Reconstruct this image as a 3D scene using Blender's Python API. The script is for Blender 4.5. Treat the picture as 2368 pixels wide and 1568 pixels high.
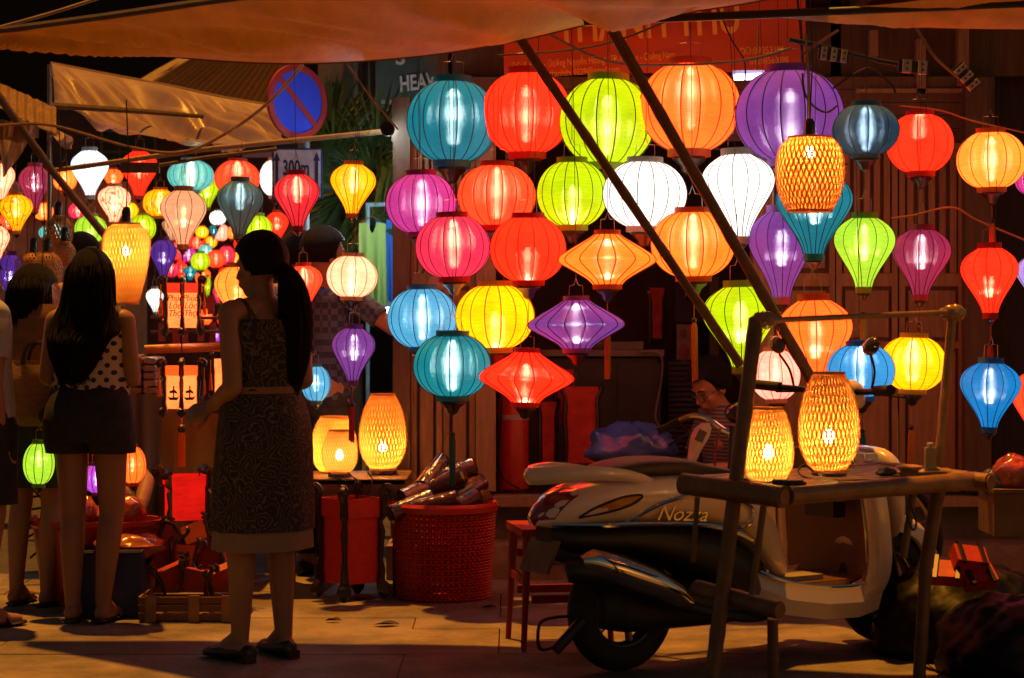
import bpy, math, random
from mathutils import Vector, Matrix, noise as mnoise
R = math.radians
PI = math.pi
random.seed(7)
scene = bpy.context.scene
for o in list(bpy.data.objects):
    bpy.data.objects.remove(o)
coll = scene.collection

# ---------------------------------------------------------------- camera, sky, sun, exposure
LENS_PX, HOR, CXP, EYE = 4800.0, 735.0, 1183.5, 1.25      # photo measured on a 2367 px wide copy
cam_d = bpy.data.cameras.new('camera')
cam = bpy.data.objects.new('camera', cam_d)
coll.objects.link(cam)
cam.location = (0, 0, EYE)
cam.rotation_euler = (R(90), 0, 0)
cam_d.sensor_width = 36.0
cam_d.lens = 36.0 * LENS_PX / 2367.0
cam_d.shift_y = -(784.0 - HOR) / 2367.0
cam_d.clip_start = 0.1
cam_d.clip_end = 900
cam_d.dof.use_dof = True
cam_d.dof.focus_distance = 8.6
cam_d.dof.aperture_fstop = 4.0
scene.camera = cam

world = bpy.data.worlds.new('World')
scene.world = world
world.use_nodes = True
wn = world.node_tree.nodes
bg = wn['Background']
sky_t = wn.new('ShaderNodeTexSky')
sky_t.sky_type = 'NISHITA'
sky_t.sun_disc = False
sky_t.sun_elevation = R(1.0)
sky_t.sun_rotation = R(120)
world.node_tree.links.new(sky_t.outputs[0], bg.inputs[0])
bg.inputs[1].default_value = 0.06

sun_d = bpy.data.lights.new('street_lamp_light', 'SUN')
sun_d.energy = 4.2
sun_d.angle = R(1.2)
sun_d.color = (1.0, 0.36, 0.03)
sun = bpy.data.objects.new('street_lamp_light', sun_d)
coll.objects.link(sun)
sun.location = (-4, 12, 12)
sun.rotation_euler = Vector((0.13, -0.20, -1.0)).to_track_quat('-Z', 'Y').to_euler()

scene.view_settings.view_transform = 'Standard'
scene.view_settings.look = 'None'
scene.view_settings.exposure = 0.3
scene.view_settings.gamma = 1.0
scene.view_settings.use_curve_mapping = False
scene.render.engine = 'CYCLES'
cy = scene.cycles
cy.max_bounces = 8
cy.diffuse_bounces = 3
cy.glossy_bounces = 3
cy.transmission_bounces = 6
cy.transparent_max_bounces = 10
cy.caustics_reflective = False
cy.caustics_refractive = False
cy.sample_clamp_indirect = 12.0
cy.use_denoising = True
cy.use_light_tree = True

# ---------------------------------------------------------------- helpers
def at(px, py, Y):
    return Vector(((px - CXP) / LENS_PX * Y, Y, EYE - (py - HOR) / LENS_PX * Y))

def sz(n, Y):
    return n / LENS_PX * Y

def lin(r, g, b, k=1.0):
    f = lambda c: (c / 255 / 12.92 if c / 255 <= 0.04045 else ((c / 255 + 0.055) / 1.055) ** 2.4)
    return (f(r) * k, f(g) * k, f(b) * k)

WL = {}

def tag(o, label=None, cat=None, group=None, kind=None):
    if label: o['label'] = label
    if cat: o['category'] = cat
    if group: o['group'] = group
    if kind: o['kind'] = kind
    return o

def thing(name, label, cat, loc=(0, 0, 0), rz=0.0, group=None, kind=None):
    o = bpy.data.objects.new(name, None)
    o.empty_display_size = 0.1
    coll.objects.link(o)
    o.location = loc
    o.rotation_euler = (0, 0, rz)
    WL[o.name] = Vector(loc)
    return tag(o, label, cat, group, kind)

def link(name, data, parent=None, mat=None, kind=None):
    o = bpy.data.objects.new(name, data)
    coll.objects.link(o)
    if parent is not None:
        o.parent = parent
        WL[o.name] = WL.get(parent.name, Vector((0, 0, 0)))
    if mat is not None:
        data.materials.clear()
        data.materials.append(mat)
    if kind: o['kind'] = kind
    return o

def copy_tree(o, parent=None):
    c = o.copy()
    coll.objects.link(c)
    if parent is not None: c.parent = parent
    WL[c.name] = WL.get(o.name, Vector((0, 0, 0)))
    for ch in list(o.children):
        copy_tree(ch, c)
    return c

def frame(d):
    d = Vector(d).normalized()
    u = d.cross(Vector((0, 0, 1)))
    if u.length < 1e-3: u = Vector((1, 0, 0))
    u.normalize()
    return u, d.cross(u).normalized()

class MB:
    def __init__(s):
        s.v = []; s.f = []; s.sharp = []
    def add(s, vs, fs):
        b = len(s.v)
        s.v += [tuple(v) for v in vs]
        s.f += [tuple(b + i for i in f) for f in fs]
        return s
    def box(s, c, d, rz=0.0, tilt=None, taper=1.0):
        x, y, z = d[0] / 2, d[1] / 2, d[2] / 2
        vs = []
        for k in (-1, 1):
            t = taper if k > 0 else 1.0
            for i, j in ((-1, -1), (1, -1), (1, 1), (-1, 1)):
                vs.append(Vector((i * x * t, j * y * t, k * z)))
        m = Matrix.Rotation(rz, 3, 'Z')
        if tilt is not None: m = m @ tilt
        vs = [m @ v + Vector(c) for v in vs]
        return s.add(vs, [(0, 3, 2, 1), (4, 5, 6, 7), (0, 1, 5, 4), (1, 2, 6, 5), (2, 3, 7, 6), (3, 0, 4, 7)])
    def rings(s, rs, closed=True, cap=True):
        n = len(rs[0])
        vs = [p for r in rs for p in r]
        fs = []
        for i in range(len(rs) - 1):
            for j in range(n if closed else n - 1):
                k = (j + 1) % n
                fs.append((i * n + j, i * n + k, (i + 1) * n + k, (i + 1) * n + j))
        if cap and closed:
            fs.append(tuple(reversed(range(n))))
            fs.append(tuple((len(rs) - 1) * n + j for j in range(n)))
        return s.add(vs, fs)
    def tube(s, pts, r, n=8, cap=True, flat=1.0):
        pts = [Vector(p) for p in pts]
        if not isinstance(r, (list, tuple)): r = [r] * len(pts)
        rs = []; pu = None
        for i, p in enumerate(pts):
            d = pts[min(i + 1, len(pts) - 1)] - pts[max(i - 1, 0)]
            if d.length < 1e-9: d = Vector((0, 0, 1))
            d.normalize()
            if pu is None:
                u, w = frame(d)
            else:
                u = pu - d * pu.dot(d)
                if u.length < 1e-6: u, w = frame(d)
                u.normalize(); w = d.cross(u)
            pu = u
            rs.append([p + (u * math.cos(2 * PI * k / n) + w * (math.sin(2 * PI * k / n) * flat)) * r[i] for k in range(n)])
        return s.rings(rs, True, cap)
    def lathe(s, prof, c=(0, 0, 0), n=24, cap=True, sx=1.0, sy=1.0, axis=None):
        c = Vector(c)
        m = axis if axis is not None else Matrix.Identity(3)
        rs = [[c + m @ Vector((r * math.cos(2 * PI * k / n) * sx, r * math.sin(2 * PI * k / n) * sy, z)) for k in range(n)] for r, z in prof]
        return s.rings(rs, True, cap)
    def ell(s, c, r, n=12, m=8, rot=None):
        if not isinstance(r, (list, tuple)): r = (r, r, r)
        c = Vector(c); rs = []
        for i in range(1, m):
            a = -PI / 2 + PI * i / m
            ring = []
            for k in range(n):
                v = Vector((r[0] * math.cos(a) * math.cos(2 * PI * k / n), r[1] * math.cos(a) * math.sin(2 * PI * k / n), r[2] * math.sin(a)))
                if rot is not None: v = rot @ v
                ring.append(c + v)
            rs.append(ring)
        b = len(s.v)
        s.rings(rs, True, False)
        lo = Vector((0, 0, -r[2])); hi = Vector((0, 0, r[2]))
        if rot is not None: lo = rot @ lo; hi = rot @ hi
        s.v += [tuple(c + lo), tuple(c + hi)]
        L = len(s.v)
        for k in range(n):
            s.f.append((L - 2, b + (k + 1) % n, b + k))
            q = b + (m - 2) * n
            s.f.append((L - 1, q + k, q + (k + 1) % n))
        return s
    def capsule(s, p0, r0, p1, r1, n=12):
        p0, p1 = Vector(p0), Vector(p1)
        d = p1 - p0
        L = d.length
        if L < 1e-6: return s.ell(p0, r0)
        d = d / L
        pts = []; rr = []
        for a in (-80, -55, -25):
            pts.append(p0 + d * (r0 * math.sin(R(a)))); rr.append(r0 * math.cos(R(a)))
        pts.append(p0); rr.append(r0)
        pts.append(p1); rr.append(r1)
        for a in (25, 55, 80):
            pts.append(p1 + d * (r1 * math.sin(R(a)))); rr.append(r1 * math.cos(R(a)))
        u, w = frame(d)
        return s.rings([[p + (u * math.cos(2 * PI * k / n) + w * math.sin(2 * PI * k / n)) * q for k in range(n)] for p, q in zip(pts, rr)])
    def grid(s, fn, nu, nv):
        vs = [fn(i / nu, j / nv) for i in range(nu + 1) for j in range(nv + 1)]
        fs = [(i * (nv + 1) + j, (i + 1) * (nv + 1) + j, (i + 1) * (nv + 1) + j + 1, i * (nv + 1) + j + 1) for i in range(nu) for j in range(nv)]
        return s.add(vs, fs)
    def prism(s, outline, y0, y1, m=None):
        """outline of (x, z) pairs extruded along y"""
        n = len(outline)
        vs = [Vector((x, y0, z)) for x, z in outline] + [Vector((x, y1, z)) for x, z in outline]
        if m is not None: vs = [m @ v for v in vs]
        fs = [tuple(range(n)), tuple(reversed(range(n, 2 * n)))]
        fs += [(i, n + i, n + (i + 1) % n, (i + 1) % n) for i in range(n)]
        return s.add(vs, fs)
    def mesh(s, name, angle=38, off=None):
        me = bpy.data.meshes.new(name)
        vs = s.v if off is None else [(v[0] - off[0], v[1] - off[1], v[2] - off[2]) for v in s.v]
        me.from_pydata(vs, [], s.f)
        me.update()
        if angle is not None and angle > 0:
            me.shade_smooth()
            if angle < 180: me.set_sharp_from_angle(angle=R(angle))
        return me
    def build(s, name, mat, parent=None, local=False, angle=38, kind=None):
        off = None
        if parent is not None and not local: off = WL.get(parent.name)
        return link(name, s.mesh(name, angle, off), parent, mat, kind)

def spline(pts, n):
    """Catmull-Rom through tuples/vectors, n samples per span"""
    P = [Vector(p) for p in pts]
    out = []
    for i in range(len(P) - 1):
        a = P[max(i - 1, 0)]; b = P[i]; c = P[i + 1]; d = P[min(i + 2, len(P) - 1)]
        for k in range(n):
            t = k / n
            out.append(0.5 * ((2 * b) + (c - a) * t + (2 * a - 5 * b + 4 * c - d) * t * t + (3 * b - a - 3 * c + d) * t ** 3))
    out.append(P[-1])
    return out

def interp(tab, t):
    for (a, x), (b, y) in zip(tab, tab[1:]):
        if t <= b:
            return x + (y - x) * (t - a) / max(b - a, 1e-9)
    return tab[-1][1]

# ---------------------------------------------------------------- materials
MATS = {}
def M(name, col, rough=0.6, metal=0.0, var=0.25, vs=8.0, st=(1, 1, 1), bump=0.0, bs=40.0, coat=0.0, spec=0.5, trans=0.0, col2=None, rnd=0.0, alpha=1.0):
    if name in MATS: return MATS[name]
    m = bpy.data.materials.new(name)
    m.use_nodes = True
    nt = m.node_tree; N = nt.nodes; L = nt.links
    p = N['Principled BSDF']
    tc = N.new('ShaderNodeTexCoord')
    mp = N.new('ShaderNodeMapping'); mp.inputs['Scale'].default_value = st
    L.new(tc.outputs['Object'], mp.inputs[0])
    nz = N.new('ShaderNodeTexNoise'); nz.inputs['Scale'].default_value = vs; nz.inputs['Detail'].default_value = 5; nz.inputs['Roughness'].default_value = 0.62
    L.new(mp.outputs[0], nz.inputs['Vector'])
    mr = N.new('ShaderNodeMapRange')
    mr.inputs['From Min'].default_value = 0.28; mr.inputs['From Max'].default_value = 0.72
    L.new(nz.outputs[0], mr.inputs[0])
    mx = N.new('ShaderNodeMix'); mx.data_type = 'RGBA'
    c2 = col2 if col2 else tuple(c * (1 - 2 * var) for c in col)
    mx.inputs[6].default_value = (*c2, 1); mx.inputs[7].default_value = (*col, 1)
    L.new(mr.outputs[0], mx.inputs[0])
    out = mx.outputs[2]
    if rnd:
        oi = N.new('ShaderNodeObjectInfo')
        hsv = N.new('ShaderNodeHueSaturation')
        m2 = N.new('ShaderNodeMapRange'); m2.inputs['To Min'].default_value = 1 - rnd; m2.inputs['To Max'].default_value = 1 + rnd
        L.new(oi.outputs['Random'], m2.inputs[0]); L.new(m2.outputs[0], hsv.inputs['Value']); L.new(out, hsv.inputs['Color'])
        out = hsv.outputs[0]
    L.new(out, p.inputs['Base Color'])
    r2 = N.new('ShaderNodeMapRange'); r2.inputs['To Min'].default_value = min(1, rough * 1.2); r2.inputs['To Max'].default_value = rough * 0.85
    L.new(nz.outputs[0], r2.inputs[0]); L.new(r2.outputs[0], p.inputs['Roughness'])
    p.inputs['Metallic'].default_value = metal
    p.inputs['Specular IOR Level'].default_value = spec
    p.inputs['Coat Weight'].default_value = coat
    p.inputs['Coat Roughness'].default_value = 0.06
    if alpha < 1: p.inputs['Alpha'].default_value = alpha
    if bump:
        nb = N.new('ShaderNodeTexNoise'); nb.inputs['Scale'].default_value = bs; nb.inputs['Detail'].default_value = 3
        L.new(mp.outputs[0], nb.inputs['Vector'])
        b = N.new('ShaderNodeBump'); b.inputs['Strength'].default_value = bump; b.inputs['Distance'].default_value = 0.01
        L.new(nb.outputs[0], b.inputs['Height']); L.new(b.outputs[0], p.inputs['Normal'])
    if trans:
        tr = N.new('ShaderNodeBsdfTranslucent'); L.new(out, tr.inputs[0])
        ms = N.new('ShaderNodeMixShader'); ms.inputs[0].default_value = trans
        L.new(p.outputs[0], ms.inputs[1]); L.new(tr.outputs[0], ms.inputs[2])
        L.new(ms.outputs[0], N['Material Output'].inputs[0])
    MATS[name] = m
    return m

def glow(name, col, k=1.0, sample=True):
    if name in MATS: return MATS[name]
    m = bpy.data.materials.new(name); m.use_nodes = True
    nt = m.node_tree; N = nt.nodes
    e = N.new('ShaderNodeEmission'); e.inputs[0].default_value = (*col, 1); e.inputs[1].default_value = k
    nt.links.new(e.outputs[0], N['Material Output'].inputs[0])
    if not sample: m.cycles.emission_sampling = 'NONE'
    MATS[name] = m
    return m

def fabric(name, col, see=0.30, tint=None, silk=0.34, print_=None):
    """Lit lantern silk: the cloth glows evenly, and its woven threads let the bulb show through
    (thin random thread normals spread the bulb's image along warp and weft)."""
    if name in MATS: return MATS[name]
    m = bpy.data.materials.new(name); m.use_nodes = True
    nt = m.node_tree; N = nt.nodes; L = nt.links
    N.remove(N['Principled BSDF'])
    tc = N.new('ShaderNodeTexCoord')
    mp = N.new('ShaderNodeMapping'); mp.inputs['Scale'].default_value = (6, 6, 70)
    L.new(tc.outputs['Object'], mp.inputs[0])
    nz = N.new('ShaderNodeTexNoise'); nz.inputs['Scale'].default_value = 3.0; nz.inputs['Detail'].default_value = 4
    L.new(mp.outputs[0], nz.inputs['Vector'])
    n2 = N.new('ShaderNodeTexNoise'); n2.inputs['Scale'].default_value = 9.0; n2.inputs['Detail'].default_value = 3
    L.new(tc.outputs['Object'], n2.inputs['Vector'])
    ad = N.new('ShaderNodeMath'); ad.operation = 'ADD'
    L.new(nz.outputs[0], ad.inputs[0]); L.new(n2.outputs[0], ad.inputs[1])
    mr = N.new('ShaderNodeMapRange'); mr.inputs['From Min'].default_value = 0.6; mr.inputs['From Max'].default_value = 1.4
    mr.inputs['To Min'].default_value = 1 - silk; mr.inputs['To Max'].default_value = 1 + silk
    L.new(ad.outputs[0], mr.inputs[0])
    strength = mr.outputs[0]
    if print_:
        n3 = N.new('ShaderNodeTexNoise'); n3.inputs['Scale'].default_value = print_; n3.inputs['Detail'].default_value = 2; n3.inputs['Distortion'].default_value = 1.5
        L.new(tc.outputs['Object'], n3.inputs['Vector'])
        cr = N.new('ShaderNodeValToRGB')
        cr.color_ramp.elements[0].position = 0.36; cr.color_ramp.elements[0].color = (0.18, 0.18, 0.18, 1)
        cr.color_ramp.elements[1].position = 0.42; cr.color_ramp.elements[1].color = (1, 1, 1, 1)
        L.new(n3.outputs[0], cr.inputs[0])
        mu = N.new('ShaderNodeMath'); mu.operation = 'MULTIPLY'
        L.new(cr.outputs[0], mu.inputs[0]); L.new(strength, mu.inputs[1]); strength = mu.outputs[0]
    em = N.new('ShaderNodeEmission'); em.inputs[0].default_value = (*col, 1)
    L.new(strength, em.inputs[1])
    # thread scatter
    ge = N.new('ShaderNodeNewGeometry')
    sc = N.new('ShaderNodeVectorMath'); sc.operation = 'SCALE'; sc.inputs['Scale'].default_value = 9000
    L.new(ge.outputs['Position'], sc.inputs[0])
    wn_ = N.new('ShaderNodeTexWhiteNoise'); wn_.noise_dimensions = '3D'
    L.new(sc.outputs[0], wn_.inputs[0])
    sp = N.new('ShaderNodeSeparateColor'); L.new(wn_.outputs[1], sp.inputs[0])
    def heavy(sock, amp):
        a = N.new('ShaderNodeMath'); a.operation = 'MULTIPLY_ADD'; a.inputs[1].default_value = 2; a.inputs[2].default_value = -1
        L.new(sock, a.inputs[0])
        ab = N.new('ShaderNodeMath'); ab.operation = 'ABSOLUTE'; L.new(a.outputs[0], ab.inputs[0])
        mu = N.new('ShaderNodeMath'); mu.operation = 'MULTIPLY'; L.new(a.outputs[0], mu.inputs[0]); L.new(ab.outputs[0], mu.inputs[1])
        k = N.new('ShaderNodeMath'); k.operation = 'MULTIPLY'; k.inputs[1].default_value = amp; L.new(mu.outputs[0], k.inputs[0])
        return k.outputs[0]
    big = heavy(sp.outputs[1], 1.7)
    small = heavy(sp.outputs[2], 0.27)
    lt = N.new('ShaderNodeMath'); lt.operation = 'LESS_THAN'; lt.inputs[1].default_value = 0.86
    L.new(sp.outputs[0], lt.inputs[0])
    def mixf(a, b):
        x = N.new('ShaderNodeMix'); L.new(lt.outputs[0], x.inputs[0]); L.new(a, x.inputs[2]); L.new(b, x.inputs[3]); return x.outputs[0]
    av = mixf(small, big)      # vertical slope
    ah = mixf(big, small)      # horizontal slope
    cz = N.new('ShaderNodeCombineXYZ'); cz.inputs[2].default_value = 1
    cr_ = N.new('ShaderNodeVectorMath'); cr_.operation = 'CROSS_PRODUCT'
    L.new(ge.outputs['Normal'], cr_.inputs[0]); L.new(cz.outputs[0], cr_.inputs[1])
    s1 = N.new('ShaderNodeVectorMath'); s1.operation = 'SCALE'; L.new(cz.outputs[0], s1.inputs[0]); L.new(av, s1.inputs['Scale'])
    s2 = N.new('ShaderNodeVectorMath'); s2.operation = 'SCALE'; L.new(cr_.outputs[0], s2.inputs[0]); L.new(ah, s2.inputs['Scale'])
    a1 = N.new('ShaderNodeVectorMath'); L.new(ge.outputs['Normal'], a1.inputs[0]); L.new(s1.outputs[0], a1.inputs[1])
    a2 = N.new('ShaderNodeVectorMath'); L.new(a1.outputs[0], a2.inputs[0]); L.new(s2.outputs[0], a2.inputs[1])
    nn = N.new('ShaderNodeVectorMath'); nn.operation = 'NORMALIZE'; L.new(a2.outputs[0], nn.inputs[0])
    t = tint if tint else tuple(min(1, 0.55 + 0.45 * c / max(max(col), 1e-4)) for c in col)
    rf = N.new('ShaderNodeBsdfRefraction'); rf.inputs['Color'].default_value = (*t, 1); rf.inputs['IOR'].default_value = 1.8; rf.inputs['Roughness'].default_value = 0.06
    L.new(nn.outputs[0], rf.inputs['Normal'])
    df = N.new('ShaderNodeBsdfDiffuse')
    mxc = max(max(col), 1e-4)
    df.inputs[0].default_value = (*[0.22 * c / mxc + 0.02 for c in col], 1)
    ms = N.new('ShaderNodeMixShader'); ms.inputs[0].default_value = see
    L.new(df.outputs[0], ms.inputs[1]); L.new(rf.outputs[0], ms.inputs[2])
    sh = N.new('ShaderNodeAddShader'); L.new(em.outputs[0], sh.inputs[0]); L.new(ms.outputs[0], sh.inputs[1])
    L.new(sh.outputs[0], N['Material Output'].inputs[0])
    MATS[name] = m
    return m

dark_metal = M('dark_metal', (0.03, 0.028, 0.026), 0.4, 0.8)
black_wood = M('black_wood', (0.025, 0.014, 0.01), 0.35, coat=0.3)
rib_mat = M('rib', (0.03, 0.008, 0.006), 0.6)
wire_mat = M('wire', (0.35, 0.3, 0.26), 0.35, 0.9)
cable_mat = M('cable', (0.02, 0.018, 0.02), 0.5)
rope_mat = M('rope', (0.35, 0.2, 0.1), 0.85, bump=0.3, bs=200)
bamboo = M('bamboo', (0.30, 0.15, 0.06), 0.42, st=(1, 1, 1), vs=14, var=0.22, bump=0.15, bs=60, coat=0.15)
bamboo_dark = M('bamboo_dark', (0.19, 0.10, 0.05), 0.5, vs=14, var=0.25, bump=0.15, bs=60)
wood = M('shop_wood', (0.32, 0.19, 0.075), 0.5, st=(9, 9, 1), vs=5, var=0.22, bump=0.25, bs=30, rnd=0.12)
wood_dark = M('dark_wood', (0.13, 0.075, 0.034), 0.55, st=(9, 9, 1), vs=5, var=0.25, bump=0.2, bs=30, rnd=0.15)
wood_pale = M('pale_wood', (0.34, 0.22, 0.11), 0.55, st=(9, 9, 1), vs=5, var=0.2, bump=0.25, bs=30, rnd=0.1)
def stain(m, sc, lo):
    nt = m.node_tree; N = nt.nodes; L = nt.links; p = N['Principled BSDF']
    src = p.inputs['Base Color'].links[0].from_socket
    ge = N.new('ShaderNodeNewGeometry'); nz = N.new('ShaderNodeTexNoise'); nz.inputs['Scale'].default_value = sc; nz.inputs['Detail'].default_value = 8; nz.inputs['Roughness'].default_value = .7
    L.new(ge.outputs['Position'], nz.inputs['Vector'])
    cr = N.new('ShaderNodeValToRGB'); cr.color_ramp.elements[0].position = .40; cr.color_ramp.elements[0].color = (lo, lo, lo, 1); cr.color_ramp.elements[1].position = .58
    L.new(nz.outputs[0], cr.inputs[0])
    mx = N.new('ShaderNodeMix'); mx.data_type = 'RGBA'; mx.blend_type = 'MULTIPLY'; mx.inputs[0].default_value = 1
    L.new(src, mx.inputs[6]); L.new(cr.outputs[0], mx.inputs[7]); L.new(mx.outputs[2], p.inputs['Base Color'])
concrete = M('concrete', (0.30, 0.25, 0.21), 0.75, vs=2.2, var=0.24, bump=0.6, bs=45, rnd=0.05)
stain(concrete, 1.6, .45)
tarp_mat = M('tarpaulin', (0.33, 0.15, 0.045), 0.5, vs=2.5, var=0.2, bump=0.35, bs=9, trans=0.32, st=(3, 1, 3))
red_cloth = M('red_cloth', (0.55, 0.03, 0.012), 0.7, vs=30, var=0.15, bump=0.1, bs=120, trans=0.15)
# ================================================================ SETTING
g = MB().box((0, 130, -0.15), (400, 280, 0.2)).build('ground', M('asphalt', (0.05, 0.046, 0.044), 0.85, vs=6, var=0.2, bump=0.3, bs=120))
g['kind'] = 'structure'
pv = thing('pavement', None, None, (0, 8, 0), kind='structure')
slab_meshes = []
rows = [(5.0, 6.02), (6.02, 7.05), (7.05, 7.72), (7.72, 8.34), (8.34, 8.66), (8.66, 9.4), (9.4, 10.15)]
for ri, (y0, y1) in enumerate(rows):
    x = -4.2 + (0.35 if ri % 2 else 0)
    while x < 4.2:
        w = 1.9
        h = random.uniform(-0.002, 0.0015)
        b = 0.006
        m = MB()
        cx, cyy = x + w / 2, (y0 + y1) / 2
        m.box((cx, cyy, -0.03 + h), (w - 0.005, y1 - y0 - 0.005, 0.06))
        m.build('slab', concrete, pv, angle=0)
        x += w
MB().box((0, 7.6, -0.048), (8.6, 5.1, 0.01)).build('joint_bed', M('joint', (0.13, 0.11, 0.09), 0.9), pv)

# sky dome is the world; an added black backdrop covers it to keep the top left black
# ---------------------------------------------------------------- shop house (front plane Y = 10.2)
FY = 10.2
shop = thing('shophouse', 'brown timber shophouse front with open doorway and louvred shutters behind the lanterns', 'shop', (0.7, FY, 0))
def fbox(x0, x1, y0, y1, Y, d, mat, name, parent, **k):
    """upright board filling photo rectangle x0..x1,y0..y1 at front depth Y, thickness d"""
    a = at(x0, y1, Y); b = at(x1, y0, Y)
    m = MB(); m.box(((a.x + b.x) / 2, Y + d / 2, (a.z + b.z) / 2), (b.x - a.x, d, b.z - a.z))
    return m.build(name, mat, parent, angle=0)
# plinth, step
p0 = at(905, 1140, FY); 
MB().box((1.75, FY + 1.6, 0.17), (4.7, 3.1, 0.34)).build('floor_plinth', concrete, shop, angle=0)
MB().box((1.75, FY - 0.12, 0.08), (4.7, 0.34, 0.16)).build('step', M('step_stone', (0.32, 0.22, 0.13), 0.75, vs=6, bump=0.3), shop, angle=0)
MB().box((1.75, FY - 0.01, 0.355), (4.72, 0.16, 0.05)).build('sill', wood_pale, shop, angle=0)
# posts and jambs
fbox(908, 948, 225, 1135, FY - 0.06, 0.16, wood_dark, 'post', shop)
fbox(1100, 1146, 240, 1136, FY - 0.05, 0.14, wood_pale, 'post', shop)
fbox(1741, 1790, 240, 1136, FY - 0.05, 0.14, wood, 'post', shop)
fbox(2232, 2292, 180, 1136, FY - 0.10, 0.2, wood_dark, 'post', shop)
# left door: frame + raised panels
def door(x0, x1, y0, y1, lab=None, louvre=False):
    d = fbox(x0, x1, y0, y1, FY + 0.02, 0.03, wood_dark, 'door', shop)
    w = 13
    for a, b, c, e in ((x0, x0 + w, y0, y1), (x1 - w, x1, y0, y1), (x0 + w, x1 - w, y0, y0 + 16), (x0 + w, x1 - w, y1 - 26, y1), (x0 + w, x1 - w, 632, 662), (x0 + w, x1 - w, 790, 806)):
        fbox(a, b, c, e, FY - 0.012, 0.03, wood, 'stile', d)
    if louvre:
        n = max(3, int((x1 - x0 - 2 * w) / 21))
        st = (x1 - x0 - 2 * w) / n
        for i in range(n):
            fbox(x0 + w + i * st + st * 0.2, x0 + w + i * st + st * 0.8, y0 + 17, 631, FY - 0.004, 0.02, wood, 'slat', d)
    else:
        fbox(x0 + w + 10, x1 - w - 10, y0 + 30, 620, FY - 0.004, 0.02, wood, 'panel', d)
    fbox(x0 + w + 8, x1 - w - 8, 672, 780, FY - 0.004, 0.02, wood, 'panel', d)
    fbox(x0 + w + 8, x1 - w - 8, 816, y1 - 36, FY - 0.004, 0.02, wood, 'panel', d)
    return d
door(950, 1022, 330, 1134, louvre=True)
door(1025, 1098, 330, 1134, louvre=True)
door(1793, 1930, 330, 1134)
door(1933, 2075, 330, 1134, louvre=True)
door(2079, 2229, 330, 1134, louvre=True)
# right: dark recess
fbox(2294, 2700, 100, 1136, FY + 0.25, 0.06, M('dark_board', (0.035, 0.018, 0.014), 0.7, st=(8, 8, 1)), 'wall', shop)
# lintel and boards above
for k in range(5):
    fbox(1045 if k < 2 else 905, 2300, 178 + k * 30, 206.5 + k * 30, FY + 0.005, 0.05, wood_dark, 'plank', shop)
fbox(1045, 2700, -20, 176, FY + 0.10, 0.06, wood_dark, 'wall', shop)
# interior
iy = 12.6
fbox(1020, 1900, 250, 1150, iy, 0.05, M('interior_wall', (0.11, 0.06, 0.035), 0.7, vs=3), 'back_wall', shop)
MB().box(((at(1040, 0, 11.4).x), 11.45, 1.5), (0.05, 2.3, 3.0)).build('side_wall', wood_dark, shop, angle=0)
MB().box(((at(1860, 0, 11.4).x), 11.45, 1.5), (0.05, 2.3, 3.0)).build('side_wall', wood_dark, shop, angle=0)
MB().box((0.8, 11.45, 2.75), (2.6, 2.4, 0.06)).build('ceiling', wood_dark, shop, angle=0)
# roof over the shop with tiles edge
MB().box((1.75, FY + 0.9, 2.86), (4.8, 2.5, 0.07)).build('eave', wood_dark, shop, angle=0)
for i in range(9):
    MB().box((-0.5 + i * 0.55, FY + 0.35, 2.80), (0.06, 1.3, 0.05)).build('rafter', wood_dark, shop, angle=0)
# upper right stored timber / beams
for (a, b, c, d) in ((2010, 2030, 70, 130), (2120, 2140, 90, 215), (1980, 2240, 205, 215), (2215, 2240, 60, 200)):
    fbox(a, b, c, d, FY - 0.02, 0.07, wood_pale, 'beam', shop)

# ---------------------------------------------------------------- neighbour house far left with tiled gable, window, fascia
house = thing('gabled_house', 'dark plaster house with tiled gable roof and small barred window behind the crumpled tarp', 'house', at(430, 900, 17) * 1)
WL[house.name] = Vector(house.location)
def hbox(x0, x1, y0, y1, Y, d, mat, name, parent=house):
    return fbox(x0, x1, y0, y1, Y, d, mat, name, parent)
plaster = M('old_plaster', (0.10, 0.065, 0.05), 0.85, vs=4, var=0.25, bump=0.2)
hbox(115, 640, 255, 1150, 17.0, 0.3, plaster, 'wall')
wnd = hbox(232, 360, 300, 450, 16.95, 0.06, M('window_frame', (0.3, 0.22, 0.18), 0.6), 'window')
for i in range(3):
    for j in range(3):
        x0 = 238 + i * 41; y0 = 305 + j * 49
        hbox(x0, x0 + 35, y0, y0 + 43, 16.93, 0.03, M('dark_glass', (0.01, 0.01, 0.012), 0.15), 'pane', wnd)
# roof: tiles rows, receding slope
rf = None
ra, rb = at(300, 232, 16.6), at(660, 262, 16.6)
rc, rd = at(452, 138, 18.2), at(700, 150, 18.2)
m = MB()
def roof_pt(u, v, e=0.0):
    p = (ra * (1 - u) + rb * u) * (1 - v) + (rc * (1 - u) + rd * u) * v
    return p + Vector((0, -e * 0.5, e))
m.grid(lambda u, v: roof_pt(u, v), 10, 8)
roofo = m.build('roof', M('roof_tile', (0.13, 0.05, 0.025), 0.8, vs=20, bump=0.4, rnd=0.2), house)
for i in range(22):
    m = MB()
    u0, u1 = i / 22, (i + 0.82) / 22
    m.grid(lambda u, v: roof_pt(u0 + (u1 - u0) * u, v, 0.05 * math.sin(PI * u) + 0.02), 4, 8)
    m.build('tile_row', MATS['roof_tile'], roofo)
MB().tube([at(300, 228, 16.6), at(380, 178, 17.5), at(455, 136, 18.2)], 0.09, 8).build('gable_trim', M('gable_trim', (0.35, 0.25, 0.15), 0.8, vs=14, bump=0.5, bs=30), house)

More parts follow.
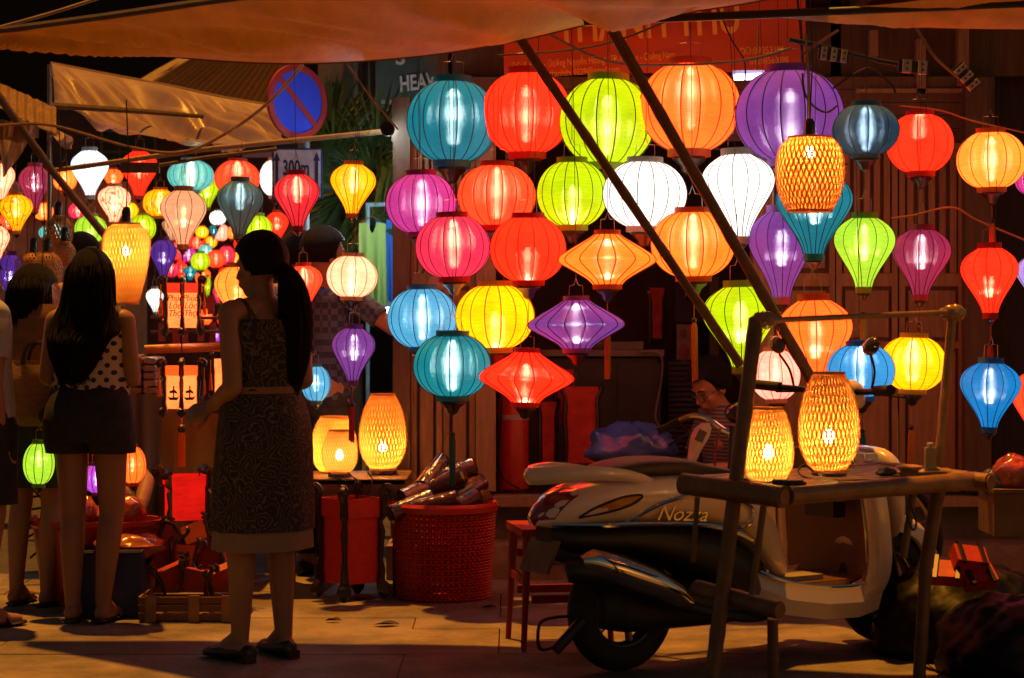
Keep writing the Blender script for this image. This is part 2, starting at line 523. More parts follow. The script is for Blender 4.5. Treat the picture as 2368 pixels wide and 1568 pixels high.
bk = thing('street_building', 'pale building with drainpipe and dark windows behind the palm', 'building', at(840, 700, 16))
WL[bk.name] = Vector(bk.location)
fbox(735, 792, 120, 700, 16.0, 0.4, M('cream_plaster', (0.62, 0.45, 0.26), 0.8, vs=5), 'wall', bk)
fbox(792, 870, 110, 700, 16.2, 0.3, M('grey_plaster', (0.34, 0.42, 0.42), 0.7, vs=5), 'wall', bk)
for (a, b, c, d) in ((754, 785, 190, 232), (752, 784, 118, 140), (754, 785, 262, 300)):
    w_ = fbox(a, b, c, d, 15.97, 0.05, M('slate_panel', (0.12, 0.13, 0.13), 0.5), 'window', bk)
    fbox(a + 3, b - 3, c + 4, d - 4, 15.95, 0.02, MATS['dark_glass'], 'pane', w_)
fbox(818, 832, 110, 420, 16.1, 0.1, M('pale_pipe', (0.45, 0.55, 0.55), 0.4), 'drainpipe', bk)
cm = MB()
for k in range(7):
    x = 836 + k * 4.5
    cm.tube(spline([at(x, 100, 15.9), at(x + random.uniform(-9, 9), 190, 15.9), at(x + random.uniform(-10, 6), 260, 15.9), at(x + random.uniform(-9, 9), 340, 15.9)], 6), 0.016, 5)
cb = cm.build('cable_bundle', cable_mat); tag(cb, 'tangled black cables running down beside the green shop sign', 'cables')

# added black backdrop far behind, standing in for the dark night sky
fw = fbox(-1500, 3800, -700, 1000, 30, 0.4, M('night_black', (0.012, 0.009, 0.007), 0.9), 'night_backdrop', None); fw['kind'] = 'structure'

# ---------------------------------------------------------------- signs
sg = thing('shop_sign', 'dark green sign board with pale capitals HEAVEN above the teal lantern', 'sign', at(960, 200, 14.0))
WL[sg.name] = Vector(sg.location)
fbox(868, 1075, 110, 245, 14.0, 0.08, M('sign_green', (0.06, 0.085, 0.07), 0.6), 'board', sg)
fbox(868, 1080, 246, 256, 13.99, 0.1, M('sign_edge', (0.2, 0.17, 0.15), 0.5), 'lower_edge', sg)
def curve_mesh(cu):
    tmp = bpy.data.objects.new('tmp', cu); coll.objects.link(tmp)
    dg = bpy.context.evaluated_depsgraph_get(); dg.update()
    me = bpy.data.meshes.new_from_object(tmp.evaluated_get(dg))
    bpy.data.objects.remove(tmp); bpy.data.curves.remove(cu)
    me.name = 'lettering'
    return me
def text(body, loc, size, mat, parent, name='lettering', rot=(R(90), 0, 0), shear=0.0, ext=0.003, align='LEFT', sx=1.0, font_bold=False, space=1.0):
    cu = bpy.data.curves.new(name, 'FONT')
    cu.body = body; cu.size = size; cu.extrude = ext; cu.shear = shear; cu.align_x = align; cu.resolution_u = 3
    cu.space_character = space
    if font_bold: cu.offset = size * 0.02
    o = link(name, curve_mesh(cu), parent, mat)
    o.location = Vector(loc) - (WL.get(parent.name, Vector()) if parent else Vector())
    o.rotation_euler = rot
    o.scale = (sx, 1, 1)
    return o
sign_cream = M('sign_cream', (0.8, 0.72, 0.66), 0.6)
text('HEAVEN', at(924, 212, 13.98), sz(50, 13.98), sign_cream, sg, rot=(R(90), R(-7), 0), shear=0.12, font_bold=True, sx=0.66)
text('S', at(915, 150, 13.98), sz(50, 13.98), sign_cream, sg, rot=(R(90), R(-7), 0), font_bold=True)
text('hoi an', at(872, 240, 13.98), sz(18, 13.98), sign_cream, sg)

ns = thing('road_sign', 'round blue no parking sign with red rim and slash above its distance plate', 'road sign', at(688, 700, 10.85))
WL[ns.name] = Vector(ns.location)
c0 = at(688, 236, 10.85)
nyaw = R(45)
mdisc = Matrix.Rotation(nyaw, 3, 'Z') @ Matrix.Rotation(R(90), 3, 'X')
rad = sz(87, 10.85)
def disc(r0, r1, z0, z1, n=48):
    m = MB()
    if r0 <= 0: m.lathe([(r1, z0), (r1, z1)], c0, n, axis=mdisc)
    else:
        rs = [(r0, z0), (r1, z0), (r1, z1), (r0, z1), (r0, z0)]
        m.lathe(rs, c0, n, cap=False, axis=mdisc)
    return m
sign_blue = M('sign_blue', (0.06, 0.10, 0.95), 0.3, var=0.1, vs=4)
sign_red = M('sign_red', (0.5, 0.04, 0.04), 0.4, var=0.15, vs=4)
disc(0, rad * 0.985, -0.012, 0.0).build('plate', sign_blue, ns)
disc(rad * 0.83, rad, -0.014, 0.004).build('rim', sign_red, ns)
ba = mdisc @ Vector((-rad * 0.62, rad * 0.60, 0.0)); bb = mdisc @ Vector((rad * 0.62, -rad * 0.60, 0.0))
m = MB(); d_ = (bb - ba).normalized(); nrm = mdisc @ Vector((0, 0, 1)); sd = d_.cross(nrm) * (rad * 0.075)
q = [c0 + ba - sd, c0 + ba + sd, c0 + bb + sd, c0 + bb - sd]
m.add([v + nrm * 0.0012 for v in q] + [v + nrm * 0.004 for v in q], [(4, 5, 6, 7), (0, 3, 2, 1), (0, 1, 5, 4), (1, 2, 6, 5), (2, 3, 7, 6), (3, 0, 4, 7)])
m.build('slash', sign_red, ns)
pz = at(688, 0, 10.9)
MB().tube([(pz.x + 0.03, 10.93, 0), (pz.x + 0.03, 10.93, 2.5)], 0.03, 10).build('post', M('grey_paint', (0.3, 0.3, 0.32), 0.5), ns)
pa = at(628, 460, 10.85); pb_ = at(745, 342, 10.85)
MB().box(((pa.x + pb_.x) / 2, 10.87, (pa.z + pb_.z) / 2), (pb_.x - pa.x, 0.012, pb_.z - pa.z)).build('distance_plate', M('plate_blue', (0.03, 0.05, 0.2), 0.5), ns)
MB().box(((pa.x + pb_.x) / 2, 10.861, (pa.z + pb_.z) / 2), (pb_.x - pa.x - 0.02, 0.006, pb_.z - pa.z - 0.02)).build('plate_face', M('plate_white', (0.75, 0.77, 0.85), 0.4), ns)
navy = M('navy_print', (0.02, 0.03, 0.12), 0.5)
text('300m', at(653, 405, 10.855), sz(50, 10.85), navy, ns, sx=0.55, font_bold=True)
for xx in (640, 732):
    m = MB(); y_ = 10.854
    a = at(xx, 448, y_); b = at(xx, 372, y_); t_ = at(xx, 352, y_); wv = sz(3.4, y_); wa = sz(8, y_)
    m.prism([(a.x - wv, a.z), (a.x + wv, a.z), (b.x + wv, b.z), (b.x + wa, b.z), (t_.x, t_.z), (b.x - wa, b.z), (b.x - wv, b.z)], y_ - 0.002, y_ + 0.002)
    m.build('arrow', navy, ns, angle=0)

ng = thing('far_shop_sign', 'dark fascia sign with red and white letters NGUYEN across the street', 'sign', at(570, 330, 15))
WL[ng.name] = Vector(ng.location)
fbox(490, 770, 312, 350, 15.0, 0.08, M('fascia', (0.03, 0.02, 0.018), 0.6), 'board', ng)
text('NGUYEN C', at(505, 336, 14.99), sz(24, 15), M('letter_rose', (0.75, 0.2, 0.14), 0.5), ng, font_bold=True, sx=1.05)
fbox(562, 628, 352, 364, 14.95, 0.03, M('letter_strip', (0.6, 0.5, 0.6), 0.5), 'strip', ng)

# red banner on the shop
bn = thing('shop_banner', 'long red vinyl shop banner with yellow lettering hung above the lanterns', 'banner', at(1500, 100, 9.9))
WL[bn.name] = Vector(bn.location)
def banner_pt(u, v):
    x = 1165 + (1862 - 1165) * u
    y = (-30) * (1 - v) + v * (172 + 14 * u - 26 * math.sin(u * 3.2) * 0 - 20 * u)
    return at(x, y, 9.9 + 0.03 * math.sin(u * 9) + 0.02 * v)
MB().grid(banner_pt, 40, 8).build('sheet', M('banner_red', (0.60, 0.095, 0.024), 0.35, var=0.1, vs=3), bn)
yel = M('banner_yellow', (0.85, 0.48, 0.05), 0.4, var=0.05)
text('THANH THU', at(1288, 98, 9.86), sz(118, 9.86), yel, bn, rot=(R(90), R(-3.2), 0), sx=0.62, font_bold=True)
text('ĐC: Kiot 04 - Đường Nguyễn Hoàng - TP. Hội An - Quảng Nam', at(1183, 161, 9.86), sz(23, 9.86), yel, bn, rot=(R(90), R(-4.2), 0), sx=0.62, ext=0.001)
text('thanhthu0229@gmail.com', at(1270, 178, 9.86), sz(21, 9.86), yel, bn, rot=(R(90), R(-4.2), 0), sx=0.74, ext=0.001)
text('DĐ:09053196', at(1710, 127, 9.86), sz(23, 9.86), yel, bn, rot=(R(90), R(-3), 0), sx=0.8, ext=0.001)
text('01288560098', at(1734, 150, 9.86), sz(22, 9.86), yel, bn, rot=(R(90), R(-3), 0), sx=0.74, ext=0.001)

# fluorescent tube
fl = thing('fluorescent_lamp', 'glowing violet white fluorescent tube between the orange and purple lanterns', 'lamp', at(1738, 178, 9.6))
WL[fl.name] = Vector(fl.location)
MB().tube([at(1697, 179, 9.55), at(1782, 176, 9.55)], 0.015, 10).build('tube', glow('violet_tube', (0.75, 0.6, 1.0), 5.0), fl)
MB().box(at(1740, 171, 9.6), (0.19, 0.03, 0.03)).build('fitting', M('white_paint', (0.6, 0.6, 0.7), 0.5), fl)
MB().tube([at(1750, 168, 9.6), at(1752, 60, 9.8)], 0.004, 5).build('bracket', dark_metal, fl)
# ================================================================ TARPS, POLES, ROPES
def poly_at(tab, u):
    return interp(tab, u)
def tarp(far, near, nu, nv, sag, wr, seed):
    """far / near: list of (px, py, Y); lofted with hanging sag and wrinkles"""
    def pick(tab, u):
        k = u * (len(tab) - 1); i = min(int(k), len(tab) - 2); f = k - i
        return at(*tab[i]) * (1 - f) + at(*tab[i + 1]) * f
    fs = spline([at(*t) for t in far], 12); ns_ = spline([at(*t) for t in near], 12)
    def sm(tab, u):
        k = u * (len(tab) - 1); i = min(int(k), len(tab) - 2); f = k - i
        return tab[i] * (1 - f) + tab[i + 1] * f
    def fn(u, v):
        p = sm(fs, u) * (1 - v) + sm(ns_, u) * v
        w = math.sin(PI * v) ** 1.4 if 0 < v < 1 else 0
        p = p.copy()
        p.z -= sag * math.sin(PI * v) * math.sin(PI * min(max(u, 0.02), 0.98))
        p.z += wr * w * (mnoise.noise(Vector((u * 11 + v * 3, v * 0.8, seed))) + 0.5 * mnoise.noise(Vector((u * 24 + v * 10, v * 2.0, seed + 3))) - 0.55 * max(0, 1 - 2.6 * abs(mnoise.noise(Vector((u * 7 + v * 2.2, v * .5, seed + 8))))) ** 3)
        return p
    return MB().grid(fn, nu, nv)
o = thing('tarpaulin', 'big sagging orange brown tarpaulin stretched overhead across the top', 'tarpaulin', at(700, 60, 7.4))
WL[o.name] = Vector(o.location)
far = [(-60, 92, 8.5), (120, 103, 8.5), (300, 121, 8.5), (480, 138, 8.45), (640, 146, 8.4), (800, 143, 8.4), (1000, 126, 8.35), (1200, 93, 8.2), (1380, 52, 8.0), (1520, 36, 7.9), (1720, 8, 7.8), (1900, -30, 7.7)]
near = [(-60, 82, 8.4), (100, 62, 8.1), (250, 42, 7.8), (400, 20, 7.5), (560, -2, 7.2), (750, -60, 6.6), (950, -110, 6.2), (1150, -130, 6.0), (1400, -140, 6.0), (1600, -140, 6.0), (1800, -130, 6.0), (1960, -120, 6.0)]
tarp(far, near, 170, 34, 0.05, 0.085, 1.7).build('sheet', tarp_mat, o, angle=180)
MB().tube([at(*t) + Vector((0, 0, 0.008)) for t in near[:6]], 0.014, 6).build('hem_rope', M('hem', (0.12, 0.09, 0.1), 0.7), o)
MB().tube(spline([at(*t) for t in far], 5), 0.006, 5).build('hem', MATS['tarpaulin'], o)
# right hand tarp
o = thing('tarpaulin', 'pale tan tarpaulin edge drooping under the black pole at top right', 'tarpaulin', at(2150, 40, 7.4))
WL[o.name] = Vector(o.location)
far = [(1780, 38, 7.75), (1900, 50, 7.75), (2050, 60, 7.75), (2200, 66, 7.75), (2367, 68, 7.75), (2500, 66, 7.75)]
near = [(1780, 24, 7.55), (1900, 18, 7.5), (2050, 10, 7.4), (2200, -10, 7.3), (2367, -40, 7.2), (2500, -60, 7.2)]
tarp(far, near, 60, 10, 0.03, 0.02, 5.1).build('sheet', tarp_mat, o, angle=180)
# crumpled tarp mid left
o = thing('tarpaulin', 'crumpled silvery plastic tarp strung between poles over the left stall', 'tarpaulin', at(400, 260, 11.2))
WL[o.name] = Vector(o.location)
silver = M('silver_tarp', (0.38, 0.26, 0.19), 0.34, vs=6, var=0.15, bump=0.5, bs=7, trans=0.2, spec=0.8)
up = [(118, 146, 12.6), (250, 172, 12.4), (400, 200, 12.2), (520, 226, 12.0), (640, 246, 11.9)]
lo = [(128, 238, 11.3), (230, 280, 11.1), (330, 312, 11.0), (470, 330, 11.0), (600, 332, 11.0), (655, 326, 11.0)]
tarp(lo, up, 130, 40, 0.05, 0.16, 9.3).build('sheet', silver, o, angle=180)
MB().tube([at(120, 244, 11.2), at(330, 258, 11.25), at(470, 270, 11.4)], [0.02, 0.016, 0.012], 6).build('batten', wood_dark, o)
MB().tube(spline([at(*t) for t in up], 5), 0.009, 5).build('hem', silver, o)
# bundle of cloth hanging at far left
o = thing('hanging_cloth', 'bunched pale cloth hanging from the stall frame above the crimson lantern', 'cloth', at(90, 330, 10.8))
WL[o.name] = Vector(o.location)
def cl(u, v):
    x = 2 + 165 * u
    y0 = 300 - 18 * math.sin(u * 5); y1 = 385 + 30 * math.sin(u * 7 + 1) - 70 * u
    y = y0 * (1 - v) + y1 * v - 20 * math.sin(u * PI)
    n_ = mnoise.noise(Vector((u * 6, v * 1.5, 2.2)))
    return at(x + 10 * n_, y, 10.8 + 0.12 * n_ + 0.08 * math.sin(u * 26 + v * 3))
MB().grid(cl, 60, 14).build('cloth', M('pale_cloth', (0.5, 0.36, 0.24), 0.75, trans=0.3), o, angle=180)
o = thing('awning', 'thatched brown awning edge at the far left', 'awning', at(30, 250, 10.6)); WL[o.name] = Vector(o.location)
def aw(u, v):
    x = -60 + 190 * u; y = 205 + 85 * u - 40 + 60 * v + 6 * mnoise.noise(Vector((u * 16, v * 3, 0)))
    return at(x, y, 10.7 - 0.3 * v + 0.02 * math.sin(u * 60))
MB().grid(aw, 60, 8).build('sheet', M('thatch', (0.3, 0.17, 0.07), 0.9, vs=40, bump=0.6, st=(1, 1, 0.3)), o, angle=180)
def aw2(u, v):
    x = -60 + 150 * u; y = 275 + 14 * u + 55 * v - 20 * v * u + 5 * math.sin(u * 11)
    return at(x, y, 10.4 + 0.05 * math.sin(u * 20 + v))
MB().grid(aw2, 40, 6).build('valance', M('valance', (0.42, 0.22, 0.1), 0.8, trans=0.3), o, angle=180)

# bamboo poles
def pole(pts, r, mat, label, cat='pole', name='bamboo_pole', nodes=True):
    pts = [Vector(p) for p in pts]
    t = thing(name, label, cat, pts[-1])
    L = sum((b - a).length for a, b in zip(pts, pts[1:]))
    m = MB()
    ps = []; rr = []
    n = max(12, int(L / 0.045))
    for i in range(n + 1):
        k = i / n * (len(pts) - 1); j = min(int(k), len(pts) - 2); f = k - j
        ps.append(pts[j] * (1 - f) + pts[j + 1] * f)
        rr.append(r * (1.10 if (nodes and i % 6 == 3) else 1.0 + 0.02 * random.uniform(-1, 1)))
    m.tube(ps, rr, 10).build('cane' if nodes else 'shaft', mat, t)
    return t
tp = pole([at(1128, -20, 8.0), at(1712, 845, 8.15)], 0.0185, bamboo_dark, 'slim dark bamboo pole slanting down from the tarp across the lime and white lanterns')
pole([at(1402, 46, 7.85), at(1650, 480, 8.0), at(1880, 885, 8.1)], 0.022, bamboo_dark, 'thicker bamboo pole slanting from the black crossbar past the orange and white lanterns')
tb = pole([at(1350, 50, 7.6), at(1800, 32, 7.5), at(2420, 6, 7.35)], 0.0155, M('black_pole', (0.02, 0.022, 0.028), 0.4), 'black crossbar pole holding the tarp edge at top right', nodes=False)
MB().ell(at(1403, 47, 7.58), (0.03, 0.03, 0.035)).build('lashing', M('black_tape', (0.02, 0.016, 0.016), 0.6), tb)
MB().tube(spline([at(1350, 48, 7.6), at(1344, 40, 7.6), at(1338, 42, 7.6)], 3), 0.004, 5).build('tie_end', cable_mat, tb)
pole([at(-40, 170, 10.2), at(120, 395, 10.2), at(245, 548, 10.2)], 0.019, bamboo_dark, 'brown wooden pole slanting across the far left lanterns')
pole([at(115, 150, 10.9), at(114, 500, 10.9), at(113, 1140, 10.9)], 0.013, M('grey_pole', (0.35, 0.28, 0.2), 0.4, 0.5), 'thin grey upright pole of the left stall', nodes=False)
pole([at(120, 395, 10.7), at(480, 345, 10.6), at(920, 301, 10.4), at(945, 300, 10.3)], 0.013, wood, 'long thin cane rail strung across under the no parking sign')
pole([at(300, 395, 10.0), at(470, 365, 10.0), at(640, 345, 10.0)], 0.009, wood_dark, 'thin dark cane below the rail carrying the left lanterns')
MB_ = MB(); MB_.box(at(325, 388, 10.0), (sz(88, 10), 0.03, sz(24, 10))); o = MB_.build('wooden_bracket', wood_dark); tag(o, 'short dark board hanging before the tall red lantern', 'bracket')

# ropes and cables
def rope(pts, r, mat, label, cat='rope', name='rope'):
    o = MB().tube(spline([at(*p) for p in pts], 8), r, 6).build(name, mat)
    tag(o, label, cat)
    return o
rope([(-10, 66, 9.0), (120, 30, 8.8), (240, -8, 8.6)], 0.008, M('pale_rope', (0.4, 0.32, 0.25), 0.8), 'pale rope running up out of the top left corner')
rope([(0, 290, 10.1), (120, 290, 10.1), (300, 340, 10.1), (420, 352, 10.0), (520, 310, 9.9), (620, 238, 9.8), (700, 150, 9.7)], 0.008, rope_mat, 'brown rope swooping from the far left up over the no parking sign')
rope([(800, 145, 9.6), (850, 215, 9.6), (920, 300, 9.7)], 0.005, rope_mat, 'thin brown rope slanting from the tarp down to the cane rail')
rope([(1160, -10, 8.6), (1240, 60, 8.6), (1400, 140, 8.7), (1560, 150, 8.8), (1720, 140, 8.9), (1830, 112, 9.0)], 0.006, M('grey_cord', (0.25, 0.2, 0.18), 0.7), 'grey cord sagging across the red banner')
rope([(1150, 128, 9.0), (1300, 118, 9.0), (1420, 96, 9.0), (1540, 50, 8.9)], 0.005, cable_mat, 'black cable crossing the left half of the banner', 'cable', 'cable')
rope([(1660, 20, 9.2), (1690, 90, 9.2), (1720, 140, 9.2), (1722, 190, 9.2)], 0.004, cable_mat, 'thin black cable dangling before the banner digits', 'cable', 'cable')
rope([(1843, -5, 9.3), (1850, 60, 9.3), (1856, 150, 9.3), (1870, 178, 9.3)], 0.006, cable_mat, 'black cable at the right end of the banner', 'cable', 'cable')
rope([(1862, 80, 8.6), (1869, 180, 8.5), (1869, 260, 8.4), (1868, 300, 8.3)], 0.006, cable_mat, 'black cord the hanging woven lamp dangles from', 'cable', 'cable')
rope([(1855, 170, 8.7), (1860, 215, 8.7), (1880, 245, 8.7), (1910, 260, 8.7), (1935, 245, 8.7)], 0.005, cable_mat, 'loop of black wire before the purple lantern', 'cable', 'cable')
rope([(1925, 205, 8.9), (1985, 165, 8.9), (2015, 160, 8.9), (2060, 195, 8.9), (2070, 215, 8.9)], 0.005, cable_mat, 'black wire bowing above the navy lantern', 'cable', 'cable')
rope([(2080, 245, 9.1), (2170, 255, 9.1), (2250, 280, 9.1), (2380, 310, 9.1)], 0.004, M('orange_cord', (0.3, 0.12, 0.05), 0.6), 'brown cord strung from the red lantern to the right edge', 'cable', 'cable')
rope([(2060, 505, 9.2), (2110, 498, 9.2), (2200, 480, 9.2), (2260, 510, 9.2), (2380, 560, 9.2)], 0.005, MATS['orange_cord'], 'brown cord strung behind the lime and magenta balloon lanterns', 'cable', 'cable')
rope([(2115, 60, 8.6), (2160, 130, 8.6), (2215, 180, 8.7)], 0.007, rope_mat, 'tan cord running down to the slanted socket strip')
rope([(1150, 300, 9.6), (1320, 330, 9.6), (1600, 340, 9.6), (1960, 380, 9.6)], 0.004, cable_mat, 'dark wire behind the big lanterns', 'cable', 'cable')
# socket strips
def strip(a, b, n, label):
    t = thing('socket_strip', label, 'socket strip', (a + b) / 2, group='white socket strips under the right tarp')
    d = b - a; L = d.length; u = d.normalized(); w = Vector((0, 1, 0)).cross(u).normalized()
    rot = Matrix((u, Vector((0, 1, 0)), w)).transposed()
    MB().box((a + b) / 2 + Vector((0, 0.02, 0)), (L, 0.03, 0.05), tilt=rot).build('bar', M('strip_dark', (0.04, 0.035, 0.04), 0.5), t)
    for i in range(n):
        c = a + d * ((i + 0.5) / n)
        s_ = MB().box(c, (L / n * 0.55, 0.03, 0.056), tilt=rot).build('socket', M('socket_white', (0.6, 0.5, 0.42), 0.5), t, angle=0)
        for q in (-1, 1):
            MB().box(c + w * 0.012 * q + Vector((0, -0.0155, 0)), (0.008, 0.003, 0.008), tilt=rot).build('hole', cable_mat, s_, angle=0)
strip(at(1893, 122, 8.9), at(1962, 132, 8.9), 3, 'white socket strip lying flat beside the banner end')
strip(at(2078, 152, 8.9), at(2150, 158, 8.9), 2, 'pair of white sockets in the middle of the dark rail')
strip(at(2212, 152, 8.9), at(2258, 205, 8.9), 3, 'slanted white socket strip at upper right')
pole([at(1825, 92, 8.95), at(1900, 108, 8.95), at(2020, 140, 9.0), at(2130, 158, 9.0)], 0.012, M('black_pole', (0.02,) * 3), 'short black rail holding the socket strips', nodes=False)
pole([at(1938, 70, 8.7), at(1855, 125, 8.9)], 0.006, wood_dark, 'thin stick tied to the black socket rail', nodes=False)
# ================================================================ LANTERNS
GLOBE, BALLOON, SAUCER = 'globe', 'balloon', 'saucer'
PROF = {
    BALLOON: [(0, .43), (.04, .58), (.10, .76), (.17, .90), (.25, .98), (.32, 1.0), (.40, .97), (.50, .86), (.62, .69), (.76, .49), (.90, .33), (1, .27)],
    SAUCER: [(0, .27), (.08, .38), (.22, .62), (.34, .82), (.42, .94), (.48, .995), (.53, 1.0), (.58, .96), (.66, .82), (.78, .60), (.90, .40), (1, .30)],
}
def profile(kind, Rr, H, n):
    out = []
    for i in range(n + 1):
        t = i / n
        if kind == GLOBE:
            rc = 0.40
            f0 = math.acos(rc)
            f = -f0 + 2 * f0 * t
            r = math.cos(f) ** 0.92; z = math.sin(f) / math.sin(f0) * 0.5
            out.append((r * Rr, -z * H))
        else:
            tt = t
            P = PROF[kind]
            k = spline([Vector((a, b, 0)) for a, b in P], 4)
            out.append((interp([(p.x, p.y) for p in k], tt) * Rr, H * (0.5 - tt)))
    return out

bulb_white = glow('bulb_white', (1.0, 0.95, 0.9), 30, sample=False)
bulb_warm = glow('bulb_warm', (1.0, 0.80, 0.42), 36, sample=False)
bulb_dim = glow('bulb_dim', (0.75, 0.9, 1.0), 22, sample=False)
PAL = {  # name: (sRGB of the lit cloth, gain, see-through, bulb, rib colour)
    'teal': ((22, 118, 132), 1.0, .34, 'w', (0.004, 0.012, 0.02)),
    'teal2': ((20, 130, 140), 1.0, .34, 'w', (0.004, 0.012, 0.02)),
    'sky': ((92, 182, 222), 1.0, .30, 'w', (0.01, 0.015, 0.05)),
    'sky2': ((60, 165, 228), 1.05, .30, 'w', (0.01, 0.012, 0.04)),
    'blue': ((22, 135, 205), 1.0, .30, 'w', (0.005, 0.01, 0.03)),
    'navy': ((20, 40, 52), 1.0, .22, 'd', (0.005, 0.006, 0.01)),  # dark cloth of an unlit lantern, given a faint glow
    'forest': ((28, 46, 46), 1.0, .22, 'd', (0.006, 0.006, 0.006)),  # unlit lantern too, its cloth also glows a little
    'red': ((255, 58, 26), 1.25, .22, 'y', (0.07, 0.006, 0.004)),
    'redorange': ((255, 84, 40), 1.25, .22, 'y', (0.10, 0.01, 0.004)),
    'crimson': ((222, 40, 48), 1.1, .24, 'y', (0.03, 0.004, 0.01)),
    'rose': ((240, 50, 82), 1.1, .28, 'y', (0.05, 0.004, 0.02)),
    'orange': ((255, 128, 40), 1.3, .26, 'y', (0.22, 0.03, 0.006)),
    'orange2': ((255, 145, 42), 1.3, .26, 'y', (0.24, 0.035, 0.006)),
    'amber': ((255, 168, 55), 1.3, .26, 'y', (0.22, 0.04, 0.008)),
    'yellow': ((252, 222, 8), 1.15, .24, 'y', (0.20, 0.05, 0.004)),
    'gold': ((252, 196, 12), 1.1, .24, 'y', (0.12, 0.03, 0.004)),
    'lime': ((186, 212, 8), 1.05, .28, 'y', (0.02, 0.02, 0.004)),
    'lime2': ((170, 215, 50), 1.0, .28, 'y', (0.02, 0.03, 0.006)),
    'white': ((255, 248, 236), 1.3, .2, 'w', (0.05, 0.03, 0.025)),
    'coolwhite': ((240, 252, 255), 1.4, .2, 'w', (0.1, 0.2, 0.3)),
    'cream': ((255, 226, 168), 1.3, .24, 'y', (0.42, 0.10, 0.04)),
    'blush': ((250, 200, 168), 1.0, .2, 'y', (0.35, 0.12, 0.1)),
    'peach': ((232, 158, 112), 1.0, .26, 'y', (0.06, 0.02, 0.015)),
    'purple': ((120, 62, 138), 1.0, .32, 'w', (0.02, 0.005, 0.03)),
    'violet': ((76, 40, 130), 1.0, .34, 'w', (0.02, 0.005, 0.03)),
    'magenta': ((205, 62, 150), 1.0, .30, 'w', (0.03, 0.005, 0.02)),
    'plum': ((140, 42, 76), 1.0, .34, 'w', (0.03, 0.005, 0.012)),
    'lavender': ((190, 170, 245), 1.1, .25, 'w', (0.1, 0.06, 0.25)),
    'orchid': ((205, 80, 225), 1.0, .25, 'w', (0.05, 0.01, 0.08)),
    'aqua': ((110, 205, 195), 1.0, .28, 'y', (0.02, 0.12, 0.12)),
}
G1 = 'lit silk lanterns hung in front of the shop'
G2 = 'lit silk lanterns of the left stall'
TOPZ = 2.72
def lantern(kind, cx, top, bot, w, Y, pal, label, group=G1, ribs=16, bulb=0.0, cap=None, tail=None, drop=0.0, print_=None, tilt=0.0, wire=True, far=False, bx=0.0):
    rgb, gain, see, bt, ribc = PAL[pal]
    c = at(cx, (top + bot) / 2, Y)
    Rr = sz(w / 2, Y); H = sz(bot - top, Y)
    t = thing('silk_lantern', label, 'lantern', c, group=group)
    n = 20 if not far else 12
    prof = profile(kind, Rr, H, n)
    sub = 3 if not far else 2
    N = ribs * sub
    rnd_ = random.Random(int(cx * 7 + top))
    ja = [rnd_.uniform(-.10, .10) for _ in range(ribs)]; jr = [1 + rnd_.uniform(-.012, .012) for _ in range(ribs)]
    tilt = tilt or rnd_.uniform(-2.2, 2.2)
    t.rotation_euler = (R(rnd_.uniform(-1.5, 1.5)), R(tilt), 0)
    vs = []; fs = []
    for r, z in prof:
        for j in range(N):
            i0 = j // sub; i1 = (i0 + 1) % ribs; f_ = (j % sub) / sub
            a = 2 * PI * (j + 0.37 * sub + ((ja[i0] * (1 - f_) + ja[i1] * f_) * sub)) / N
            q = (j % sub) / sub
            k = math.cos(PI / ribs) / math.cos((q - 0.5) * 2 * PI / ribs) if q else 1.0
            k = 0.55 * k + 0.45
            k *= jr[i0] * (1 - f_) + jr[i1] * f_
            vs.append(Vector((math.cos(a) * r * k, math.sin(a) * r * k, z)))
    for i in range(n):
        for j in range(N):
            k = (j + 1) % N
            fs.append((i * N + j, (i + 1) * N + j, (i + 1) * N + k, i * N + k))
    me = bpy.data.meshes.new('shade'); me.from_pydata(vs, [], fs); me.update(); me.shade_smooth()
    sh = me.attributes.new('sharp_edge', 'BOOLEAN', 'EDGE')
    data = [bool(e.vertices[0] % N % sub == 0 and e.vertices[1] % N == e.vertices[0] % N) for e in me.edges]
    sh.data.foreach_set('value', data)
    ec = lin(*rgb)
    ec = tuple(c * (3.6 if v >= 250 else (1.05 if 100 < v and rgb[0] >= 250 else 1.0)) * (0.60 if rgb[0] < 215 and rgb[2] > 60 else 0.80) for c, v in zip(ec, rgb)) if min(rgb) < 200 else tuple(c * gain * 0.9 for c in ec)
    fmat = fabric('silk_' + pal + ('_print' if print_ else ''), ec, see=see, print_=print_)
    so = link('shade', me, t, fmat)
    # ribs
    m = MB()
    rw = max(0.0017, Rr * 0.0125)
    for j in range(ribs):
        a = 2 * PI * (j + 0.37 + ja[j]) / ribs
        m.tube([(math.cos(a) * (r * jr[j] + rw * 0.4), math.sin(a) * (r * jr[j] + rw * 0.4), z) for r, z in prof], rw, 4, cap=False)
    m.build('ribs', M('rib_' + pal, ribc, 0.6, var=0.05), t, local=True, angle=180)
    # end rings
    capm = M('ring_' + pal, tuple(min(0.85, 0.45 * x / max(max(lin(*rgb)), 0.05) + 0.01) for x in lin(*rgb)), 0.6, var=0.1, trans=0.25)
    ch = H * 0.075 + 0.004
    r0 = prof[0][0]; r1 = prof[-1][0]
    for nm, r, z, s in (('top_ring', r0, H / 2, 1), ('bottom_ring', r1, -H / 2, -1)):
        MB().lathe([(r * 0.97, z - s * 0.002), (r * 1.0, z - s * 0.002), (r * 1.0, z + s * ch), (r * 0.96, z + s * ch), (r * 0.96, z)], (0, 0, 0), 24, cap=False).build(nm, capm, t, local=True)
    if far:
        return t
    # lamp inside
    if bt == 'd': bm = bulb_dim
    else: bm = bulb_white if bt == 'w' else bulb_warm
    br = min(0.0125, Rr * 0.072)
    bz = bulb * H
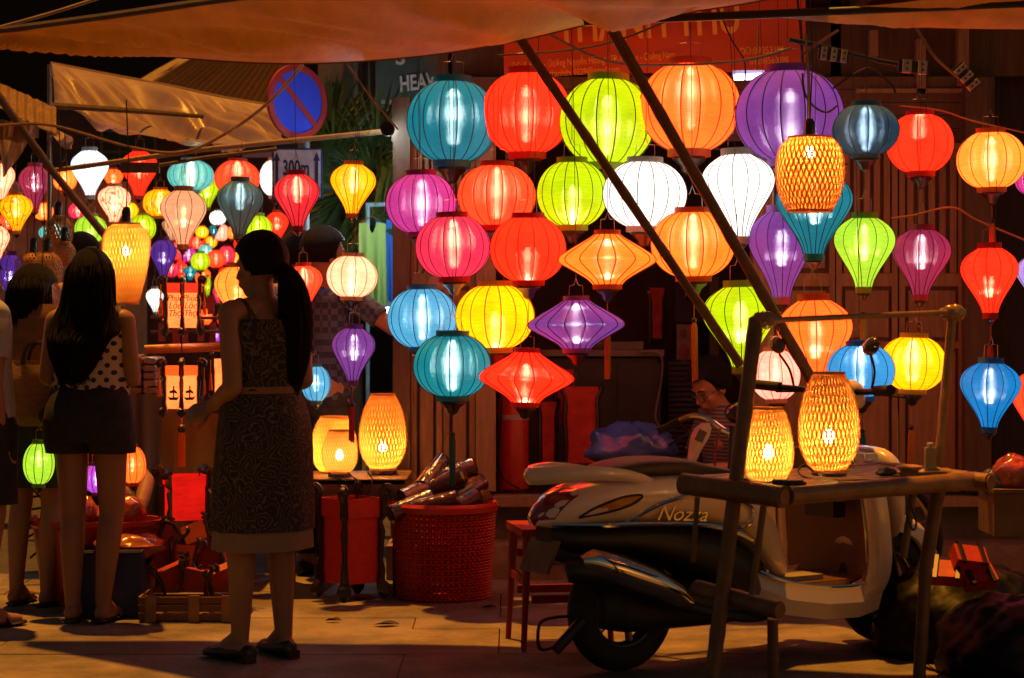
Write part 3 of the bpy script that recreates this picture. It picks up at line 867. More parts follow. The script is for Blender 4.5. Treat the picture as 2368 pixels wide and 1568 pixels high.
    b_ = MB(); b_.lathe([(br * 0.3, -br * 1.1), (br * 0.8, -br * 0.7), (br, 0), (br * 0.8, br * 0.65), (br * 0.45, br * 1.3), (br * 0.4, br * 1.8)], (bx * Rr, 0, bz), 12)
    b_.build('bulb', bm, t, local=True)
    # hanging wires
    if wire:
        m = MB()
        hh = H * 0.22 + 0.03
        z0 = H / 2 + ch
        for s in (-1, 1):
            m.tube([(s * r0 * 0.55, 0, z0 - 0.02), (s * r0 * 0.5, 0, z0 + hh * 0.6), (s * r0 * 0.16, 0, z0 + hh * 0.62), (0, 0, z0 + hh)], 0.0013, 4)
        m.build('hanger', wire_mat, t, local=True)
        up = TOPZ - c.z
        if Y > 9.5 or group == G2: up = min(up, z0 + hh + 0.08)
        if up > z0 + hh: MB().tube([(0, 0, z0 + hh), (0.004, 0, (z0 + hh + up) / 2), (0, 0.03, up)], 0.0014, 4).build('cord', cable_mat, t, local=True)
    # finial under the lantern
    zb = -H / 2 - ch
    fm = MB()
    fr = r1 * 0.75
    fm.lathe([(fr, zb), (fr * 1.05, zb - fr * 0.18), (fr * 0.55, zb - fr * 0.6), (fr * 0.42, zb - fr * 0.95), (fr * 0.12, zb - fr * 1.15)], (0, 0, 0), 14)
    fm.build('finial', black_wood, t, local=True)
    if tail:
        tl, tcol = tail            # length in px, colour key
        L = sz(tl, Y); z1 = zb - fr * 1.1
        gap = L * 0.28
        tas = MB()
        MB().ell((0, 0, z1 - gap), 0.012).build('bead', black_wood, t, local=True)
        cordm = MB(); cordm.tube([(0, 0, z1), (0, 0, z1 - gap)], 0.002, 5)
        tm = M('tassel_' + tcol, {'orange': (0.75, 0.22, 0.02), 'red': (0.6, 0.03, 0.015), 'teal': (0.03, 0.16, 0.2), 'cream': (0.75, 0.5, 0.35), 'purple': (0.08, 0.02, 0.07), 'green': (0.18, 0.25, 0.02)}[tcol], 0.8, vs=60, var=0.2, st=(12, 12, 1))
        cordm.build('tassel_cord', tm, t, local=True)
        for q in range(10):
            a = 2 * PI * q / 10
            tas.tube([(math.cos(a) * 0.003, math.sin(a) * 0.003, z1 - gap - 0.008), (math.cos(a) * 0.010, math.sin(a) * 0.010, z1 - gap - 0.03), (math.cos(a) * 0.010 + 0.002 * math.sin(q * 3), math.sin(a) * 0.011, z1 - L * random.uniform(0.95, 1.03))], 0.0038, 4)
        tas.build('tassel', tm, t, local=True)
    return t

E = lantern
# ---- top row
E(GLOBE, 1046, 192, 372, 208, 9.42, 'teal', 'big teal globe lantern, leftmost of the top row under the HEAVEN sign', bulb=0.05)
E(GLOBE, 1217, 172, 352, 208, 9.36, 'red', 'big red globe lantern in the top row below the banner address', bulb=-0.03)
E(GLOBE, 1404, 188, 378, 224, 9.24, 'lime', 'big lime globe lantern in the top row crossed by the slim bamboo pole', bulb=-0.05)
E(GLOBE, 1594, 152, 346, 234, 9.14, 'orange', 'big orange globe lantern in the top row crossed by the thicker bamboo pole', bulb=0.1)
E(GLOBE, 1824, 168, 368, 254, 9.0, 'purple', 'huge purple globe lantern behind the hanging woven lamp', bulb=-0.1)
# ---- second row
E(GLOBE, 974, 406, 537, 164, 9.2, 'magenta', 'pink magenta globe lantern directly below the big teal one', bulb=0.0)
E(GLOBE, 1148, 386, 522, 182, 9.12, 'redorange', 'orange red globe lantern directly below the big red one', bulb=0.05)
E(GLOBE, 1323, 377, 521, 166, 9.10, 'lime', 'middle sized lime globe lantern below the big lime one', bulb=-0.2)
E(GLOBE, 1490, 377, 524, 194, 9.02, 'white', 'bright white globe lantern crossed by the slim bamboo pole', bulb=0.0)
E(BALLOON, 1706, 360, 548, 173, 8.98, 'white', 'white balloon shaped lantern right of the thicker bamboo pole', bulb=0.1)
# ---- third row
E(GLOBE, 1047, 503, 640, 172, 8.98, 'rose', 'rose red globe lantern between the pink globe and the light blue one', bulb=0.05)
E(GLOBE, 1221, 505, 648, 176, 8.9, 'red', 'red globe lantern with brush writing on its cloth', bulb=-0.3)
E(SAUCER, 1404, 543, 658, 228, 8.86, 'orange2', 'orange saucer shaped lantern with orange tassel', bulb=-0.05, tail=(175, 'orange'))
E(GLOBE, 1602, 492, 638, 197, 8.92, 'orange2', 'orange globe lantern below the white balloon one with yellow tassel', bulb=0.05, tail=(195, 'orange'))
E(BALLOON, 1805, 492, 688, 152, 9.0, 'purple', 'purple balloon lantern left of the dark teal one', bulb=0.05, ribs=14)
E(BALLOON, 1882, 402, 588, 176, 8.75, 'teal', 'dark teal balloon lantern half hidden by the hanging woven lamp', bulb=0.1, ribs=18)
E(BALLOON, 1997, 505, 664, 142, 8.9, 'lime2', 'lime balloon lantern beside the shutters', bulb=0.1, ribs=12, tail=(120, 'green'))
E(BALLOON, 2129, 532, 682, 134, 8.9, 'plum', 'dim plum balloon lantern hanging before the shutters', bulb=0.12, ribs=12, tail=(150, 'purple'))
E(BALLOON, 2288, 575, 724, 131, 8.8, 'red', 'red balloon lantern near the right edge with red tassel', bulb=-0.1, ribs=12, tail=(150, 'red'))
# ---- right column above
E(GLOBE, 2001, 246, 357, 158, 8.6, 'navy', 'unlit looking navy globe lantern hung under the socket rail', ribs=10)
E(GLOBE, 2127, 268, 397, 154, 8.95, 'red', 'small red globe lantern right of the navy one', bulb=0.35, ribs=12)
E(GLOBE, 2291, 308, 433, 158, 8.85, 'amber', 'amber globe lantern at the upper right edge', bulb=0.0, ribs=12, tail=(140, 'orange'))
E(GLOBE, 2392, 385, 450, 90, 9.0, 'magenta', 'magenta lantern cut off by the right edge below the amber one', ribs=12)
E(BALLOON, 2398, 592, 700, 96, 9.0, 'lavender', 'lavender lantern cut off by the right edge', ribs=12)
E(BALLOON, 2400, 862, 1010, 128, 8.9, 'redorange', 'coral red lantern cut off by the right edge beside the blue one', ribs=12)
# ---- fourth row and below
E(GLOBE, 977, 670, 802, 163, 9.12, 'sky', 'light blue globe lantern left of the yellow globe', bulb=0.0, ribs=16)
E(GLOBE, 1145, 662, 803, 184, 8.98, 'yellow', 'bright yellow globe lantern in the middle of the wall of lanterns', bulb=-0.3, ribs=16)
E(SAUCER, 1333, 695, 806, 226, 8.86, 'purple', 'purple saucer lantern below the orange saucer', bulb=0.0, ribs=16)
E(GLOBE, 1046, 777, 914, 180, 8.86, 'teal2', 'teal globe lantern low down with long teal tassel', bulb=0.0, ribs=18, tail=(165, 'teal'))
E(SAUCER, 1216, 815, 930, 222, 8.8, 'red', 'red saucer lantern lowest of the wall of lanterns', bulb=-0.35, ribs=16)
E(BALLOON, 1711, 664, 848, 172, 8.9, 'lime', 'lime balloon lantern above the seated vendor', bulb=0.0, ribs=14)
E(BALLOON, 1884, 696, 888, 174, 8.8, 'orange', 'orange balloon lantern behind the tall standing woven lamp', bulb=0.0, ribs=14)
E(GLOBE, 1792, 812, 922, 118, 9.2, 'blush', 'pale pink globe lantern behind the bicycle handlebar', bulb=0.0, ribs=12)
E(GLOBE, 1990, 799, 916, 156, 8.6, 'sky2', 'sky blue globe lantern right of the tall standing woven lamp', bulb=0.1, ribs=12, tail=(150, 'teal'))
E(GLOBE, 2111, 781, 900, 153, 8.75, 'yellow', 'yellow globe lantern low at right with orange tassel', bulb=0.05, ribs=12, tail=(180, 'orange'))
E(BALLOON, 2288, 840, 988, 138, 8.75, 'blue', 'bright blue balloon lantern before the dark doorway at right', bulb=0.1, ribs=12)
# ---- lanterns between the stalls
E(BALLOON, 816, 382, 494, 104, 9.6, 'gold', 'yellow balloon lantern hung before the palm', G1, 12, 0.15)
E(BALLOON, 687, 405, 524, 105, 9.3, 'crimson', 'crimson balloon lantern hung before the distance plate', G1, 12, 0.2)
E(GLOBE, 814, 594, 686, 118, 9.4, 'cream', 'cream globe lantern before the man with the raised arm', G1, 12, -0.1)
E(BALLOON, 817, 760, 880, 100, 9.35, 'purple', 'small purple balloon lantern above the standing woven lamps', G1, 12, 0.1, tail=(120, 'red'))
E(BALLOON, 554, 420, 542, 106, 9.7, 'forest', 'dark green balloon lantern with a faint added glow above the ponytailed woman', G2, 12, 0.2)
E(BALLOON, 424, 442, 566, 106, 9.7, 'peach', 'peach balloon lantern over the upper red box lantern', G2, 10, 0.0)
E(BALLOON, 703, 616, 712, 84, 9.5, 'redorange', 'red lantern peeping out behind the ponytail', G2, 12, 0.2)
E(BALLOON, 548, 618, 742, 104, 9.6, 'amber', 'orange balloon lantern behind the face of the ponytailed woman', G2, 12, -0.05)
E(BALLOON, 378, 556, 640, 60, 10.0, 'violet', 'small violet balloon lantern beside the hanging woven lamp', G2, 10, 0.0)
E(GLOBE, 730, 848, 926, 68, 9.72, 'sky', 'light blue globe lantern peeping out behind the dress', G2, 12, 0.0)
# ---- left stall, farther back
E(BALLOON, 208, 350, 452, 86, 11.4, 'coolwhite', 'dazzling cool white balloon lantern under the crumpled tarp', G2, 14, 0.0)
E(BALLOON, 322, 352, 452, 84, 11.6, 'red', 'tall red balloon lantern behind the dark wooden bracket', G2, 14, 0.1)
E(GLOBE, 441, 372, 440, 106, 11.5, 'aqua', 'aqua globe lantern behind the peach balloon', G2, 16, 0.0)
E(GLOBE, 548, 374, 452, 104, 11.6, 'redorange', 'red globe lantern behind the dark green balloon', G2, 16, 0.1)
E(GLOBE, 636, 372, 452, 72, 11.8, 'white', 'white globe lantern half hidden by the distance plate', G2, 12, 0.0)
E(BALLOON, 37, 452, 534, 76, 11.0, 'gold', 'yellow printed balloon lantern at far left', G2, 14, 0.1, print_=26)
E(BALLOON, 80, 386, 484, 76, 11.2, 'plum', 'crimson red balloon lantern at far left under the cloth bundle', G2, 14, 0.1)
E(BALLOON, 2, 380, 462, 64, 11.0, 'cream', 'cream lantern cut off by the left edge', G2, 12, 0.0)
E(BALLOON, -6, 524, 600, 56, 10.8, 'cream', 'cream printed lantern low on the left edge', G2, 12, 0.0, print_=26)
E(BALLOON, 264, 432, 514, 74, 11.2, 'cream', 'cream printed balloon lantern beside the hanging woven lamp', G2, 12, 0.0, print_=26)
E(GLOBE, 210, 500, 560, 74, 11.4, 'lime2', 'lime globe lantern behind the slanting pole', G2, 12, -0.3)
E(GLOBE, 330, 498, 556, 60, 11.8, 'lime', 'dim lime globe lantern behind the hanging woven lamp', G2, 12, 0.0)
E(GLOBE, 370, 440, 500, 78, 11.9, 'gold', 'golden globe lantern left behind the peach balloon', G2, 12, 0.0, print_=26)
E(GLOBE, 125, 520, 556, 70, 11.8, 'aqua', 'aqua striped globe lantern behind the unlit woven bunch', G2, 12, 0.0)
E(BALLOON, 478, 410, 480, 60, 12.3, 'lime', 'lime lantern between the aqua and the dark green ones', G2, 12, 0.0)
E(BALLOON, 596, 500, 580, 66, 11.6, 'lime', 'lime balloon lantern just over the head of the ponytailed woman', G2, 12, 0.1)
E(BALLOON, 640, 492, 560, 52, 11.9, 'red', 'red lantern between the crimson balloon and the woman', G2, 12, 0.1)
E(BALLOON, 398, 500, 556, 46, 12.0, 'peach', 'salmon lantern left of the peach balloon tip', G2, 12, 0.0)
E(BALLOON, 358, 668, 722, 40, 10.6, 'white', 'white lantern left of the upper red box lantern', G2, 12, 0.0)
E(GLOBE, 90, 1026, 1118, 72, 8.72, 'lime2', 'lime globe lantern low down between the left women', G2, 10, 0.1)
E(GLOBE, 222, 1076, 1138, 60, 9.0, 'orchid', 'orchid pink lantern seen between the legs of the long haired woman', G2, 10, 0.0)
E(GLOBE, 306, 1034, 1116, 62, 9.0, 'orange', 'orange globe lantern low beside the dark shorts', G2, 10, 0.0)
E(BALLOON, 24, 590, 690, 60, 10.8, 'violet', 'violet lantern behind the head of the left edge woman', G2, 10, 0.0)
E(GLOBE, 70, 655, 735, 80, 10.4, 'redorange', 'glowing orange lantern behind the faces of the left women', G2, 12, 0.0)
# far lane
FAR = [(GLOBE, 503, 488, 520, 38, 'white', 'tiny white globe lantern highest in the far lane'), (GLOBE, 467, 524, 550, 30, 'yellow', 'tiny yellow globe at left of the far lane'),
       (BALLOON, 494, 520, 550, 22, 'teal', 'tiny teal balloon in the far lane'), (GLOBE, 537, 524, 552, 24, 'amber', 'tiny amber globe in the far lane'),
       (GLOBE, 463, 585, 624, 44, 'lime', 'small lime globe in the far lane'), (GLOBE, 499, 580, 618, 42, 'redorange', 'small red globe in the far lane'),
       (GLOBE, 524, 570, 612, 40, 'rose', 'small rose globe in the far lane'), (GLOBE, 543, 582, 614, 32, 'gold', 'small golden globe at right of the far lane'),
       (GLOBE, 436, 574, 606, 40, 'magenta', 'small magenta globe at left of the far lane'), (GLOBE, 476, 566, 596, 34, 'aqua', 'small aqua globe in the far lane'),
       (BALLOON, 440, 615, 648, 34, 'teal2', 'small teal balloon low in the far lane'), (GLOBE, 512, 520, 556, 34, 'blush', 'small pink white globe in the far lane'),
       (GLOBE, 455, 548, 575, 40, 'red', 'small red globe behind the yellow ones in the far lane'), (GLOBE, 520, 620, 650, 30, 'red', 'small red globe lowest in the far lane'),
       (GLOBE, 405, 560, 600, 40, 'redorange', 'small coral globe right of the violet balloon'), (BALLOON, 480, 640, 690, 18, 'lime', 'slim lime lantern right of the upper box lantern')]
E(GLOBE, 150, 392, 440, 54, 12.6, 'amber', 'amber globe lantern in the gap left of the cool white balloon', G2, 12, 0.0)
E(BALLOON, 262, 392, 440, 44, 12.8, 'orange', 'orange balloon lantern behind the cream printed one', G2, 12, 0.0)
E(GLOBE, 18, 495, 530, 44, 12.5, 'redorange', 'coral globe lantern behind the yellow printed balloon', G2, 12, 0.0)
E(GLOBE, 100, 470, 508, 46, 12.7, 'amber', 'amber globe lantern below the crimson one at far left', G2, 12, 0.0)
E(GLOBE, 180, 470, 506, 44, 12.9, 'rose', 'rose globe lantern behind the slanting brown pole', G2, 12, 0.0)
E(GLOBE, 300, 470, 506, 40, 13.0, 'yellow', 'small yellow globe behind the socket of the hanging woven lamp', G2, 12, 0.0)
FAR += [(GLOBE, 395, 600, 640, 40, 'rose', 'small rose globe left of the upper red box lantern'), (BALLOON, 420, 600, 645, 36, 'red', 'small red balloon lantern just above the upper red box lantern'),
        (GLOBE, 470, 622, 660, 36, 'orange', 'small orange globe right of the low teal balloon'), (GLOBE, 532, 640, 676, 34, 'amber', 'small amber globe left of the big orange balloon'),
        (GLOBE, 488, 548, 572, 28, 'gold', 'tiny golden globe in the heart of the far lane'), (GLOBE, 420, 540, 572, 32, 'orange', 'small orange globe below the peach balloon'),
        (BALLOON, 505, 660, 704, 26, 'rose', 'slim rose balloon lantern low in the far lane'), (GLOBE, 556, 548, 580, 30, 'red', 'small red globe at the right end of the far lane'),
        (GLOBE, 385, 700, 740, 36, 'amber', 'small amber globe behind the left post of the box lantern'), (GLOBE, 476, 715, 750, 30, 'orange', 'small orange globe right of the upper box lantern'),
        (GLOBE, 516, 720, 752, 28, 'red', 'small red globe low at right in the far stall'), (GLOBE, 500, 762, 790, 28, 'orchid', 'small pink globe lowest in the far stall'),
        (GLOBE, 120, 610, 650, 40, 'amber', 'amber globe glowing behind the unlit woven bunch'), (GLOBE, 165, 620, 660, 34, 'orange', 'orange globe glowing behind the long haired woman'),
        (GLOBE, 160, 450, 480, 30, 'red', 'small red globe in the dark left of the slanting pole')]
for i, (k, cx, a, b, w, pal, lab) in enumerate(FAR):
    E(k, cx, a, b, w, 13.2 + 0.13 * i, pal, lab, 'small lanterns of the far lane', ribs=10, wire=False)

# ---------------------------------------------------------------- woven bamboo lamps (real strips lit by a real bulb)
def weave_mat(name, col, tr=0.45):
    return M(name, col, 0.55, var=0.12, vs=20, trans=tr)
WB = weave_mat('bamboo_weave', (0.80, 0.36, 0.08), .22)
for n_ in WB.node_tree.nodes:
    if n_.type == 'BSDF_TRANSLUCENT':
        for l_ in list(n_.inputs[0].links): WB.node_tree.links.remove(l_)
        n_.inputs[0].default_value = (0.78, 0.15, 0.01, 1)
LINER = bpy.data.materials.new('lamp_liner'); LINER.use_nodes = True
_n = LINER.node_tree.nodes; _l = LINER.node_tree.links
_n.remove(_n['Principled BSDF'])
_t = _n.new('ShaderNodeBsdfTranslucent'); _t.inputs[0].default_value = (1.0, .60, .13, 1)
_p = _n.new('ShaderNodeBsdfTransparent'); _m = _n.new('ShaderNodeMixShader'); _m.inputs[0].default_value = .3
_l.new(_t.outputs[0], _m.inputs[1]); _l.new(_p.outputs[0], _m.inputs[2]); _l.new(_m.outputs[0], _n['Material Output'].inputs[0])
def woven(px, top, bot, w, Y, prof, label, power, bulbf=0.25, hang=False, strips=40, base=True, turn=1.0, lit=True, group=None):
    c = at(px, (top + bot) / 2, Y)
    H = sz(bot - top, Y); Rr = sz(w / 2, Y)
    t = thing('woven_lamp', label, 'woven lamp', c, group=group)
    pk = spline([Vector((a, b, 0)) for a, b in prof], 4)
    tab = [(p.x, p.y) for p in pk]
    rad = lambda f: interp(tab, f) * Rr
    m = MB()
    sw = 2 * PI * Rr / strips * 0.36
    n = 26
    for d in (-1, 1):
        for s in range(strips):
            a0 = 2 * PI * s / strips
            L = []; Rg = []
            for i in range(n + 1):
                f = i / n
                r = rad(f) + d * 0.0008 + 0.0007 * math.cos(i * PI)
                a = a0 + d * turn * f
                z = H * (0.5 - f)
                half = sw / 2 / max(r, 0.01) * (0.55 + 0.45 * r / Rr)
                L.append((r * math.cos(a - half), r * math.sin(a - half), z)); Rg.append((r * math.cos(a + half), r * math.sin(a + half), z))
            b = len(m.v)
            for l, q in zip(L, Rg): m.v += [l, q]
            for i in range(n): m.f.append((b + 2 * i, b + 2 * i + 1, b + 2 * i + 3, b + 2 * i + 2))
    o = m.build('weave', WB if lit else M('weave_unlit', (0.6, 0.32, 0.10), 0.6, var=0.15, trans=0.35), t, local=True, angle=180)
    o['kind'] = 'stuff'
    if lit: MB().lathe([(rad(q / 20) * .95, H * (.5 - q / 20)) for q in range(21)], (0, 0, 0), 32, cap=False).build('liner', LINER, t, local=True, angle=180)  # liner added so the openings in the weave look evenly bright
    for nm, f in (('top_hoop', 0.0), ('bottom_hoop', 1.0)):
        r = rad(f)
        MB().lathe([(r - .002, H * (.5 - f) - .004), (r + .003, H * (.5 - f) - .004), (r + .003, H * (.5 - f) + .004), (r - .002, H * (.5 - f) + .004), (r - .002, H * (.5 - f) - .004)], (0, 0, 0), 32, cap=False).build(nm, WB, t, local=True)
    zb = H * (0.5 - bulbf)
    if lit:
        br = 0.020
        MB().lathe([(br * .3, -br), (br * .85, -br * .6), (br, 0), (br * .8, br * .7), (br * .45, br * 1.4)], (0, 0, zb), 12).build('bulb', bulb_warm, t, local=True)
        ld = bpy.data.lights.new('lamp_light', 'POINT'); ld.energy = power * 3.6; ld.color = (1.0, 0.60, 0.15); ld.shadow_soft_size = 0.022
        lo_ = bpy.data.objects.new('lamp_light', ld); coll.objects.link(lo_); lo_.parent = t; lo_.location = (0, -0.001, zb)
    if hang:
        MB().lathe([(0.012, H / 2 + 0.075), (0.02, H / 2 + 0.06), (0.022, H / 2), (0.012, H / 2 - 0.03)], (0, 0, 0), 12).build('socket', M('socket_black', (0.02, 0.02, 0.02), 0.25), t, local=True)
        if lit: MB().lathe([(0.0235, H / 2 + 0.012), (0.0235, H / 2 + 0.002)], (0, 0, 0), 12, cap=False).build('socket_band', wire_mat, t, local=True)
        MB().lathe([(rad(0), H / 2), (rad(0) * .5, H / 2 + 0.004), (0.015, H / 2 + 0.006)], (0, 0, 0), 24, cap=False).build('lid', M('weave_dark', (0.35, 0.14, 0.04), 0.6), t, local=True)
        MB().tube([(0, 0, H / 2 + 0.07), (0.01, 0, H / 2 + 0.3), (0, 0, H / 2 + 0.55)], 0.003, 5).build('cord', cable_mat, t, local=True)
    elif base:
        r = rad(1.0)
        MB().lathe([(r * .9, -H / 2 - 0.004), (r * 1.05, -H / 2 - 0.006), (r * 1.1, -H / 2 - 0.02), (r * 0.4, -H / 2 - 0.022)], (0, 0, 0), 24).build('base', black_wood, t, local=True)
    return t
barrel = [(0, .62), (.08, .80), (.2, .94), (.4, 1.0), (.6, .98), (.8, .88), (.93, .74), (1, .64)]
tall = [(0, .50), (.05, .58), (.2, .80), (.4, .95), (.6, 1.0), (.78, .93), (.9, .76), (1, .54)]
stumpy = [(0, .58), (.06, .68), (.2, .85), (.4, .97), (.55, 1.0), (.75, .96), (.9, .80), (1, .60)]
tapered = [(0, .55), (.06, .80), (.16, .97), (.28, 1.0), (.45, .94), (.7, .78), (.9, .60), (1, .50)]
woven(1872, 318, 488, 160, 8.3, barrel, 'woven bamboo lamp hanging in front of the purple globe', 3.2, 0.22, hang=True, turn=0.9)
woven(292, 518, 702, 112, 9.2, tapered, 'tall woven bamboo lamp hanging beside the long haired woman', 3.0, 0.35, hang=True, turn=0.9)
woven(885, 912, 1084, 112, 9.62, tall, 'tall woven lamp standing on the low table behind the red basket', 3.6, 0.72, turn=0.9)
woven(772, 964, 1090, 108, 9.72, stumpy, 'broad woven lamp standing behind the small one on the low table', 5.5, 0.7, turn=0.8)
woven(785, 995, 1092, 84, 9.42, stumpy, 'smallest woven lamp standing on the low table', 0.4, 0.6, turn=0.8)
woven(1775, 944, 1112, 120, 6.84, [(0, .58), (.06, .70), (.25, .87), (.5, .99), (.65, 1.0), (.82, .95), (.94, .78), (1, .66)], 'shorter woven lamp standing on the bamboo stand', 2.3, 0.62, turn=0.8)
woven(1916, 862, 1088, 143, 6.98, tall, 'tallest woven lamp standing on the bamboo stand', 2.6, 0.66, turn=0.9)
for px, a, b, w, Y, lab_ in [(78, 585, 640, 84, 10.3, 'leftmost'), (135, 500, 580, 66, 10.6, 'topmost'), (110, 585, 665, 70, 10.2, 'frontmost'), (150, 560, 620, 50, 10.5, 'rightmost'), (118, 545, 610, 70, 10.75, 'rearmost'), (98, 650, 720, 70, 10.1, 'lowest')]:
    woven(px, a, b, w, Y, [(0, .4), (.15, .8), (.4, 1), (.7, .95), (.9, .7), (1, .5)], 'unlit tan woven lamp at far left, %s of its bunch' % lab_, 0, hang=True, lit=False, strips=26, group='bunch of unlit woven lamps at far left')

# ---------------------------------------------------------------- hexagonal box lanterns
paper_hot = fabric('paper_hot', (2.0, .30, .06), see=.12)
paper_red = fabric('paper_red', (1.2, .035, .01), see=.12)
paper_dim = fabric('paper_dim', (.5, .006, .003), see=.06)  # faint glow put into the paper of the unlit floor lantern
def box_lantern(px, top, bot, w, Y, label, paper, band, rz=R(8), txt=None, lit=True, tail=0, group=None, depth=1.0, floor=False, sides=6):
    c = at(px, (top + bot) / 2, Y)
    H = sz(bot - top, Y); Rr = sz(w / 2, Y)
    t = thing('box_lantern', label, 'box lantern', c, rz, group=group)
    r = Rr * 0.80
    P = [(math.cos(2 * PI * (k + 0.5) / sides) * r, math.sin(2 * PI * (k + 0.5) / sides) * r * depth) for k in range(sides)]
    bh = H * 0.22
    for k in range(sides):
        a = Vector((*P[k], 0)); b = Vector((*P[(k + 1) % sides], 0))
        for nm, z0, z1, s, mt in (('paper_panel', -H / 2, H / 2 - bh, 0.94, paper), ('top_band', H / 2 - bh, H / 2, 1.07, band)):
            n_ = (a + b) / 2 * s
            m = MB(); aa = a * s; bb = b * s; th = (a + b).normalized() * 0.004
            m.add([aa + Vector((0, 0, z0)), bb + Vector((0, 0, z0)), bb + Vector((0, 0, z1)), aa + Vector((0, 0, z1)), aa - th + Vector((0, 0, z0)), bb - th + Vector((0, 0, z0)), bb - th + Vector((0, 0, z1)), aa - th + Vector((0, 0, z1))],
                  [(0, 1, 2, 3), (7, 6, 5, 4), (0, 4, 5, 1), (1, 5, 6, 2), (2, 6, 7, 3), (3, 7, 4, 0)])
            po = m.build(nm, mt, t, local=True, angle=0)
            if nm == 'paper_panel' and txt == 'BOAT' and ((a + b) / 2).y < -0.2 * r:
                d = (b - a).normalized(); d = d if d.x > 0 else -d
                nn = Vector((d.y, -d.x, 0)); o_ = (a + b) / 2 * 0.94 + nn * 0.002
                ol = [(-.35, -.12), (-.22, -.22), (.22, -.22), (.36, -.10), (.2, -.14), (.04, -.13), (.05, .0), (.24, -.04), (.22, .02), (.05, .10), (.06, .2), (-.02, .2), (-.02, .08), (-.24, .04), (-.22, -.02), (-.02, -.01), (-.03, -.14), (-.2, -.14)]
                m = MB(); q_ = [o_ + d * x * r + Vector((0, 0, z * H * .8 - H * .12)) for x, z in ol]
                m.add(q_ + [v + nn * .002 for v in q_], [tuple(range(len(q_)))[::-1], tuple(range(len(q_), 2 * len(q_)))])
                m.build('printed_boat', black_wood, po, local=True, angle=0)
            elif nm == 'paper_panel' and txt and ((a + b) / 2).y < -0.2 * r:
                cu = bpy.data.curves.new('lettering', 'FONT'); cu.body = txt; cu.size = H * 0.2; cu.shear = 0.25; cu.align_x = 'CENTER'; cu.extrude = 0.0008; cu.space_line = 0.85
                to = link('lettering', curve_mesh(cu), po, black_wood)
                d = (b - a).normalized()
                if d.x < 0: d = -d
                nn = Vector((d.y, -d.x, 0))
                to.matrix_local = Matrix.Translation((a + b) / 2 * 0.94 + nn * 0.003 + Vector((0, 0, H * 0.10))) @ Matrix((d, Vector((0, 0, 1)), d.cross(Vector((0, 0, 1))))).transposed().to_4x4()
    for k in range(sides):
        x, y = P[k]
        u = Vector((x, y, 0)).normalized()
        m = MB()
        pts = []
        for z, e in ((0.5, 1.30), (0.58, 1.42), (0.63, 1.20), (0.55, 1.06)):
            pts.append((u.x * r * e, u.y * r * e * depth, z * H))
        m.tube(spline(pts, 4), [0.012 * Rr / 0.1] * 13, 6)
        m.tube([(u.x * r * s_, u.y * r * s_ * depth, z * H) for z, s_ in ((0.56, 1.10), (0.3, 1.12), (0.22, 1.0), (0.1, 1.06), (-0.2, 1.0), (-0.35, 1.06), (-0.5, 1.02))], [0.010 * Rr / 0.1, .012 * Rr / .1, .007 * Rr / .1, .01 * Rr / .1, .007 * Rr / .1, .010 * Rr / .1, .012 * Rr / .1], 6)
        m.tube([(u.x * r * s_, u.y * r * s_ * depth, z * H) for z, s_ in ((-0.48, 1.0), (-0.56, 1.12), (-0.63, 1.16), (-0.69, 1.10))], [0.012 * Rr / .1, .02 * Rr / .1, .018 * Rr / .1, .006 * Rr / .1], 6)
        m.build('carved_post', black_wood, t, local=True)
        if not floor:
            m = MB(); bx_, by_ = u.x * r * 1.38, u.y * r * 1.38 * depth
            m.tube([(bx_, by_, H * .55), (bx_, by_, H * .15)], 0.002, 4)
            for q in range(5):
                a = 2 * PI * q / 5
                m.tube([(bx_ + math.cos(a) * .002, by_ + math.sin(a) * .002, H * .16), (bx_ + math.cos(a) * .007, by_ + math.sin(a) * .007, -H * .22)], 0.003, 4)
            m.build('tassel', M('tassel_orange', (0.75, 0.22, 0.02), 0.8), t, local=True)
    if lit:
        MB().ell((0, 0, -H * 0.2), 0.02).build('bulb', bulb_warm, t, local=True)
    if not floor:
        MB().tube([(0, 0, H * .6), (0, 0, H * 1.25)], 0.003, 5).build('cord', cable_mat, t, local=True)
        for s in range(sides):
            pass
    if tail:
        L = sz(tail, Y)
        m = MB(); m.tube([(0, 0, -H * .5), (0, 0, -H * .5 - L * .35)], 0.003, 5)
        for q in range(8):
            a = 2 * PI * q / 8
            m.tube([(math.cos(a) * .004, math.sin(a) * .004, -H * .5 - L * .38), (math.cos(a) * .012, math.sin(a) * .012, -H * .5 - L * .5), (math.cos(a) * .012, math.sin(a) * .012, -H * .5 - L)], 0.005, 4)
        m.build('long_tassel', MATS['tassel_orange'], t, local=True)
        MB().ell((0, 0, -H * .5 - L * .35), 0.02).build('bead', black_wood, t, local=True)
    return t
box_lantern(422, 655, 758, 104, 9.55, 'red box lantern with brush writing hung below the peach balloon', paper_hot, paper_red, txt='Phúc\nLộc\nThọ', group=None)
box_lantern(420, 846, 944, 108, 9.35, 'orange box lantern with printed boat hung in front of the table skirt', paper_hot, fabric('paper_orange', (1.8, .11, .012), see=.1), txt='BOAT', tail=135)
box_lantern(516, 830, 930, 60, 9.7, 'orange box lantern edge showing at the hip of the ponytailed woman', paper_hot, paper_hot)
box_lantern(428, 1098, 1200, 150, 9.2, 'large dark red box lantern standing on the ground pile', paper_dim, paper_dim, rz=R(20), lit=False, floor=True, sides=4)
box_lantern(811, 1150, 1345, 172, 9.15, 'large red box lantern standing under the low table', M('red_panel', (0.62, 0.03, 0.015), 0.6, vs=25, var=0.12), M('red_panel', ()), rz=R(38), lit=False, floor=True, sides=4)
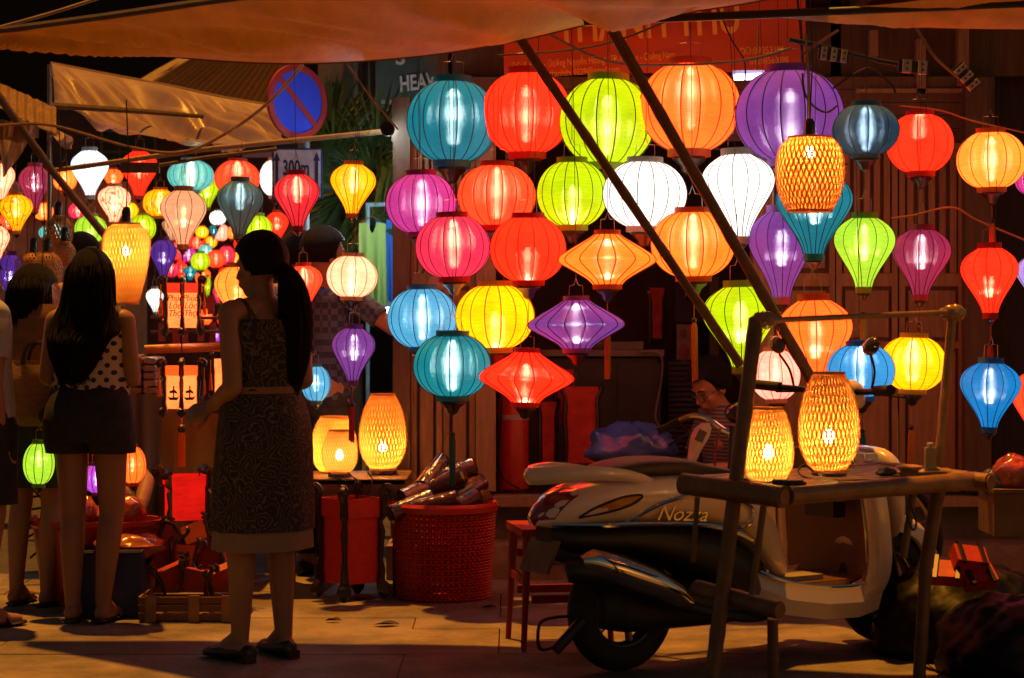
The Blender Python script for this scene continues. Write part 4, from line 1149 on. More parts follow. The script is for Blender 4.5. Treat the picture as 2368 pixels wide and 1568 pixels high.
# ================================================================ STALL FURNITURE AND GOODS
# ---- low table with the three woven lamps
t = thing('low_table', 'low wooden table carrying the three glowing woven lamps', 'table', (-0.75, 9.6, 0))
tz = at(0, 1100, 9.55).z
x0, x1 = at(640, 0, 9.6).x, at(946, 0, 9.6).x
for i in range(4):
    MB().box(((x0 + x1) / 2, 9.40 + i * 0.135, tz - 0.011), (x1 - x0, 0.13, 0.022)).build('top_board', wood, t, angle=0)
MB().box(((x0 + x1) / 2, 9.345, tz - 0.055), (x1 - x0 - 0.02, 0.02, 0.10)).build('apron', M('apron_wood', (0.26, 0.13, 0.07), 0.6, vs=5, st=(1, 1, 9)), t)
for xx in (x0 + 0.04, x1 - 0.04):
    for yy in (9.37, 9.82):
        MB().box((xx, yy, (tz - 0.11) / 2), (0.045, 0.045, tz - 0.11)).build('leg', wood_dark, t)
for k in range(3):
    rope([(760 + k * 45, 1093, 9.36), (775 + k * 42, 1104, 9.34), (800 + k * 30, 1115, 9.32), (825 + k * 12, 1150, 9.3)], 0.0035, cable_mat, ['black lamp flex draped over the table edge, leftmost', 'black lamp flex draped over the table edge, middle one', 'black lamp flex draped over the table edge, nearest the basket'][k], 'cable', 'cable')

# ---- red woven plastic basket with wrapped rolls
bc = Vector((at(1026, 0, 9.3).x, 9.3, 0))
t = thing('plastic_basket', 'big round red woven plastic basket full of wrapped rolls', 'basket', bc)
bh = 0.42; rt, rb_ = sz(118, 9.3), sz(104, 9.3)
redp = M('red_plastic', (0.5, 0.03, 0.015), 0.4, var=0.12, vs=10)
nst = 52
m = MB(); 
for i in range(nst):
    a = 2 * PI * i / nst
    m.tube([(math.cos(a) * (rb_ + (rt - rb_) * k / 6), math.sin(a) * (rb_ + (rt - rb_) * k / 6), bh * k / 6) for k in range(7)], 0.005, 4)
m.build('stakes', redp, t, local=True)['kind'] = 'stuff'
nrow = 30
for q in range(nrow):
    z = 0.01 + (bh - 0.04) * q / (nrow - 1)
    r = rb_ + (rt - rb_) * z / bh
    m = MB(); pts = []
    for k in range(nst * 2 + 1):
        a = PI * k / nst
        e = 0.0065 * (1 if (k // 1 + q) % 2 else -1)
        pts.append((math.cos(a) * (r + e), math.sin(a) * (r + e), z))
    m.tube(pts, 0.0052, 4, cap=False)
    m.build('weave_band', redp, t, local=True)
MB().lathe([(rt - 0.008, bh - 0.03), (rt + 0.012, bh - 0.03), (rt + 0.016, bh - 0.005), (rt + 0.006, bh + 0.01), (rt - 0.010, bh + 0.004), (rt - 0.008, bh - 0.03)], (0, 0, 0), 48, cap=False).build('rim', redp, t, local=True)
MB().lathe([(0.001, 0.012), (rb_ - 0.01, 0.012), (rb_ - 0.01, 0.002)], (0, 0, 0), 32).build('bottom', redp, t, local=True)
wrap = M('clear_wrap', (0.09, 0.03, 0.022), 0.16, vs=16, var=0.3, bump=0.8, bs=30, coat=0.8)
rolls = [(-0.14, -0.10, 0.47, 20, 70), (-0.03, -0.13, 0.48, -10, 75), (0.07, -0.10, 0.47, 15, 60), (0.14, -0.04, 0.46, 60, 70), (-0.1, 0.0, 0.53, 30, 72), (0.0, 0.0, 0.56, -20, 65), (0.1, 0.04, 0.53, 40, 70), (-0.05, 0.08, 0.60, 55, 55), (0.04, 0.1, 0.6, 5, 70), (-0.15, 0.08, 0.5, 80, 80)]
labs = ['front left', 'front centre', 'front right', 'right rim', 'middle left', 'topmost middle', 'middle right', 'sticking up steeply', 'rear', 'rear left']
for i, (x, y, z, az, tl) in enumerate(rolls):
    o = thing('wrapped_roll', 'clear wrapped dark lantern roll in the red basket, %s one' % labs[i], 'roll', bc + Vector((x, y, z - .055)), group='wrapped rolls in the red basket')
    d = Vector((math.cos(R(az)) * math.sin(R(tl)), math.sin(R(az)) * math.sin(R(tl)) + 0.1, math.cos(R(tl)))).normalized()
    mx_ = d.to_track_quat('Z', 'Y').to_matrix()
    m = MB(); L = 0.22
    m.lathe([(0.02, -L / 2), (0.043, -L / 2 + 0.004), (0.045, 0), (0.043, L / 2 - 0.01), (0.03, L / 2)], (0, 0, 0), 16, axis=mx_)
    m.build('roll', wrap, o, local=True)
    MB().lathe([(0.012, -L / 2 - 0.006), (0.026, -L / 2 - 0.006), (0.026, -L / 2 + 0.01)], (0, 0, 0), 12, axis=mx_).build('end_cap', M('roll_end', (0.04, 0.02, 0.02), 0.3), o, local=True)

# ---- left: covered display tables
cloth_grey = M('table_cloth_grey', (0.10, 0.12, 0.12), 0.55, vs=4, var=0.2, bump=0.2, bs=10)
cloth_olive = M('table_cloth_olive', (0.24, 0.15, 0.025), 0.7, vs=4, var=0.15, bump=0.2, bs=10)
def skirt(px0, px1, pyt, Y, mat, label, depth=0.6):
    a = at(px0, pyt, Y); b = at(px1, pyt, Y)
    t = thing('display_table', label, 'table', ((a.x + b.x) / 2, Y, 0))
    MB().box(((a.x + b.x) / 2, Y + depth / 2 + 0.01, a.z - 0.015), (b.x - a.x, depth, 0.03)).build('tabletop', wood_dark, t)
    for xx in (a.x + 0.04, b.x - 0.04):
        for yy in (Y + 0.06, Y + depth - 0.04):
            MB().box((xx, yy, (a.z - 0.03) / 2), (0.04, 0.04, a.z - 0.03)).build('leg', wood_dark, t)
    m = MB()
    m.grid(lambda u, v: Vector((a.x + (b.x - a.x) * u, Y - 0.012 + 0.018 * math.sin(u * 23 + 1) * v + 0.01 * mnoise.noise(Vector((u * 6, v * 2, px0))), a.z * (1 - v) + 0.03 * v)), 50, 10)
    m.build('skirt_cloth', mat, t, angle=180)
    return t
skirt(240, 374, 912, 9.62, cloth_grey, 'table hung with a grey cloth beside the dark shorts')
skirt(372, 560, 935, 9.66, cloth_olive, 'table hung with an olive cloth behind the orange box lantern')
# wrapped bundles stacked on it
bund = M('wrapped_bundle', (0.34, 0.27, 0.24), 0.25, vs=8, var=0.2, bump=0.9, bs=18, coat=0.5)
rowname = ['bottom', 'second', 'third', 'fourth', 'top']
for i in range(5):
    for j in range(2):
        y1 = 912 - i * 17.5
        a = at(312 + j * 36 - 20, y1, 9.66); b = at(348 + j * 36 - 20, y1 - 16.5, 9.66)
        m = MB()
        c = Vector(((a.x + b.x) / 2, 9.78, (a.z + b.z) / 2))
        hx, hz = (b.x - a.x) / 2 * 0.98, (b.z - a.z) / 2
        m.rings([[c + Vector((math.copysign(abs(math.cos(q)) ** .5, math.cos(q)) * hx * e, yy, math.copysign(abs(math.sin(q)) ** .5, math.sin(q)) * hz * e + 0.002 * math.sin(q * 5 + i + j))) for q in [2 * PI * k / 16 for k in range(16)]] for yy, e in ((-0.12, .8), (-0.10, 1), (0.1, 1), (0.12, .8))])
        o = m.build('wrapped_bundle', bund, angle=60); tag(o, 'clear wrapped pale bundle, %s one of the %s stack on the table' % (rowname[i], ['left', 'right'][j]), 'bundle', 'wrapped pale bundles stacked on the left table')
pole([at(335, 808, 9.6), at(520, 802, 9.6), at(600, 806, 9.6)], 0.022, M('orange_tube', (0.5, 0.2, 0.07), 0.4), 'orange wooden tube lying across the stall behind the box lanterns', nodes=False)
# hanging small goods deeper inside the left stall (red tassel packs)
for i in range(12):
    px = 372 + (i % 6) * 30 + random.uniform(-5, 5); Y = random.uniform(10.8, 12.0)
    py = 708 + 62 * (i // 6) + random.uniform(-8, 8)
    t = thing('tassel_pack', 'red tassel pack in the left stall, %s from left in the %s row' % (['first', 'second', 'third', 'fourth', 'fifth', 'sixth'][i % 6], ['upper', 'lower'][i // 6]), 'tassel pack', at(px, py, Y), group='red tassel packs hanging in the left stall')
    H_ = random.uniform(0.08, 0.16)
    MB().box((0, 0, 0), (0.035, 0.02, H_)).build('pack', M('pack_red', (0.6, 0.04, 0.03), 0.4), t, local=True)
    MB().tube([(0, 0, H_ / 2), (0, 0, H_ / 2 + 0.12)], 0.002, 4).build('string', cable_mat, t, local=True)
for k in range(3):
    pole([at(350, 700 + 34 * k, 11.5 + .2 * k), at(560, 706 + 30 * k, 11.3 + .2 * k)], 0.010, bamboo, ['upper', 'middle', 'lower'][k] + ' thin bamboo rail deep in the left stall')
# stall back boards
o = thing('stall_back', 'brown board wall at the back of the left stall', 'stall wall', at(300, 700, 13.2)); WL[o.name] = Vector(o.location)
for i in range(10):
    fbox(-120 + i * 46, -76 + i * 46, 420, 1050, 13.2, 0.03, M('warm_board', (0.5, 0.3, 0.16), 0.7, rnd=.2), 'plank', o)
o = thing('far_stall_back', 'warm lit board wall closing the far lane', 'stall wall', at(480, 700, 19)); WL[o.name] = Vector(o.location)
for i in range(8):
    fbox(330 + i * 45, 373 + i * 45, 470, 1010, 19, 0.04, M('warm_board', (0.5, 0.3, 0.16), 0.7, rnd=.2), 'plank', o)

# ---- tub, blue box, crates on the ground
tc_ = Vector((at(226, 0, 9.15).x, 9.15, 0))
t = thing('plastic_tub', 'wide red plastic tub behind the legs of the long haired woman', 'tub', tc_)
rt2 = sz(150, 9.15)
MB().lathe([(rt2 * .80, 0.0), (rt2 * .84, 0.0), (rt2 * .99, .33), (rt2 * 1.06, .345), (rt2 * 1.06, .365), (rt2 * .97, .365), (rt2 * .80, .02), (.01, .02)], (0, 0, 0), 40, sy=.7).build('bowl', M('tub_red', (0.42, 0.025, 0.015), 0.35, var=0.1), t, local=True)
MB().box((-rt2 * 1.04, -0.03, 0.37), (0.06, 0.1, 0.02)).build('handle', M('tub_handle', (0.6, 0.3, 0.06), 0.4), t, local=True)
plw = M('plastic_bag', (0.42, 0.10, 0.06), 0.12, vs=9, var=0.3, bump=1.0, bs=14, coat=0.7)
def crumple(c, r, mat, label, name='plastic_bag', cat='bag', seed=0, group=None, n=26, amp=.10):
    m = MB(); c = Vector(c)
    m.ell((0, 0, 0), (1, 1, 1), n, n // 2)
    o = MB()
    o.f = m.f
    for v in m.v:
        v = Vector(v)
        k = 1 + amp * 2.2 * mnoise.noise(v * 2.1 + Vector((seed, 0, 0))) + amp * (abs(mnoise.noise(v * 6 + Vector((seed, 3, 0)))) * 2 - 0.6)
        o.v.append(tuple(c + Vector((v.x * r[0], v.y * r[1], v.z * r[2])) * k))
    ob = o.build(name, mat, angle=70)
    return tag(ob, label, cat, group)
crumple(at(195, 1185, 9.15), (.06, .06, .07), plw, 'crumpled red plastic bag in the tub between the legs', seed=1)
crumple(at(292, 1180, 9.1), (.08, .07, .065), plw, 'rounded red wrapped lantern at the right of the tub', seed=5)
crumple(at(250, 1195, 9.2), (.12, .08, .05), plw, 'flat wrapped parcel lying in the middle of the tub', seed=9)
t = thing('plastic_crate', 'dark blue plastic crate behind the feet of the long haired woman', 'crate', (at(262, 0, 8.85).x, 8.85, 0), R(4))
blue = M('blue_plastic', (0.02, 0.03, 0.16), 0.45, var=0.1)
bw, bd, bhh = sz(148, 8.85), 0.36, 0.27
for nm, c, d in (('side_wall', (0, -bd / 2, bhh / 2), (bw, .012, bhh)), ('side_wall', (0, bd / 2, bhh / 2), (bw, .012, bhh)), ('end_wall', (-bw / 2 + .006, 0, bhh / 2), (.012, bd - .013, bhh)), ('end_wall', (bw / 2 - .006, 0, bhh / 2), (.012, bd - .013, bhh)), ('floor_panel', (0, 0, .012), (bw - .03, bd - .03, .012))):
    MB().box(c, d).build(nm, blue, t, local=True)
MB().tube([(-bw / 2, -bd / 2 - .004, bhh), (bw / 2, -bd / 2 - .004, bhh)], .012, 6).build('lip', blue, t, local=True)
crumple(at(300, 1262, 8.9), (.15, .12, .055), M('wrap_orange', (0.5, 0.16, 0.05), 0.15, bump=1.0, bs=14, coat=0.7), 'orange wrapped parcels heaped on the blue crate', seed=14)
crumple(at(215, 1288, 8.72), (.055, .05, .03), wrap, 'small dark wrapped roll on the left corner of the blue crate', seed=19)
t = thing('wicker_crate', 'low brown slatted crate on the ground left of the bare legs', 'crate', (at(452, 0, 8.7).x, 8.7, 0))
cw, cd, ch_ = sz(228, 8.7), 0.34, 0.11
wk = M('crate_wood', (0.22, 0.10, 0.04), 0.7, vs=8, var=0.2)
for zz in (.02, .055, .09):
    for yy in (-cd / 2, cd / 2):
        MB().box((0, yy, zz), (cw, .01, .026)).build('slat', wk, t, local=True)
    for xx in (-cw / 2, cw / 2):
        MB().box((xx, 0, zz), (.01, cd - .012, .026)).build('slat', wk, t, local=True)
for xx in (-cw / 2 + .05, .02, cw / 2 - .05):
    MB().box((xx, -cd / 2 - .009, .055), (.045, .008, .11)).build('cleat', M('cleat', (0.4, 0.2, 0.06), 0.6), t, local=True)
MB().box((0, 0, .008), (cw - .02, cd - .02, .008)).build('floor_panel', wk, t, local=True)
# folded dark red box lanterns heaped in and behind it
random.seed(21)
pile_red = M('pile_red', (0.42, 0.025, 0.012), 0.55, vs=20)
spots = [(400, 1330, 8.72, 10), (455, 1340, 8.68, -15), (510, 1335, 8.72, 25), (375, 1290, 8.95, 30), (430, 1285, 8.9, -20), (485, 1290, 8.9, 5), (535, 1300, 8.9, 40), (400, 1245, 9.05, -30), (450, 1235, 9.05, 15), (540, 1262, 9.0, -10)]
wh = ['front left', 'front middle', 'front right', 'second row leftmost', 'second row second', 'second row third', 'second row rightmost', 'upper left', 'topmost', 'upper right']
for i, (px, py, Y, az) in enumerate(spots):
    t = thing('folded_lantern', 'folded dark red box lantern in the ground pile, %s one' % wh[i], 'folded lantern', at(px, py, Y), R(az), group='folded red box lanterns piled on the ground')
    tl = Matrix.Rotation(R(random.uniform(-35, 35)), 3, 'Y') @ Matrix.Rotation(R(random.uniform(-30, 30)), 3, 'X')
    MB().box((0, 0, 0), (.10, .05, .085), tilt=tl).build('paper_block', pile_red, t, local=True)
    for s in (-1, 1):
        for q in (-1, 1):
            b = tl @ Vector((s * .055, q * .028, 0)); up = tl @ Vector((0, 0, 1)); sd = tl @ Vector((s, 0, 0))
            MB().tube(spline([b - up * .06 + sd * .012, b - up * .03, b + up * .02 + sd * .006, b + up * .06 + sd * .016, b + up * .075], 3), [.008, .009, .007, .006, .007, .008, .007, .009, .010, .011, .010, .008, .004], 6).build('carved_post', black_wood, t, local=True)
# black thin frame stand at lower left
t = thing('wire_stand', 'black folding wire stand at lower left behind the legs', 'stand', at(90, 1250, 9.5)); WL[t.name] = Vector(t.location)
for a, b in (((60, 1150), (170, 1140)), ((60, 1180), (150, 1165)), ((75, 1130), (170, 1230)), ((60, 1245), (140, 1195)), ((95, 1290), (175, 1285)), ((70, 1290), (150, 1220))):
    MB().tube([at(*a, 9.5), at(*b, 9.5)], 0.006, 6).build('rod', dark_metal, t)

# ---- clothes rack and clothes
t = thing('clothes_rack', 'pale blue rack rail with hangers behind the yellow balloon lantern', 'rack', at(880, 450, 11.6)); WL[t.name] = Vector(t.location)
MB().tube([at(846, 474, 11.6), at(990, 470, 11.6)], 0.012, 8).build('rail', M('rail_blue', (0.3, 0.5, 0.6), 0.3), t)
for px in (850, 985):
    MB().tube([at(px, 470, 11.6), (at(px, 470, 11.6).x, 11.6, 0)], 0.012, 8).build('upright', M('rail_blue', ()), t)
def garment_hang(px0, px1, y0, y1, Y, col, label, neck=0.35):
    t = thing('hanging_garment', label, 'clothing', at((px0 + px1) / 2, y0, Y)); WL[t.name] = Vector(t.location)
    mt = M('garment_%d' % px0, col, 0.8, vs=6, var=0.08, trans=0.35)
    def fn(u, v):
        x = px0 + (px1 - px0) * u
        dip = (abs(u - 0.5) < neck * .5) * 26 * (1 - (abs(u - .5) / (neck * .5)) ** 2)
        y = (y0 + dip + 10 * abs(u - .5)) * (1 - v) + (y1 + 8 * math.sin(u * 9)) * v
        w = 1 + 0.12 * v
        return at((px0 + px1) / 2 + (x - (px0 + px1) / 2) * w, y, Y + 0.03 * math.sin(u * 15) * v)
    MB().grid(fn, 24, 10).build('cloth', mt, t, angle=180)
    MB().grid(lambda u, v: fn(u, v) + Vector((0, .05, 0)), 24, 10).build('back_cloth', mt, t, angle=180)
    cx = (px0 + px1) / 2
    MB().tube([at(px0, y0 + 6, Y + .02), at(cx, y0 - 12, Y + .02), at(px1, y0 + 6, Y + .02)], .004, 5).build('hanger', wire_mat, t)
    MB().tube(spline([at(cx, y0 - 12, Y + .02), at(cx + 3, y0 - 24, Y + .02), at(cx - 2, y0 - 32, Y + .02)], 3), .003, 5).build('hook', wire_mat, t)
    return t
garment_hang(830, 890, 512, 700, 11.55, (0.42, 0.62, 0.16), 'lime green sleeveless dress on a hanger')
garment_hang(868, 906, 505, 690, 11.65, (0.05, 0.2, 0.75), 'bright blue top hanging right of the lime dress')
garment_hang(888, 912, 500, 690, 11.75, (0.45, 0.42, 0.8), 'lavender top hanging by the shop post')
garment_hang(812, 846, 515, 690, 11.8, (0.3, 0.32, 0.1), 'olive top hanging left of the lime dress')
lampp = thing('shop_window_glow', 'cool lit display panel low behind the hanging clothes', 'display', at(880, 640, 12.6)); WL[lampp.name] = Vector(lampp.location)
fbox(800, 925, 330, 730, 12.6, 0.04, M('display_back', (0.35, 0.45, 0.5), 0.6), 'back_panel', lampp)
MB().tube([at(840, 730, 12.3), at(912, 715, 12.3)], .02, 8).build('tube_light', glow('cool_tube', (0.55, 0.8, 1.0), 9.0), lampp)
sl = thing('added_sign_tube', 'cool white tube lamp added to light the no parking sign', 'lamp', at(898, 296, 10.2)); WL[sl.name] = Vector(sl.location)  # added lamp, placed to brighten the road sign and the clothes
MB().tube([at(896, 299, 9.85), at(903, 297, 10.5)], .018, 8).build('tube', glow('cool_tube_b', (0.62, 0.85, 1.0), 34.0), sl)
MB().tube([at(896, 291, 9.85), at(903, 289, 10.5)], .014, 6).build('fitting', M('white_paint', ()), sl)
MB().lathe([(.001, 0), (.034, 0), (.034, .05), (.019, .05)], at(896, 299, 9.85) - Vector((0, .03, 0)), 14, axis=Matrix.Rotation(R(-90), 3, 'X')).build('end_cap', dark_metal, sl)  # cap added to hide the glowing tube end from view
sl = thing('added_rack_tube', 'added cool upright tube lamp hidden behind the shop post to light the clothes', 'lamp', at(936, 500, 11.0)); WL[sl.name] = Vector(sl.location)  # added unseen lamp that brightens the hanging clothes
MB().tube([at(936, 425, 11.0), at(936, 600, 11.0)], .018, 8).build('tube', glow('cool_tube_d', (0.7, 0.9, 1.0), 85.0), sl)
MB().tube([at(944, 425, 11.0), at(944, 600, 11.0)], .014, 6).build('fitting', M('white_paint', ()), sl)
sl = thing('added_wall_tube', 'added cool tube lamp lighting the pale building and HEAVEN sign', 'lamp', at(800, 330, 13.4)); WL[sl.name] = Vector(sl.location)  # added lamp that brightens the building wall and the shop sign
MB().tube([at(790, 338, 13.4), at(862, 334, 13.2)], .02, 8).build('tube', glow('cool_tube_c', (0.75, 0.9, 1.0), 50.0), sl)
MB().tube([at(790, 345, 13.4), at(862, 341, 13.2)], .016, 6).build('fitting', M('white_paint', ()), sl)

# ---- palm
t = thing('palm', 'potted fan palm with arching fronds behind the yellow balloon lantern', 'palm', at(810, 700, 12.0)); WL[t.name] = Vector((t.location.x, 12.0, 0)); t.location.z = 0
pc = at(815, 470, 12.0)
MB().tube([(pc.x, 12.0, 0), (pc.x + .02, 12.0, .8), (pc.x, 12.0, pc.z)], [.05, .04, .03], 8).build('trunk', wood_dark, t)
leafm = M('palm_leaf', (0.05, 0.11, 0.02), 0.45, vs=6, var=0.25, trans=0.3, rnd=0.25)
random.seed(5)
tips = [(755, 275), (800, 290), (850, 300), (895, 330), (905, 400), (890, 470), (745, 330), (735, 400), (760, 470), (850, 390), (790, 370), (905, 300), (770, 540), (860, 520)]
for i, (px, py) in enumerate(tips):
    tip = at(px, py, 12.0 + random.uniform(-.35, .3))
    mid = (pc + tip) / 2 + Vector((0, 0, .14))
    st = spline([pc, mid, tip], 12)
    MB().tube(st, [.006 * (1 - .7 * k / (len(st) - 1)) for k in range(len(st))], 5).build('frond_stem', leafm, t)
    m = MB()
    for k in range(6, len(st)):
        d = (st[k] - st[k - 1]).normalized()
        for s in (-1, 1):
            for e in (0, .5):
                b = st[k - 1].lerp(st[k], e)
                sd = d.cross(Vector((0, 1, 0))).normalized() * s
                L = .26 * math.sin(PI * (k + e) / (len(st) + 5)) + .08
                tp_ = b + (sd * .75 + d * .6 + Vector((0, random.uniform(-.35, .35), -.25))).normalized() * L
                w = d * .011
                m.add([b - w, b + w, b.lerp(tp_, .6) + w * .8 + Vector((0, 0, .01)), tp_, b.lerp(tp_, .6) - w * .8 + Vector((0, 0, .01))], [(0, 1, 2, 3, 4)])
    m.build('frond_leaflets', leafm, t, angle=0)['kind'] = 'stuff'

# ---- inside the doorway: counter, extinguisher, red lanterns, bag
t = thing('counter', 'dark wooden counter with pale edge inside the doorway', 'counter', at(1380, 815, 11.6)); WL[t.name] = Vector((t.location.x, 11.6, 0.34)); t.location.z = .34
a = at(1170, 808, 11.5); b = at(1535, 826, 11.5)
MB().box(((a.x + b.x) / 2, 11.8, a.z - .02), (b.x - a.x, .6, .035)).build('countertop', M('counter_top', (0.3, 0.25, 0.2), 0.4), t)
MB().box(((a.x + b.x) / 2, 11.82, (a.z + .34) / 2 - .02), (b.x - a.x - .06, .5, a.z - .40)).build('cabinet', M('cabinet', (0.05, 0.03, 0.03), 0.5), t)
for i in range(3):
    x = a.x + .2 + i * .27
    MB().box((x, 11.56, (a.z + .34) / 2), (.24, .02, a.z - .5)).build('drawer', M('cabinet', ()), t)
o = MB().box(at(1440, 800, 11.8), (.22, .2, .05)).build('folded_papers', M('papers', (0.5, 0.4, 0.3), 0.6)); tag(o, 'flat stack of papers on the counter', 'papers')
crumple(at(1385, 796, 11.75), (.05, .05, .04), bund, 'shiny crumpled wrapper on the counter', seed=31)
rope([(1480, 812, 11.45), (1525, 818, 11.45), (1530, 870, 11.45), (1515, 960, 11.45), (1528, 990, 11.45)], .005, M('white_cord', (0.5, 0.45, 0.4), 0.6), 'white cord hanging from the counter corner', 'cable', 'cable')
t = thing('red_cylinder', 'tall red gas cylinder with pale band beside the doorway jamb', 'cylinder', at(1186, 1130, 10.55)); WL[t.name] = Vector(t.location)
cb_ = at(1186, 1132, 10.55); rr_ = sz(36, 10.55); ht = at(0, 905, 10.55).z - cb_.z
MB().lathe([(rr_ * .9, 0), (rr_, .01), (rr_, ht * .88), (rr_ * .8, ht * .95), (rr_ * .3, ht)], cb_, 28).build('body', M('cyl_red', (0.5, 0.03, 0.015), 0.35, var=0.1), t)
MB().lathe([(rr_ + .002, ht * .715), (rr_ + .002, ht * .765)], cb_, 28, cap=False).build('band', M('band_white', (0.6, 0.5, 0.42), 0.5), t)
MB().lathe([(.02, ht), (.02, ht + .05), (.04, ht + .05), (.04, ht + .07)], cb_, 12).build('valve', dark_metal, t)
rope([(1160, 925, 10.4), (1158, 1000, 10.4), (1154, 1060, 10.4), (1165, 1105, 10.4), (1200, 1130, 10.38)], .006, cable_mat, 'black hose in front of the red cylinder', 'hose', 'hose')
def folded(px, py, w, h, Y, label, az=0, extra=None):
    t = thing('folded_lantern', label, 'folded lantern', at(px, py, Y), R(az), group='folded red box lanterns in the doorway')
    W, H = sz(w, Y), sz(h, Y)
    MB().box((0, 0, 0), (W, .06, H)).build('paper_block', M('door_red', (0.62, 0.03, 0.012), 0.6, vs=18), t, local=True)
    MB().box((0, 0, H * .5 + .04), (W * 1.12, .07, .08)).build('top_band', M('door_red', ()), t, local=True)
    for s in (-1, 1):
        MB().tube(spline([(s * W * .56, -.03, -H * .62), (s * W * .5, -.035, -H * .2), (s * W * .55, -.035, H * .2), (s * W * .52, -.03, H * .55), (s * W * .66, -.03, H * .72), (s * W * .6, -.03, H * .8)], 4), .012, 6).build('carved_post', black_wood, t, local=True)
    return t
folded(1265, 1040, 36, 150, 10.7, 'narrow folded red lantern next to the red cylinder', 8)
folded(1345, 1000, 70, 140, 10.6, 'broad red folded lantern standing behind the blue bag', -6)
folded(1300, 935, 40, 90, 10.8, 'smaller folded red lantern behind the broad one', 15)
folded(1518, 740, 30, 84, 11.9, 'red lantern hung on the back wall right of the orange saucer', 0)
o = thing('poster', 'small portrait poster on the dark post inside the doorway', 'poster', at(1580, 790, 12.0)); WL[o.name] = Vector(o.location)
fbox(1564, 1600, 750, 832, 12.0, .01, M('poster_paper', (0.5, 0.35, 0.32), 0.6), 'sheet', o)
MB().ell(at(1580, 772, 11.998), (.022, .004, .028)).build('printed_face', M('poster_face', (0.35, 0.2, 0.15), 0.7), o)
MB().ell(at(1580, 815, 11.998), (.035, .004, .05)).build('printed_dress', M('poster_dress', (0.5, 0.15, 0.2), 0.7), o)
o = thing('dark_notice', 'dark notice board with pale letters on the inner post', 'notice', at(1590, 700, 11.9)); WL[o.name] = Vector(o.location)
fbox(1560, 1640, 660, 745, 11.95, .02, M('notice_black', (0.02, 0.015, 0.02), 0.6), 'board', o)
text('ĐL', at(1582, 696, 11.94), sz(24, 11.94), sign_cream, o, font_bold=True)
for k in range(14):
    pass
t = thing('louvred_screen', 'dark louvred screen inside the doorway behind the vendor', 'screen', at(1580, 950, 11.9)); WL[t.name] = Vector(t.location)
for k in range(24):
    fbox(1545, 1640, 836 + k * 12, 844 + k * 12, 11.9, .02, M('louvre_dark', (0.06, 0.05, 0.055), 0.5), 'slat', t)
fbox(1640, 1662, 640, 1120, 11.85, .06, M('greenish_post', (0.16, 0.13, 0.07), 0.6), 'post', t)
crumple(at(1460, 1035, 9.75), (.21, .14, .12), M('blue_bag', (0.08, 0.15, 0.68), 0.22, vs=7, var=0.3, bump=0.9, bs=12, coat=0.4, trans=0.25), 'big translucent blue plastic bag behind the scooter seat', seed=41, n=40)
t = thing('display_box', 'tan cardboard box with wrapped goods at the right edge', 'box', at(2345, 1190, 8.9)); WL[t.name] = Vector(t.location)
fbox(2298, 2440, 1142, 1240, 8.9, .3, M('cardboard', (0.17, 0.105, 0.035), 0.8), 'carton', t)
fbox(2296, 2442, 1132, 1141, 8.89, .32, M('cardboard', ()), 'lid', t)
crumple(at(2345, 1095, 9.0), (.10, .08, .085), plw, 'glossy bag of red wrapped goods on the tan box', seed=52)
crumple(at(2293, 1115, 9.0), (.05, .05, .06), M('teal_wrap', (0.08, 0.12, 0.1), 0.15, bump=1, bs=20, coat=.6), 'small teal wrapped bag left of the red goods', seed=57)

# ---- bottom right heap: dark plastic sheet over goods, red folded lanterns
crumple((at(2230, 0, 7.7).x, 7.75, .10), (.33, .3, .25), M('black_plastic', (0.005, 0.004, 0.006), 0.5, vs=8, bump=0.6, bs=9, spec=.2), 'heap of goods under black plastic at bottom right', 'plastic_heap', 'heap', seed=61, n=72, amp=.055)
crumple((at(2330, 0, 7.3).x, 7.3, .08), (.25, .3, .2), M('black_plastic', ()), 'second black plastic heap in the bottom right corner', 'plastic_heap', 'heap', seed=66, n=64, amp=.055)
for i, (px, py, az, lab) in enumerate([(2240, 1290, 20, 'bright red folded lantern lying on the black heap, upper one'), (2190, 1325, -15, 'red folded lantern on the black heap, left one'), (2260, 1335, 5, 'red folded lantern on the black heap, right lower one')]):
    t = thing('folded_lantern', lab, 'folded lantern', at(px, py, 7.45), R(az), group='red folded lanterns on the black heap')
    tl = Matrix.Rotation(R(-50), 3, 'X') @ Matrix.Rotation(R(12 - 10 * i), 3, 'Y')
    MB().box((0, 0, 0), (.12, .05, .08), tilt=tl).build('paper_block', M('door_red', ()), t, local=True)
    for s in (-1, 1):
        MB().box(tl @ Vector((s * .04, -.03, 0)), (.014, .012, .11), tilt=tl).build('carved_post', black_wood, t, local=True)

# ---- red stool behind the scooter tail
t = thing('red_chair', 'small red wooden chair half hidden behind the scooter tail', 'chair', (at(1292, 0, 7.95).x, 7.95, 0), R(10))
rw_ = M('chair_red', (0.32, 0.02, 0.012), 0.45, var=0.1)
zt = at(0, 1228, 7.95).z
s0 = .15
for x in (-s0, s0):
    for y in (-s0, s0):
        k = 1.12
        MB().tube([(x * k, y * k, 0), (x * 1.04, y * 1.04, zt * .6), (x, y, zt)], [.011, .014, .019], 8).build('leg', rw_, t, local=True)
MB().box((0, 0, zt + .012), (2 * s0 + .05, 2 * s0 + .05, .028)).build('seat', rw_, t, local=True)
for y in (-s0, s0):
    for z in (zt * .45, zt * .78):
        MB().box((0, y * 1.03, z), (2 * s0 - .03, .016, .03)).build('rail', rw_, t, local=True)
for x in (-s0, s0):
    MB().box((x * 1.03, 0, zt * .6), (.016, 2 * s0 - .03, .03)).build('rail', rw_, t, local=True)

